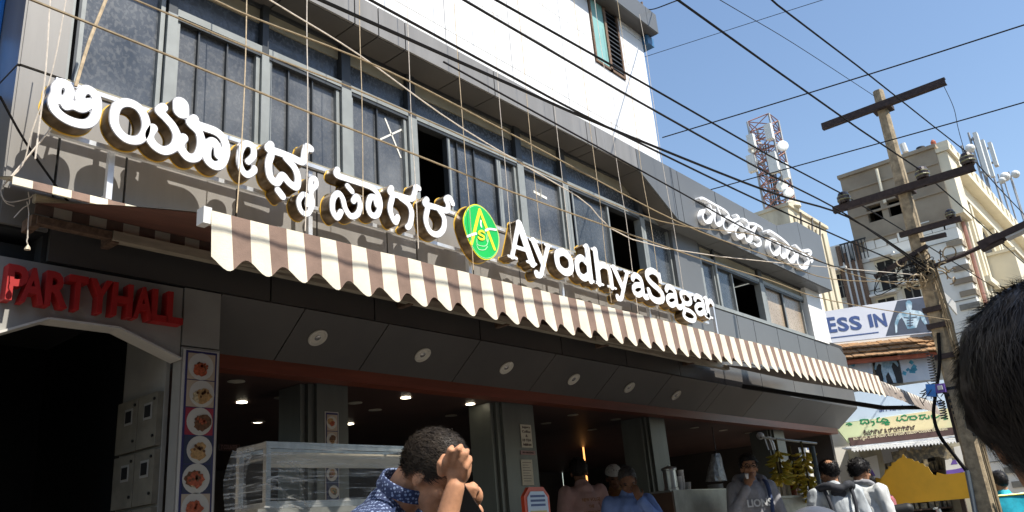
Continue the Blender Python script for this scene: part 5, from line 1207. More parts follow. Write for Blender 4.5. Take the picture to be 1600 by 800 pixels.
for (pix, lb) in (([(1350, 716), (1370, 711), (1375, 740), (1377, 762), (1357, 765)], 'white leaflet poster on the medical shop wall left of the yellow board top'), ([(1475, 702), (1502, 696), (1507, 737), (1479, 742)], 'white poster with a purple foot on the medical shop wall beside the pole')):
    b = B(); gpoly(b, pix, .31, .325); pp = obj('wall_poster', b, 'plate_white', **tagd(lb, 'poster'))
    b = B(); xa, ya = pix[-1]; xb, yb = pix[-2]; gpoly(b, [(xa, ya), (xa - .6, ya - 7), ((xa + xb) / 2, ya - 9), (xb - .8, yb - 7), (xb, yb)], .3255, .328); WL[pp.name] = Vector((0, 0, 0)); obj('print_foot', b, 'purple', pp)
    b = B(); cx, cy_ = (pix[0][0] + pix[1][0]) / 2 + 2, (pix[0][1] + ya) / 2; gpoly(b, [(cx - 5, cy_ + 4), (cx, cy_ - 8), (cx + 6, cy_ + 3)], .3255, .328); obj('print_mark', b, 'purple', pp)
# yellow scalloped board
ybd = thing('yellow_board', 'yellow ochre painted board with a stepped pointed crest standing in front of the medical shop', 'board', atD(1440, 760, 10))
y0p = atD(1368, 788, 10); y1p = atX(1508, 770, y0p.x + .2); YTn = Vector((y1p.x - y0p.x, y1p.y - y0p.y, 0)).normalized(); YN = Vector((YTn.y, -YTn.x, 0))
if YN.dot(EYE - y0p) < 0: YN = -YN
def yl(px, py): p = onplane(px, py, y0p, YN); return ((p - y0p).dot(YTn), p.z)
pix = [(1352, 757), (1360, 752), (1370, 746), (1376, 748), (1382, 741), (1383, 734), (1388, 733), (1388, 729), (1393, 728), (1393, 723), (1399, 722), (1404, 717), (1409, 715), (1411, 709.5), (1417, 716), (1425, 717), (1429, 721), (1434, 720), (1437, 724), (1442, 724), (1446, 729), (1450, 729), (1454, 736), (1458, 741), (1463, 743), (1464, 738), (1476, 741), (1490, 740), (1508, 738), (1520, 778), (1368, 791)]
b = B(); extrude_loops(b, [[yl(x, y) for x, y in pix]], lambda s, z, d: y0p * 0 + Vector((y0p.x, y0p.y, 0)) + YTn * s + YN * d + Vector((0, 0, z)), -.022, .022, 0, 1); obj('panel', b, ['yellow_board', 'yellow_edge'], ybd)
b = B()
for s in (.25, .95):
    c = Vector((y0p.x, y0p.y, 0)) + YTn * s - YN * .045; b.bar(c, c + Vector((0, 0, 1.62)), .05)
obj('post', b, 'wood_dark', ybd)
# conduit and junction box clutter beside the pole
obj('conduit', B().tube([(PX - .13, PY + .17, 0), atX(1511, 735, PX - .13)], .028, 8), 'pvc_grey', **tagd('grey plastic conduit standing against the foot of the pole', 'conduit'))
obj('supply_cable', B().tube(smoothline([atX(1511, 737, PX - .13), atX(1490, 710, PX - .15), atX(1468, 680, PX - .16), atX(1459, 650, PX - .15), atX(1461, 622, PX - .14), atX(1468, 570, PX - .12), atX(1466, 520, PX - .12)], 6), .02, 6), 'cable', **tagd('thick black cable curving from the conduit up past the blue junction box', 'cable'))
jb = thing('junction_box', 'blue junction box with a mess of wires on the side of the pole', 'junction box', atX(1455, 610, PX - .2))
c = atX(1455, 610, PX - .22); obj('cover', B().obox(c, Vector((0, .05, .01)), Vector((.02, 0, 0)), Vector((0, -.01, .07))), 'blue_sheet', jb)
c = atX(1470, 607, PX - .2); obj('box', B().box((c.x - .04, c.y - .05, c.z - .05), (c.x + .04, c.y + .05, c.z + .05)), 'purple', jb); obj('fuse', B().box((c.x - .06, c.y - .03, c.z - .02), (c.x - .041, c.y + .02, c.z + .03)), 'plastic_white', jb)
b = B()
for i in range(14):
    c0 = atX(random.uniform(1448, 1476), random.uniform(603, 628), PX - .2); b.tube(smoothline([c0, c0 + Vector((random.uniform(-.05, .02), random.uniform(-.1, .1), random.uniform(-.08, .05))), c0 + Vector((-.02, random.uniform(-.14, .14), random.uniform(-.12, .06)))], 4), .005, 4)
obj('wires', b, 'black', jb)
for (xa, ya, xb, yb, nn) in ((1452, 552, 1462, 606, 13), (1470, 625, 1476, 655, 8)):
    b = B(); P = []
    for t in range(nn * 8):
        u = t / (nn * 8 - 1); p = atX(xa + (xb - xa) * u, ya + (yb - ya) * u, PX - .18); P.append(p + Vector((math.cos(t * .785), math.sin(t * .785), 0)) * .035)
    b.tube(P, .007, 4); obj('coiled_wire', b, 'black', origin=P[0], **tagd('long black springy coil of wire hanging above the blue junction box' if nn > 10 else 'short black springy coil of wire hanging below the blue junction box', 'wire', 'wire coils at the pole'))
cl = thing('climbing_rack', 'dark slotted steel rack fixed on the right side of the pole', 'rack', (PX, PY - .13, 2.1))
for i in range(9):
    p = atX(1487 + i * 3.1, 606 + i * 9.2, PX - .06); obj('slat', B().box((p.x - .03, p.y - .10, p.z - .024), (p.x + .03, p.y + .07, p.z + .012)), 'black', cl)
pA, pB = atX(1480, 600, PX - .02), atX(1508, 690, PX - .02); obj('back_plate', B().box((PX - .028, min(pA.y, pB.y) - .12, pB.z), (PX - .01, max(pA.y, pB.y) + .06, pA.z)), 'arm_steel', cl)
# ================================================================ people
def voxel(b, name, vox, smooth=4, wr=0.0, wsc=9, fac=.5):
    """weld overlapping limbs into one continuous surface"""
    me = bpy.data.meshes.new(name); me.from_pydata([Vector(q) for q in b.v], [], b.f); me.update()
    o = bpy.data.objects.new(name, me); COL.objects.link(o)
    m = o.modifiers.new("r", 'REMESH'); m.mode = 'VOXEL'; m.voxel_size = vox; m.use_smooth_shade = True
    s = o.modifiers.new("s", 'SMOOTH'); s.iterations = smooth; s.factor = fac
    dg = bpy.context.evaluated_depsgraph_get(); dg.update()
    r = bpy.data.meshes.new_from_object(o.evaluated_get(dg)); bpy.data.objects.remove(o); bpy.data.meshes.remove(me)
    r.name = name
    if wr:
        r.update(); n = len(r.vertices); co_ = np.empty(n * 3); r.vertices.foreach_get("co", co_); nn = np.empty(n * 3); r.vertices.foreach_get("normal", nn)
        c = co_.reshape(-1, 3); q = nn.reshape(-1, 3)
        for i in range(n):
            v = c[i]; h = noise.noise((v[0] * wsc, v[1] * wsc, v[2] * wsc * .6)) + .5 * noise.noise((v[0] * wsc * 2.3, v[1] * wsc * 2.3, v[2] * wsc * 1.2 + 5)); c[i] = v + q[i] * wr * (1 - 2.2 * abs(h))
        r.vertices.foreach_set("co", c.ravel()); r.update()
    r.polygons.foreach_set("use_smooth", [True] * len(r.polygons))
    return r
def vobj(name, b, m, parent, vox, smooth=4, wr=0.0, wsc=9):
    r = voxel(b, name, vox, smooth, wr, wsc); r.materials.append(M[m])
    off = WL[parent.name]
    r.transform(Matrix.Translation(-off)); o = bpy.data.objects.new(name, r); COL.objects.link(o); o.parent = parent; WL[o.name] = off; return o

def head_frame(yaw, pitch, roll=0.0):
    return Matrix.Rotation(yaw, 3, 'Z') @ Matrix.Rotation(-pitch, 3, 'Y') @ Matrix.Rotation(roll, 3, 'X')   # local x is the way the face looks
def head_parts(b, c, Mx, k=1.0):
    T = lambda x, y, z: c + Mx @ Vector((x * k, y * k, z * k))
    b.ell(T(-.006, 0, .035), .099 * k, .077 * k, .095 * k, Mx)
    b.ell(T(.030, 0, -.03), .066 * k, .060 * k, .085 * k, Mx)
    b.ell(T(.055, 0, -.088), .034 * k, .036 * k, .026 * k, Mx)
    b.ell(T(.078, 0, .035), .02 * k, .05 * k, .02 * k, Mx)
    b.capsule(T(.092, 0, .012), T(.113, 0, -.022), .009 * k, .013 * k); b.ell(T(.1, .012, -.027), .011 * k, .009 * k, .008 * k, Mx); b.ell(T(.1, -.012, -.027), .011 * k, .009 * k, .008 * k, Mx)
    b.ell(T(.085, 0, -.052), .014 * k, .024 * k, .008 * k, Mx); b.ell(T(.083, 0, -.064), .014 * k, .021 * k, .008 * k, Mx)
    for s in (-1, 1):
        b.ell(T(.07, s * .042, -.018), .022 * k, .022 * k, .02 * k, Mx)
        b.ell(T(-.008, s * .079, -.008), .018 * k, .010 * k, .033 * k, Mx @ Matrix.Rotation(s * .35, 3, 'Z')); b.ell(T(.0, s * .076, -.034), .01 * k, .008 * k, .012 * k, Mx)
def face_bits(root, c, Mx, k=1.0, brow='hair', moustache=False, glasses=False):
    T = lambda x, y, z: c + Mx @ Vector((x * k, y * k, z * k))
    for s in (-1, 1):
        obj('eye', B().ell(T(.083, s * .032, .012), .009 * k, .014 * k, .006 * k, Mx, 10, 6), 'eye', root)
        obj('eyebrow', B().tube([T(.089, s * .014, .03), T(.092, s * .03, .036), T(.082, s * .05, .03)], .0045 * k, 5), brow, root)
    obj('lips', B().tube([T(.09, -.022, -.059), T(.099, 0, -.057), T(.09, .022, -.059)], .005 * k, 5), 'lip', root)
    if moustache: obj('moustache', B().tube([T(.088, -.03, -.05), T(.1, -.012, -.043), T(.103, 0, -.042), T(.1, .012, -.043), T(.088, .03, -.05)], .0075 * k, 6), 'hair', root)
    if glasses:
        g = B()
        for s in (-1, 1):
            g.tube([T(.105, s * .034 + .024 * math.cos(a), .01 + .019 * math.sin(a)) for a in np.linspace(0, 2 * math.pi, 15)], .0028 * k, 5)
            g.tube([T(.103, s * .058, .014), T(.0, s * .083, .012)], .0026 * k, 5)
        g.tube([T(.105, -.01, .013), T(.105, .01, .013)], .0028 * k, 5); obj('glasses', g, 'eye', root)
def hair_cap(root, c, Mx, k=1.0, m='hair', n=420, length=.03, front=.066, side=-.012, nape=-.062, bald=0.0, baldc=(-.045, 0, .125), thick=.0085, seed=0, fine=False, flow=(-.2, 0, .35), rough=.006, width=.004, rise=.22, jit=.5, fly=.5):
    """scalp shell plus many small locks that follow the head"""
    rnd = random.Random(seed); T = lambda x, y, z: c + Mx @ Vector((x * k, y * k, z * k))
    def line(x):                                             # lowest hair height at this x (front to back)
        if x > .02: return side + (front - side) * min(1, (x - .02) / .055)
        if x > -.03: return side
        return side + (nape - side) * min(1, (-.03 - x) / .05)
    nu, nv = (64, 36) if fine else (36, 22); ok = {}; V = []; F = []
    for j in range(nv + 1):
        ph = math.pi * (j / nv - .5)
        for i in range(nu):
            t = 2 * math.pi * i / nu; d = Vector((math.cos(ph) * math.cos(t), math.cos(ph) * math.sin(t), math.sin(ph)))
            p = Vector((-.006 + .099 * d.x, .077 * d.y, .035 + .095 * d.z))
            if p.z < -.02 and p.x < 0: p.x = -.006 + (p.x + .006) * 1.02
            e = thick + rough * noise.noise((p.x * 38 + seed, p.y * 38, p.z * 38)); ln = line(p.x) + .008 * noise.noise((p.x * 60, p.y * 60, seed))
            good = p.z > ln and not (bald and (p - Vector(baldc)).length < bald)
            e *= min(1, max(.05, (p.z - ln) / .03))
            ok[(j, i)] = good; V.append(T(*(p + Vector((d.x / .099, d.y / .077, d.z / .095)).normalized() * e)))
    for j in range(nv):
        for i in range(nu):
            q = [(j, i), (j, (i + 1) % nu), (j + 1, (i + 1) % nu), (j + 1, i)]
            if all(ok[a] for a in q): F.append(tuple(a * nu + e for a, e in q))
    b = B(); b.add(V, F)
    h = obj('hair', b, m, root, smooth=True)
    lk = B(); fl = Vector(flow)
    for _ in range(n):
        z = rnd.uniform(-.7, 1); t = rnd.uniform(0, 2 * math.pi); rr = math.sqrt(max(0, 1 - z * z)); d = Vector((rr * math.cos(t), rr * math.sin(t), z))
        p = Vector((-.006 + .099 * d.x, .077 * d.y, .035 + .095 * d.z))
        if p.z < line(p.x) + .004 or (bald and (p - Vector(baldc)).length < bald): continue
        nn = Vector((d.x / .099, d.y / .077, d.z / .095)).normalized(); tan = (fl + Vector((rnd.uniform(-jit, jit), rnd.uniform(-jit, jit), rnd.uniform(-jit, jit)))); tan = (tan - nn * tan.dot(nn)).normalized()
        sd = nn.cross(tan).normalized() * width * rnd.uniform(.6, 1.3); L = length * rnd.uniform(.5, 1.2); p0 = p + nn * (thick * .85); rise_ = rise + fly * rnd.random() ** 7
        p1 = p0 + tan * L * .5 + nn * L * rise_; p2 = p0 + tan * L + nn * L * rise_ * .9
        lk.add([T(*(p0 - sd)), T(*(p0 + sd)), T(*(p1 + sd * .8)), T(*(p1 - sd * .8)), T(*p2)], [(0, 1, 2, 3), (3, 2, 4)])
    obj('lock', lk, m, h)
    return h

def hand(b, wrist, d, n, k=1.0, curl=.5, spread=.16, flip=1):
    """palm and five separate fingers; d points to the fingertips, n out of the palm"""
    d = Vector(d).normalized(); n = Vector(n); n = (n - d * n.dot(d)).normalized(); s = n.cross(d).normalized() * flip
    wrist = Vector(wrist); pc = wrist + d * .048 * k
    Mx = Matrix((d, s, n)).transposed()
    b.ell(pc, .05 * k, .040 * k, .016 * k, Mx)
    for i, (off, L) in enumerate(((.028, .070), (.010, .078), (-.009, .072), (-.027, .056))):
        p0 = wrist + d * (.085 - .006 * abs(i - 1.2)) * k + s * off * k; a = curl * (.8 + .12 * i); u = (d + s * spread * (1.3 - i) * .5).normalized()
        u1 = (u * math.cos(a) + n * math.sin(a)); p1 = p0 + u1 * L * .48 * k
        u2 = (u * math.cos(a * 2.1) + n * math.sin(a * 2.1)); p2 = p1 + u2 * L * .32 * k
        u3 = (u * math.cos(a * 2.9) + n * math.sin(a * 2.9)); p3 = p2 + u3 * L * .22 * k
        for (x, y, r0, r1) in ((p0, p1, .0098, .0090), (p1, p2, .0088, .0078), (p2, p3, .0077, .0066)): b.capsule(x, y, r0 * k, r1 * k, 8)
    t0 = wrist + d * .03 * k + s * .034 * k + n * .006 * k; t1 = t0 + (d * .6 + s * .65 + n * .35).normalized() * .038 * k; t2 = t1 + (d * .85 + s * .1 + n * .5).normalized() * .032 * k
    b.capsule(t0, t1, .0125 * k, .0105 * k, 8); b.capsule(t1, t2, .0102 * k, .0078 * k, 8)

def person(label, loc, yaw, H=1.70, skin='skin', top='blue_shirt', bottom='trousers', sleeve='long', arms=None, hyaw=0, hpitch=0, lean=0.0, hair='hair', hairkw=None, face=True, facekw=None, seated=False, width=1.0, vox=.0085, extras=None, wr=.006):
    """standing figure. loc = feet; local x is forward, y left. arms: {side: (elbow, wrist, fingers dir, palm normal)}"""
    k = H / 1.70; loc = Vector(loc); root = thing('person', label, 'person', loc)
    Rz = Matrix.Rotation(yaw, 3, 'Z')
    def W(x, y, z):                                       # body frame -> world, leaning about the hips
        hz = .92 * k; v = Vector((x * k, y * k * width, z * k))
        if v.z > hz: dz = v.z - hz; v.x += math.sin(lean) * dz; v.z = hz + math.cos(lean) * dz
        return loc + Rz @ v
    hz = .92
    hip = {s: W(0, s * .09, hz) for s in (-1, 1)}
    if seated: knee = {s: W(.42, s * .14, .50) for s in (-1, 1)}; ank = {s: W(.36, s * .14, .09) for s in (-1, 1)}
    else: knee = {1: W(.03, .10, .49), -1: W(.01, -.11, .49)}; ank = {1: W(.02, .11, .09), -1: W(-.05, -.12, .09)}
    sh = {s: W(-.01, s * .185, 1.395) for s in (-1, 1)}
    neck = W(-.005, 0, 1.46); hc = W(.03, 0, 1.585); Mx = Rz @ head_frame(hyaw, hpitch - lean)
    arms = arms or {}
    A = {}
    for s in (-1, 1):
        e, wv, fd, pn = arms.get(s, ((-.03, s * .25, 1.10), (.06, s * .25, .86), (.1, 0, -1), (0, -s, 0)))
        A[s] = (W(*e), W(*wv), Rz @ Vector(fd), Rz @ Vector(pn))
    # skin: one continuous body
    b = B(); head_parts(b, hc, Mx, k)
    b.capsule(neck - (hc - neck) * .3, hc - Mx @ Vector((.02, 0, .05)) * k, .058 * k, .054 * k)
    b.capsule(W(0, -.11, 1.36), W(0, .11, 1.36), .075 * k); b.capsule(W(0, 0, .98), W(0, 0, 1.34), .115 * k, .12 * k); b.capsule(W(0, -.06, .93), W(0, .06, .93), .11 * k)
    for s in (-1, 1):
        e, wv, fd, pn = A[s]
        b.capsule(sh[s], e, .048 * k, .040 * k); b.capsule(e, wv, .039 * k, .027 * k); hand(b, wv, fd, pn, k, curl=.45, flip=1 if s == 1 else -1)
        b.capsule(hip[s], knee[s], .078 * k, .05 * k); b.capsule(knee[s], ank[s], .05 * k, .034 * k)
    vobj('body', b, skin, root, vox, 3)
    # trousers, shoes
    b = B(); b.capsule(W(0, -.07, .94), W(0, .07, .94), .132 * k)
    for s in (-1, 1): b.capsule(hip[s], knee[s], .10 * k, .074 * k); b.capsule(knee[s], ank[s] + Vector((0, 0, .01)), .072 * k, .062 * k)
    vobj('trousers', b, bottom, root, .014, 4, .006)
    for s in (-1, 1):
        f = Rz @ Vector((1, 0, 0)); b = B(); p = ank[s] - Vector((0, 0, .048 * k)); b.capsule(p - f * .05 * k, p + f * .15 * k, .042 * k, .036 * k); obj('shoe', b, 'shoe', root, smooth=True)
    # shirt
    b = B(); b.capsule(W(0, -.125, 1.365), W(0, .125, 1.365), .088 * k); b.capsule(W(.01, 0, .96), W(.01, 0, 1.32), .148 * k, .15 * k); b.capsule(W(.0, -.075, .94), W(.0, .075, .94), .13 * k); b.capsule(W(.015, -.06, 1.2), W(.015, .06, 1.2), .135 * k)
    b.capsule(neck + (hc - neck) * .02, neck - (hc - neck) * .35, .07 * k, .1 * k)
    for s in (-1, 1):
        e, wv, fd, pn = A[s]; b.capsule(sh[s], e if sleeve == 'long' else sh[s].lerp(e, .72), .07 * k, (.058 if sleeve == 'long' else .074) * k)
        if sleeve == 'long': b.capsule(e, e.lerp(wv, .93), .057 * k, .042 * k)
    sh_o = vobj('shirt', b, top, root, .0105, 3, wr * k, 8)
    if face: face_bits(root, hc, Mx, k, **(facekw or {}))
    if hairkw is not None: hair_cap(root, hc, Mx, k, hair, **hairkw)
    if extras: extras(root, W, hc, Mx, k, sh_o, A)
    return root, W, hc, Mx
FT = .142; PL = .35
def place(px, py, depth): return atD(px, py, depth)
def feet(px, py, depth, z):
    p = atD(px, py, depth); return Vector((p.x, p.y, z)), p.z - z          # feet below the head top, and the height that gives

# 1. man in a pinkish t-shirt inside the shop, seen from behind
f, h = feet(905, 719, 8.6, PL + .005)
def tee_print(root, W, hc, Mx, k, sh_o, A):
    b = B(); d = W(1, 0, 1) - W(0, 0, 1); u = W(0, -1, 1) - W(0, 0, 1)
    add_text(b, 'NEW VOLGE', W(-.168, .095, 1.30), u, (0, 0, 1), width=.19 * k, height=.032 * k, depth=.003, bold=.01); add_text(b, 'THE', W(-.168, .03, 1.24), u, (0, 0, 1), width=.055 * k, height=.028 * k, depth=.003, bold=.01); add_text(b, 'MOMENT', W(-.168, .085, 1.18), u, (0, 0, 1), width=.17 * k, height=.032 * k, depth=.003, bold=.01)
    obj('back_print', b, 'brown_shirt', root)
person('man in a pale pink printed t-shirt standing in the shop with his back turned', f, R(62), h, 'skin_dark', 'pink_shirt', sleeve='short', hyaw=R(-30), hairkw=dict(n=1200, seed=3, width=.0026, rise=.35), face=False, extras=tee_print)
# 2. man with white hair net, brown shirt, behind the man in blue
def net(root, W, hc, Mx, k, sh_o, A):
    b = B(); V = []; n_, m_ = 20, 8
    for j in range(m_ + 1):
        ph = (j / m_) * math.pi * .47
        for i in range(n_): t = 2 * math.pi * i / n_; V.append(hc + Mx @ (Vector((-.01 + .112 * math.cos(t) * math.cos(ph), .092 * math.sin(t) * math.cos(ph), .045 + .102 * math.sin(ph))) * k))
    b.add(V, [(j * n_ + i, j * n_ + (i + 1) % n_, (j + 1) * n_ + (i + 1) % n_, (j + 1) * n_ + i) for j in range(m_) for i in range(n_)]); obj('hair_net', b, 'hairnet', root, smooth=True)
f, h = feet(957, 730, 9.2, PL + .005)
person('kitchen worker in brown shirt and white hair net behind the man in light blue', f, R(215), h, 'skin_dark', 'brown_shirt', hyaw=R(10), hpitch=R(-22), hairkw=dict(n=120, seed=4), extras=net)
# 3. man in light blue shirt, head bowed, hand to his mouth
f, h = feet(975, 743, 7.3, PL + .005)
def cup(root, W, hc, Mx, k, sh_o, A): pass
person('man in a light blue shirt with his head bowed, hand at his mouth', f, R(228), h + .06, 'skin_dark', 'blue_shirt', hpitch=R(-32), hyaw=R(-8), lean=R(6), arms={1: ((.16, .26, 1.16), (.175, .06, 1.40), (.05, -.3, .9), (-1, 0, .2))}, hair='hair_grey', hairkw=dict(n=1200, seed=5, front=.092, side=-.015, thick=.007, width=.0024, rise=.22, length=.02))
# 4. man in grey hoodie drinking
f, h = feet(1166, 714, 8.4, PL + .005)
def hoodie(root, W, hc, Mx, k, sh_o, A):
    b = B(); pts = [W(.05, .11, 1.40), W(-.03, .14, 1.46), W(-.11, .09, 1.50), W(-.13, 0, 1.50), W(-.11, -.09, 1.50), W(-.03, -.14, 1.46), W(.05, -.11, 1.40)]
    b.tube(smoothline(pts, 4), .042 * k, 8); vobj('hood', b, 'grey_hoodie', root, .01, 3, .006)
    d = Vector(W(1, 0, 1) - W(0, 0, 1)); u = W(0, 1, 1) - W(0, 0, 1); b = B()
    add_text(b, 'LIONS', W(.178, -.125, 1.20), u, (0, 0, 1), width=.25 * k, height=.075 * k, depth=.004, bold=.03); add_text(b, '73', W(.182, .075, 1.06), u, (0, 0, 1), width=.06 * k, height=.05 * k, depth=.004, bold=.02)
    obj('chest_print', b, 'plastic_white', root)
    b = B(); c = W(.182, -.02, 1.07); n = d.normalized(); b.lathe(c, [(.06 * k, 0), (.06 * k, .004), (.047 * k, .004), (.047 * k, 0)], 20, n); b.lathe(W(.181, -.1, 1.05), [(.03, 0), (.03, .004)], 8, n); obj('chest_emblem', b, 'navy_cloth', root)
    b = B(); b.tube(smoothline([W(.15, .1, .98), W(.175, .12, 1.2), W(.1, .13, 1.42), W(-.06, .12, 1.46)], 5), .021 * k, 6); obj('backpack_strap', b, 'navy_cloth', root)
    b = B(); b.ell(W(-.2, 0, 1.2), .12 * k, .16 * k, .21 * k, Matrix.Rotation(R(228), 3, 'Z'), 14, 10); obj('backpack', b, 'navy_cloth', root, smooth=True)
person('young man in a grey printed hoodie and glasses drinking from a small cup', f, R(222), h, 'skin', 'grey_hoodie', arms={-1: ((.10, -.26, 1.14), (.155, -.09, 1.40), (.12, .45, .75), (-.6, .7, .2)), 1: ((-.02, .27, 1.1), (.1, .27, .88), (.3, 0, -1), (0, -1, 0))}, hyaw=R(-6), hpitch=R(4), hairkw=dict(n=1300, seed=6, width=.0026, rise=.35, thick=.013, front=.06), facekw=dict(glasses=True), extras=hoodie)
hp = atD(1167, 744, 8.13); ct = thing('paper_cup', 'small pale cup held to the lips of the man in the grey hoodie', 'cup', hp)
obj('cup', B().lathe(hp, [(.013, -.025), (.019, .025), (.017, .025), (.011, -.022)], 14, (-.3, -.1, .9)), 'plastic_white', ct)
# 5. balding man from behind, grey jacket with dark hood
f, h = feet(1294, 721, 8.3, FT + .003)
def jack(root, W, hc, Mx, k, sh_o, A):
    b = B(); pts = [W(.06, .12, 1.40), W(-.04, .15, 1.45), W(-.13, .09, 1.47), W(-.15, 0, 1.44), W(-.13, -.09, 1.47), W(-.04, -.15, 1.45), W(.06, -.12, 1.40)]
    b.tube(smoothline(pts, 4), .036 * k, 8); b.ell(W(-.105, 0, 1.40), .03 * k, .075 * k, .055 * k, Matrix.Rotation(R(40), 3, 'Z')); vobj('hood', b, 'dark_cloth', root, .011, 3, .006)
    b = B(); b.ell(W(-.17, 0, .98), .06 * k, .13 * k, .17 * k, Matrix.Rotation(R(40), 3, 'Z'), 14, 10)
    for q in (-1, 1): b.tube(smoothline([W(-.17, q * .09, 1.1), W(-.165, q * .11, 1.28), W(-.1, q * .12, 1.43), W(.0, q * .12, 1.47)], 4), .018 * k, 6)
    obj('backpack', b, 'dark_cloth', root, smooth=True)
person('balding man seen from behind in a pale grey jacket with black hood and backpack', f, R(40), h, 'skin', 'grey_jacket', hyaw=R(12), hpitch=R(-4), hair='hair', hairkw=dict(n=1400, seed=7, bald=.052, width=.0025, rise=.3), face=False, extras=jack, wr=.011, width=1.05)
# 6. moustached man in profile, white jacket
f, h = feet(1338, 721, 8.8, FT + .003)
def collar(root, W, hc, Mx, k, sh_o, A):
    b = B(); b.tube(smoothline([W(.11, .05, 1.36), W(.05, .10, 1.45), W(-.05, .09, 1.49), W(-.08, 0, 1.49), W(-.05, -.09, 1.49), W(.05, -.10, 1.45), W(.11, -.05, 1.36)], 4), .026 * k, 6); vobj('collar', b, 'grey_hoodie', root, .01, 3, .003)
person('moustached man with thick black hair in a white jacket looking right', f, R(352), h, 'skin', 'white_jacket', hyaw=R(-18), hpitch=R(-8), hairkw=dict(n=1600, seed=8, width=.0026, rise=.35, thick=.016, length=.035), facekw=dict(moustache=True), extras=collar, wr=.011)
# 7. woman in maroon behind, partly hidden
f, h = feet(1353, 742, 9.6, FT + .003)
person('person in a dull red shirt half hidden behind the moustached man', f, R(20), h, 'skin_dark', 'maroon_shirt', hpitch=R(-10), hairkw=dict(n=1000, seed=9, width=.0026, rise=.35, thick=.014), face=False)
# 8. person in a bright blue wrap beyond the pole at right
f, h = feet(1560, 738, 9.2, .006)
def drape(root, W, hc, Mx, k, sh_o, A):
    b = B(); rows = []
    for j in range(9):
        t = j / 8; r = []
        for i in range(13):
            s = i / 12; r.append(tuple(W(-.2 - .05 * math.sin(s * 9 + t * 3) * t, -.30 + .5 * s - .12 * t, 1.46 - .85 * t)))
        rows.append(r)
    b.sheet(rows); b.sheet([[(p[0] + .004, p[1] + .004, p[2]) for p in r] for r in rows]); obj('drape', b, 'cyan_cloth', root, smooth=True)
    b = B(); b.tube([W(-.2, -.29, 1.44), W(-.205, -.1, 1.45), W(-.2, .19, 1.45)], .012, 6); obj('yellow_edge', b, 'logo_yellow', root)
person('person wrapped in bright blue cloth beyond the pole at the right edge', f, R(40), h, 'skin', 'cyan_cloth', sleeve='short', hairkw=dict(n=160, seed=10), face=False, extras=drape)

# 9. rider with a grey helmet low in the foreground
rc = atD(1281, 838, 2.62)
seat_z = .80
f = Vector((rc.x, rc.y, .0))
def hel(root, W, hc, Mx, k, sh_o, A):
    b = B(); prof = []
    V = []; F = []; n_, m_ = 36, 14
    for j in range(m_ + 1):
        ph = -.55 + (math.pi / 2 + .55) * j / m_
        for i in range(n_):
            t = 2 * math.pi * i / n_; V.append(hc + Mx @ (Vector((-.005 + .142 * math.cos(t) * math.cos(ph), .122 * math.sin(t) * math.cos(ph), .02 + .132 * math.sin(ph))) * k))
    F = [(j * n_ + i, j * n_ + (i + 1) % n_, (j + 1) * n_ + (i + 1) % n_, (j + 1) * n_ + i) for j in range(m_) for i in range(n_)] + [tuple(m_ * n_ + i for i in range(n_))]
    b.add(V, F); h_ = obj('helmet', b, 'helmet', root, smooth=True)
    b = B(); b.tube([V[i] for i in range(n_)] + [V[0]], .007, 6); obj('helmet_rim', b, 'black', h_)
    c = hc + Mx @ Vector((-.10, -.045, .10)); obj('painted_glint', B().obox(c, Mx @ Vector((.003, .002, .0)), Mx @ Vector((0, .016, 0)), Mx @ Vector((.0, 0, .005))), 'plastic_white', h_)  # small white patch painted as a glint on the helmet
    b = B(); b.capsule(hc + Mx @ Vector((-.01, 0, .02)) * k, hc + Mx @ Vector((.0, 0, .0)) * k, .1 * k); 
rH = 1.70
person('scooter rider in a smooth dark grey helmet low in the foreground', Vector((rc.x, rc.y, 1.47 - 1.735 * 1.0)) + Vector((0, 0, 0)), R(45), 1.70, 'skin', 'dark_cloth', seated=True, face=False, hpitch=R(4), arms={s: ((.12, s * .3, 1.12), (.38, s * .26, 1.06), (1, 0, -.2), (0, 0, -1)) for s in (-1, 1)}, extras=hel)
sx = thing('motor_scooter', 'dark motor scooter under the helmeted rider, below the picture edge', 'scooter', (rc.x, rc.y, 0))
D0 = Vector((math.cos(R(45)), math.sin(R(45)), 0)); S0 = Vector((-D0.y, D0.x, 0)); O0 = Vector((rc.x, rc.y, 0))
def sp(a, s, z): return O0 + D0 * a + S0 * s + Vector((0, 0, z))
for a in (-.55, .68): w_ = obj('wheel', B().lathe(sp(a, -.05, .22), [(.13, 0), (.2, .01), (.22, .05), (.2, .09), (.13, .1)], 24, S0), 'black', sx); obj('rim', B().lathe(sp(a, -.052, .22), [(.03, 0), (.128, .002), (.128, .1), (.03, .104)], 20, S0), 'steel', w_)
obj('seat', B().obox(sp(-.15, 0, .60), D0 * .36, S0 * .13, Vector((0, 0, .045))), 'black', sx)
obj('rear_body', B().obox(sp(-.2, 0, .43), D0 * .34, S0 * .115, Vector((0, 0, .12))), 'helmet', sx); obj('floor_board', B().obox(sp(.28, 0, .22), D0 * .2, S0 * .13, Vector((0, 0, .03))), 'helmet', sx)
obj('front_shield', B().obox(sp(.53, 0, .55), D0 * .03, S0 * .17, Vector((0, 0, .3))), 'helmet', sx); obj('handlebar', B().tube([sp(.47, -.3, .93), sp(.52, 0, .9), sp(.47, .3, .93)], .014, 6).tube([sp(.68, 0, .22), sp(.52, 0, .9)], .025, 6), 'steel', sx)

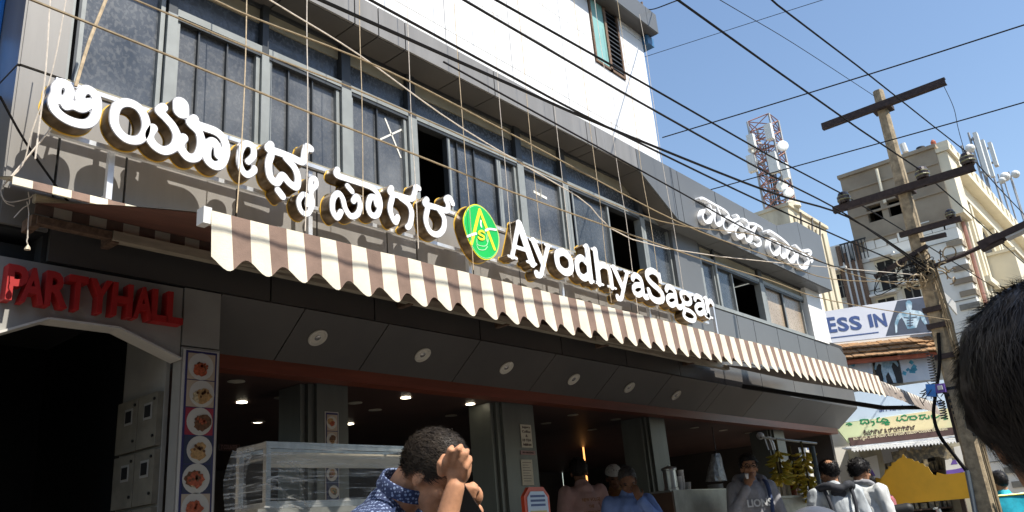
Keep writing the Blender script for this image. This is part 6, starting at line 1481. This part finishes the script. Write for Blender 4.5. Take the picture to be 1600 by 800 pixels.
# 10. close head of black hair at the right edge
hc_ = Vector(atD(1655, 626, .86)); f = Vector((hc_.x, hc_.y, 0)); Hn = (hc_.z - .02) / 1.585 * 1.70
person('person with thick black hair seen from behind, very close at right edge', f - Vector((.03 * math.cos(AZ + .1), .03 * math.sin(AZ + .1), 0)), AZ + R(-10), Hn, 'skin', 'dark_cloth', face=False, vox=.006,
       hairkw=dict(n=16000, seed=21, thick=.024, length=.05, front=.06, side=-.04, nape=-.085, fine=True, flow=(-.45, .35, -.75), rough=.008, width=.0006, rise=.05, jit=.34, fly=.07))

# 11. foreground man scratching his head, phone at his ear (built in his own place, 2.3 m from the lens)
FD = 2.36
def K(px, py, d=0.0): return atD(px, py, FD + d)
fgl = K(615, 1000); mroot = thing('person', 'man in dotted navy shirt scratching his bowed head, phone at his ear', 'person', (fgl.x, fgl.y, .005))
u = (K(1, 0) - K(0, 0)).length                             # metres per pixel there
fwd = (RGT * .78 - UPV * .52 - FWD * .34).normalized()     # where the bowed face looks: right, down, slightly away
lat = (-FWD + fwd * FWD.dot(fwd)).normalized(); upv = fwd.cross(-lat).normalized()
if upv.dot(UPV) < 0: upv = -upv
left = upv.cross(fwd).normalized(); MH = Matrix((fwd, left, upv)).transposed()
hc2 = K(683, 725, .0) - upv * .032; HK = .88
b = B(); head_parts(b, hc2, MH, HK)
neck0 = K(618, 794, .03); b.capsule(hc2 + MH @ Vector((-.04, 0, -.05)), neck0, .052, .062, 14)
b.capsule(K(585, 905, -.10), K(625, 850, .22), .075); b.capsule(K(600, 900, .06), K(575, 1150, .10), .12, .12)
# right arm (near side): elbow below the frame, forearm up to the hand in the hair
elR, wrR = K(672, 905, -.20), K(711, 762, -.125); shR = K(588, 865, -.16)
b.capsule(shR, elR, .048, .041); b.capsule(elR, wrR, .040, .027)
hd = (K(722, 712, -.10) - wrR).normalized()
pn = (FWD * .95 - RGT * .25 - hd * FWD.dot(hd)).normalized(); side_ = hd.cross(pn).normalized()
if side_.dot(RGT) < 0: side_ = -side_
Mp = Matrix((hd, side_, pn)).transposed(); b.ell(wrR + hd * .050, .052, .036, .018, Mp)
for (kx, ky, mx_, my_, tx, ty, dd) in ((699, 718, 703, 704, 706, 699, 0), (711, 717, 716, 702, 720, 697, .0), (721, 721, 727, 709, 730, 704, .01), (727, 730, 733, 720, 734, 715, .02)):
    k0, k1, k2 = K(kx, ky, -.128), K(mx_, my_, -.135 + dd), K(tx, ty, -.095 + dd)
    b.capsule(K(kx - 2, ky + 12, -.12), k0, .0115, .0108, 10); b.capsule(k0, k1, .0105, .0098, 10); b.capsule(k1, k2, .0097, .0078, 10)
b.capsule(K(690, 738, -.125), K(688, 725, -.128), .0135, .0118, 10); b.capsule(K(688, 725, -.128), K(694, 713, -.115), .0115, .009, 10)
# left hand round the phone on the far side
wrL = K(742, 800, .13); elL = K(715, 905, .25); shL = K(640, 862, .24); b.capsule(shL, elL, .05, .043); b.capsule(elL, wrL, .042, .028); b.ell(K(741, 775, .11), .028, .034, .022, Matrix((RGT, UPV, FWD)).transposed())
for (ax, ay, bx, by, cx2, cy2) in ((735, 759, 726, 760, 724, 775), (739, 757, 731, 762, 730, 782), (743, 760, 736, 764, 734, 776), (745, 766, 742, 764, 740, 778)):
    b.capsule(K(ax, ay, .09), K(bx, by, .075), .0095, .009, 8); b.capsule(K(bx, by, .075), K(cx2, cy2, .07), .009, .0075, 8)
b.capsule(K(736, 785, .10), K(725, 792, .11), .012, .009, 8)
for s in (-.10, .24): b.capsule(K(575, 1150, s), K(560, 1400, s), .09, .05); b.capsule(K(560, 1400, s), Vector((K(560, 1400, s).x, K(560, 1400, s).y, .09)), .05, .035)
vobj('body', b, 'skin_warm', mroot, .0042, 4)
T2 = lambda x, y, z: hc2 + MH @ Vector((x, y, z)) * HK
face_bits(mroot, hc2, MH, HK)
b = B(); b.ell(T2(.008, -.089, -.010), .008, .004, .018, MH, 10, 6); obj('ear_shade', b, 'skin', mroot)  # darker skin patch painted as shade in the hollow of the ear
hair_cap(mroot, hc2, MH, HK, 'hair_brown', n=15000, seed=31, thick=.010, length=.03, front=.075, side=-.012, nape=-.082, fine=True, flow=(.6, 0, .35), rough=.009, width=.0010, rise=.32, jit=.42, fly=.3)
# shirt, collar, strap, trousers
b = B(); b.capsule(K(578, 852, -.13), K(632, 838, .2), .095); b.capsule(K(596, 815, -.03), K(618, 812, .1), .07); b.capsule(K(590, 880, .03), K(570, 1130, .06), .165, .165); b.capsule(K(560, 1120, -.05), K(585, 1120, .2), .15); b.capsule(neck0 - (hc2 - neck0) * .1, K(596, 845, .04), .08, .125)
b.capsule(shR, shR.lerp(elR, .55), .078, .075); b.capsule(shL, shL.lerp(elL, .55), .076, .072); b.ell(K(594, 832, .03), .10, .13, .09)
vobj('shirt', b, 'print_shirt', mroot, .010, 4, .008, 8)
nd = (hc2 + MH @ Vector((-.045, 0, -.055)) - neck0).normalized(); ncx = neck0 + nd * .072; pr = nd.orthogonal().normalized(); qr = nd.cross(pr)
b = B(); rows = []
for hgt, rad in ((-.012, .084), (.006, .082), (.024, .080), (.027, .075), (.022, .073), (-.012, .074)):
    rows.append([tuple(ncx + nd * (hgt + .012 * math.cos(i * 2 * math.pi / 30 + 2.4)) + (pr * math.cos(i * 2 * math.pi / 30) + qr * math.sin(i * 2 * math.pi / 30)) * rad) for i in range(31)])
b.sheet(rows); obj('collar', b, 'print_shirt', mroot, smooth=True)
b = B(); P = smoothline([K(582, 905, -.22), K(592, 838, -.17), K(606, 808, -.10), K(600, 800, .0), K(580, 815, .08)], 6); rows = []
for p in P: rows.append([tuple(p + (RGT * .02 + UPV * .018)), tuple(p - (RGT * .02 + UPV * .018) * .9)])
b.sheet(rows); b.sheet([[tuple(Vector(q) + FWD * .012) for q in r] for r in rows]); obj('shoulder_strap', b, 'navy_cloth', mroot)
b = B(); b.capsule(K(560, 1140, -.03), K(585, 1140, .18), .15)
for s in (-.10, .24):
    p = K(560, 1400, s); b.capsule(K(572, 1150, s), p, .11, .08); b.capsule(p, Vector((p.x, p.y, .12)), .078, .066)
vobj('trousers', b, 'trousers', mroot, .016, 3, .006)
for s in (-.10, .24): p = K(560, 1400, s); p = Vector((p.x, p.y, .05)); obj('shoe', B().capsule(p - RGT * .05, p + Vector((RGT.x, RGT.y, 0)) * .16, .044, .037), 'shoe', mroot, smooth=True)
ph = thing('mobile_phone', 'black mobile phone in the hand of the man scratching his head', 'phone', K(722, 785, .05))
c = K(723, 780, .055); obj('phone_body', B().obox(c, (RGT * .5 - UPV * .8).normalized() * .062, (RGT * .8 + UPV * .5).normalized() * .028, FWD * .005), 'phone', ph)

# ================================================================ shop things
YC = 3.30
cs = thing('display_case', 'glass display case wrapped in clear stretch film on a steel counter', 'display case', (2.4, YC, .15))
cl_, cr_ = atY(414, 690, YC), atY(640, 699, YC); zc1 = cl_.z; zc0 = atY(414, 795, YC).z; xl_, xr_ = cl_.x, cr_.x + .12; dp = .22
b = B()
for y in (YC, YC + dp):
    b.box((xl_, y - .012, zc1 - .03), (xr_, y + .012, zc1)); b.box((xl_, y - .012, zc0), (xr_, y + .012, zc0 + .03))
    for x in (xl_, xr_ - .025): b.box((x, y - .0125, zc0 + .031), (x + .025, y + .0125, zc1 - .031))
for x in (xl_, xr_ - .025):
    for z in (zc1 - .029, zc0 + .001): b.box((x + .001, YC + .013, z), (x + .024, YC + dp - .013, z + .027))
obj('case_frame', b, 'steel', cs)
b = B(); nx_, nz_ = 60, 14; rows = []
for j in range(nz_ + 1):
    z = zc0 + (zc1 - zc0) * j / nz_; rows.append([(xl_ + (xr_ - xl_) * i / nx_, YC - .02 - .006 * noise.noise((i * .21, z * 46, 0)), z) for i in range(nx_ + 1)])
b.sheet(rows); rows = []
for j in range(nz_ + 1):
    z = zc0 + (zc1 - zc0) * j / nz_; rows.append([(xl_ - .008 - .012 * noise.noise((i * .4, z * 30, 4)), YC - .02 + (dp + .03) * i / 14, z) for i in range(15)])
b.sheet(rows); obj('stretch_film', b, 'film', cs, smooth=True)
b = B()
for i in range(26):
    x0 = xl_ + random.uniform(-.06, .12); z0 = random.uniform(zc0, zc1 - .05); y = YC - .03 - random.uniform(0, .02)
    b.tube(smoothline([(x0, y, z0), (x0 + .05, y - .006, z0 + random.uniform(-.02, .02)), (x0 + random.uniform(.08, .16), y, z0 + random.uniform(-.1, .03))], 3), .0035, 4)
for i in range(4): y = YC + .06 + i * .045; b.tube(smoothline([(xl_ - .03, y, zc1 - .02), (xl_ - .06, y + .02, zc1 - .15), (xl_ - .04, y + .03, zc0)], 3), .014, 5)
obj('film_folds', b, 'film', cs)
obj('case_board', B().box((xl_ + .03, YC - .004, zc1 - .115), (xr_ - .03, YC + .004, zc1 - .045)), 'cream_bar', cs)
obj('shelf', B().box((xl_ + .03, YC + .03, zc0 + .22), (xr_ - .03, YC + dp - .03, zc0 + .23)), 'steel', cs)
for i in range(5):
    c = (xl_ + .4 + i * .11, YC + .12, zc0 + .26); obj('sweet_tray', B().lathe(c, [(.05, -.03), (.075, -.012), (.06, -.004), (.02, .006)], 14), 'food_brown' if i % 2 else 'food_gold', cs)
obj('counter', B().box((xl_ - .02, YC + .03, .146), (xr_ + .02, YC + dp - .01, zc0 - .03)).box((xl_ - .05, YC - .03, zc0 - .029), (xr_ + .05, YC + dp + .12, zc0 - .002)), 'steel_dull', cs)
# notices on the column
for (px0, py0, px1, py1, m, lines, lb) in ((812, 663, 832, 700, 'paper', ['Jaggery', 'Coffee', '&', '10 TEA', 'Available here'], 'cream notice for jaggery coffee on the column, topmost of three'),
                                    (813, 704, 836, 711, 'pink_shirt', ['NO SMOKING'], 'narrow pinkish no smoking strip on the column between two notices'),
                                    (813, 718, 834, 758, 'paper', [], 'plain pale paper notice with faint lines on the column, lowest of three')):
    a, c = atY(px0, py0, 5.198), atY(px1, py1, 5.198); a2_ = atY(px0, py1, 5.198)
    o = obj('notice', B().box((a.x, 5.192, c.z), (c.x, 5.197, a.z)), m, origin=(a.x, 5.197, c.z), **tagd(lb, 'notice'))
    b = B(); n_ = max(1, len(lines)); hh = (a.z - c.z) / (n_ + .4)
    for i, t in enumerate(lines):
        w_ = (c.x - a.x) * (.2 if len(t) < 2 else .76); add_text(b, t, ((a.x + c.x) / 2 - w_ / 2, 5.1915, a.z - hh * (i + .95)), (1, 0, 0), (0, 0, 1), width=w_, height=hh * .62, depth=.0015, bold=.012)
    if not lines:
        for i in range(8): z = a.z - .03 - i * .025; b.box((a.x + .02, 5.190, z), (c.x - .02 - .05 * random.random(), 5.1915, z + .004))
    obj('notice_print', b, 'print_maroon', o)
o = obj('counter_sign', B().box((atY(343, 693, 6.0).x, 6.0, atY(343, 704, 6).z), (atY(374, 704, 6).x, 6.01, atY(343, 693, 6).z)), 'print_maroon', origin=(3, 6, 2), **tagd('dark sign reading T COUNTER inside the shop left of the display case', 'sign'))
b = B(); q = atY(345, 702, 5.998); add_text(b, 'T COUNTER', q, (1, 0, 0), (0, 0, 1), width=atY(371, 702, 5.998).x - q.x, height=.035, depth=.002, bold=.012); obj('lettering', b, 'pink_shirt', o)
obj('sign_hanger', B().box((3.3, 6.004, atY(343, 693, 6).z + .001), (3.31, 6.008, 2.70)), 'black', o)
# red framed standing menu
sd_ = thing('menu_stand', 'red framed standing menu board with a yellow sheet outside the shop column', 'menu board', atY(836, 800, 3.75))
a, c = atY(818, 765, 3.75), atY(857, 765, 3.75); zt_ = atY(836, 761, 3.75).z; x0, x1 = a.x, c.x; zb_ = .75; ch_ = .06
def oct_(x0, x1, z0, z1, c): return [(x0 + c, z0), (x1 - c, z0), (x1, z0 + c), (x1, z1 - c), (x1 - c, z1), (x0 + c, z1), (x0, z1 - c), (x0, z0 + c)]
obj('frame', B().prism(oct_(x0, x1, zb_, zt_, ch_), 3.75, 3.78), 'red_frame', sd_)
obj('sheet', B().prism(oct_(x0 + .028, x1 - .028, zb_ + .03, zt_ - .03, ch_ * .7), 3.744, 3.7495), 'board_blue', sd_)
b = B(); b.box((x0 + .05, 3.74, zb_ + .08), (x1 - .05, 3.7435, zt_ - .16)); obj('yellow_sheet', b, 'menu_yellow', sd_)
b = B(); 
for i in range(12): b.box((x0 + .033, 3.741, zt_ - .2 - i * .05), (x0 + .046, 3.7435, zt_ - .18 - i * .05)); b.box((x1 - .046, 3.741, zt_ - .2 - i * .05), (x1 - .033, 3.7435, zt_ - .18 - i * .05))
for i in range(3): b.box((x0 + .06, 3.741, zt_ - .07 - i * .03), (x1 - .06, 3.7435, zt_ - .055 - i * .03))
obj('menu_print', b, 'print_navy', sd_, kind='stuff')
obj('leg', B().box((x0 + .05, 3.785, PL + .002), (x0 + .08, 3.815, zt_ - .1)), 'black', sd_); obj('leg', B().box((x1 - .08, 3.785, PL + .002), (x1 - .05, 3.815, zt_ - .1)), 'black', sd_)
# steel serving counter with brown side
YS_ = 4.15; pc0, pc1 = atY(1052, 766, YS_), atY(1143, 762, YS_); zt_ = pc0.z; xb0 = pc0.x - .02
ctr = thing('serving_counter', 'dull steel serving counter with a brown side panel at the front of the shop', 'counter', (pc0.x, YS_, PL))
obj('front_panel', B().box((pc0.x, YS_, .9), (pc1.x, YS_ + .02, zt_)), 'steel_dull', ctr); obj('front_panel', B().box((pc0.x + .02, YS_ + .02, PL + .003), (pc1.x, YS_ + .05, .89)), 'steel_dull', ctr)
obj('side_panel', B().box((xb0, YS_ + .01, PL + .003), (pc0.x - .004, YS_ + .22, zt_ - .015)), 'wood_dark', ctr)
obj('counter_top', B().box((xb0, YS_ + .02, zt_ - .012), (pc1.x + .03, YS_ + .24, zt_ + .006)), 'steel', ctr)
obj('ledge', B().box((pc0.x, YS_ - .03, .88), (pc1.x, YS_ + .018, .898)), 'steel', ctr)
q = atY(1049, 762, YS_ + .12); q.z = zt_ + .007
dr = thing('coffee_drum', 'round steel drum with a lid on the serving counter beside the paper cups', 'drum', q); rr = .072
obj('drum', B().lathe(q, [(rr, 0), (rr, .02), (rr - .006, .025), (rr - .006, .19), (rr + .004, .195), (rr + .004, .205)], 28), 'steel', dr, smooth=False)
obj('lid', B().lathe(q + Vector((0, 0, .206)), [(rr + .008, 0), (rr + .004, .012), (rr * .6, .024), (.02, .03)], 28), 'steel', dr); obj('lid_knob', B().lathe(q + Vector((0, 0, .23)), [(.007, 0), (.007, .01), (.012, .012), (.012, .018), (.005, .02)], 12), 'steel', dr)
for px, n_, lb in ((1063, 3, 'short stack of white paper cups beside the steel drum, nearest the drum'), (1067, 5, 'tall tilted stack of white paper cups on the serving counter'), (1076, 1, 'single small white paper cup on the serving counter right of the stacks')):
    q = atY(px, 765, YS_ + .12); q.z = zt_ + .007; t = thing('paper_cups', lb, 'cups', q)
    for i in range(n_): obj('cup', B().lathe(q + Vector((0, 0, i * .03)), [(.024, 0), (.033, .075), (.036, .078), (.031, .078), (.022, .004)], 16), 'plastic_white', t)
q = atY(1118, 762, YS_ + .12); q.z = zt_ + .007; t = thing('plate_stack', 'low stack of white plates on the right part of the serving counter', 'plates', q)
for i in range(4): obj('plate', B().lathe(q + Vector((0, 0, i * .012)), [(.05, 0), (.085, .012), (.085, .016), (.045, .004)], 20), 'plastic_white', t)
# hanging plastic bag
dm('bag_grey', (0.3, 0.31, 0.32), 0.35, var=0.35, scale=22, bump=0.4)
bg_ = thing('plastic_bag', 'grey white plastic bag hanging in the dark opening above the serving counter', 'bag', atY(1120, 740, 5.4))
rows = []
for (py, xa, xb) in ((709, 1114, 1124), (716, 1112, 1126), (730, 1109, 1129), (745, 1107, 1132), (752, 1107, 1133)):
    ring_ = []
    A1, A2 = atY(xa, py, 5.4), atY(xb, py, 5.4); c = (A1 + A2) / 2; r = (A2.x - A1.x) / 2
    for i in range(17): t = 2 * math.pi * i / 16; ring_.append((c.x + r * math.cos(t) * (1 + .08 * math.sin(5 * t)), 5.4 + r * .35 * math.sin(t), c.z))
    rows.append(ring_)
rows = [[(x + .012 * noise.noise((x * 25, y * 25, z * 22)), y + .03 * noise.noise((x * 18, z * 20, 3)), z + .01 * noise.noise((x * 30, z * 9, 7))) for x, y, z in rr_] for rr_ in rows]
obj('bag', B().sheet(rows), 'bag_grey', bg_, smooth=False)
tp = atY(1119, 708, 5.4); obj('hanging_cord', B().tube([tp, (tp.x, 5.4, 2.713)], .006, 5), 'black', bg_)
# fruit stall: bananas on hooks, post, packets
def banana(b, p, d, bend, L=.17, r=.019):
    d = Vector(d).normalized(); bend = Vector(bend); P = [p + d * L * t + bend * L * (t * t) * .45 for t in (0, .15, .35, .6, .85, 1.0)]; b.tube(P, [.007, .014, r, r, .014, .006], 6)
def bunch(px, py, Y, ln, label, n=15):
    top = atY(px, py, Y); root = thing('banana_bunch', label, 'bananas', top, 'banana bunches hanging at the fruit stall')
    obj('stalk', B().tube([(top.x, top.y, top.z + .12), top, (top.x, top.y, top.z - ln)], .018, 6), 'banana_stem', root)
    k = max(1, int(ln / .11))
    for j in range(k):
        hb = B()
        for i in range(16):
            a = random.uniform(0, 6.28); o = Vector((math.cos(a), math.sin(a), 0)); p = Vector((top.x, top.y, top.z - .01 - (j + random.random()) * ln / k)) + o * .035
            banana(hb, p, o * random.uniform(.45, .95) + Vector((random.uniform(-.3, .3), random.uniform(-.3, .3), -.8)), o * random.uniform(.2, .6) + Vector((0, 0, random.uniform(.6, 1.1))), random.uniform(.12, .17), .0205)
        obj('banana_hand', hb, 'banana', root, smooth=True)
for px, py, Y, ln, lb in ((1214, 700, 4.3, .42, 'large greenish bunch of bananas hanging at the fruit stall, left one'), (1236, 712, 4.35, .3, 'middle bunch of bananas hanging lower at the back of the fruit stall'), (1254, 704, 4.2, .60, 'yellow bunch of bananas hanging beside the blue grey post, longest one'), (1217, 737, 4.25, .12, 'small loose hand of bananas hanging low at the left of the fruit stall'), (1246, 737, 4.3, .2, 'short bunch of bananas hanging low between the long bunch and the packets')): bunch(px, py, Y, ln, lb)
xa = atY(1255, 690, 4.45).x
obj('banana_rail', B().tube([(atY(1190, 690, 4.3).x, 4.3, atY(1214, 694, 4.3).z + .07), (atY(1275, 690, 4.3).x, 4.3, atY(1214, 694, 4.3).z + .05)], .015, 6), 'steel_dull', **tagd('thin steel rail from which the bananas hang', 'rail'))
pt = atY(1283, 745, 4.0); obj('stall_post', B().tube([(atY(1284, 775, 4.0).x, 4.0, PL + .002), atY(1283, 770, 4.0), atY(1269, 697, 4.0)], .028, 10), 'blue_post', **tagd('blue grey pipe post right of the hanging bananas', 'post'))
st_ = thing('fruit_stall', 'low fruit stall counter with packets and a printed sheet under the hanging bananas', 'stall', (pt.x - 1, 4.3, FT))
xa, xb = atY(1205, 780, 4.3).x, atY(1275, 780, 4.3).x; zs_ = atY(1240, 778, 4.3).z
obj('counter', B().box((xa, 4.3, PL + .003), (xb, 4.9, zs_)).box((xa - .03, 4.27, zs_ + .001), (xb + .03, 4.93, zs_ + .03)), 'steel_dull', st_)
obj('wood_post', B().box((atY(1249, 760, 4.5).x, 4.5, zs_ + .031), (atY(1258, 760, 4.5).x, 4.56, atY(1249, 745, 4.5).z)), 'food_gold', st_)
pr_ = obj('printed_sheet', B().box((atY(1259, 760, 4.52).x, 4.52, zs_ + .032), (atY(1275, 760, 4.52).x, 4.526, atY(1262, 700, 4.52).z)), 'board_white', st_)
b = B(); a = atY(1261, 760, 4.519)
for i in range(9):
    for j in range(4):
        if random.random() < .6: b.box((a.x + j * .09, 4.5165, zs_ + .1 + i * .07), (a.x + j * .09 + .05, 4.519, zs_ + .125 + i * .07))
obj('sheet_print', b, 'print_navy', pr_, kind='stuff')
for i, px in enumerate((1212, 1220, 1229, 1238, 1246)):
    q = atY(px, 765, 4.45); hgt = random.uniform(.15, .25); rr = random.uniform(.045, .06)
    obj('snack_packet', B().lathe((q.x, 4.45, zs_ + .031), [(rr, 0), (rr * 1.05, hgt * .5), (rr * .9, hgt * .85), (rr * .3, hgt), (rr * .35, hgt * 1.06)], 10), ('plate_white', 'ph_peach', 'paper', 'food_red', 'plate_white')[i], origin=(q.x, 4.45, zs_ + .031), **tagd('small packet of snacks on the fruit stall counter, ' + ('first from the left', 'second from the left', 'tan one in the middle', 'reddish one', 'nearest the wooden post')[i], 'packet', 'snack packets on the fruit stall'))
ct_ = thing('cloth_bundle', 'striped white cloth bag and paper hanging from the end of the soffit above the bananas', 'bag', atY(1190, 690, 4.6))
b = B(); A1 = atY(1188, 681, 4.7); b.ell(A1, .07, .05, .05); obj('knot', b, 'plastic_white', ct_, smooth=True)
rows = [[tuple(atY(px, py, 4.7 + .02 * math.sin(i))) for i, px in enumerate(np.linspace(a, c, 8))] for py, a, c in ((682, 1193, 1203), (692, 1196, 1209), (703, 1200, 1212))]
obj('cloth', B().sheet(rows), 'fab_grey', ct_)
b = B()
for i in (0, 2, 4, 6): b.sheet([[(r[i][0], r[i][1] - .006, r[i][2]), (r[i + 1][0], r[i + 1][1] - .006, r[i + 1][2])] for r in rows])
obj('stripe', b, 'plastic_white', ct_)
# parked scooters' dark seats below the yellow board
for px, py, lb in ((1395, 792, 'black two wheeler seat parked under the yellow board, left one'), ):
    q = atD(px, py, 8.6); t = thing('parked_scooter', lb, 'scooter', (q.x, q.y, 0)); d = YTn
    obj('seat', B().capsule(q - d * .2 + Vector((0, 0, -.05)), q + d * .14 + Vector((0, 0, -.03)), .05, .06), 'black', t, smooth=True)
    obj('body', B().capsule(q - d * .35 + Vector((0, 0, -.35)), q + d * .2 + Vector((0, 0, -.25)), .14, .15), 'helmet', t, smooth=True)
    for a in (-.55, .6): obj('wheel', B().lathe(Vector((q.x, q.y, .25)) + d * a - YN * .05, [(.15, 0), (.23, .01), (.25, .05), (.23, .09), (.15, .1)], 20, YN), 'black', t)
    obj('fork', B().tube([Vector((q.x, q.y, .25)) + d * .6, q + d * .42 + Vector((0, 0, -.06))], .025, 6).tube([q + d * .4 + YN * .3 + Vector((0, 0, -.05)), q + d * .4 - YN * .3 + Vector((0, 0, -.05))], .012, 6), 'steel', t)
obj('low_wall', B().box((11.2, 1.2, 0), (11.3, 2.0, 1.35)), 'cartoncard', **tagd('brown board behind the foot of the pole', 'board'))
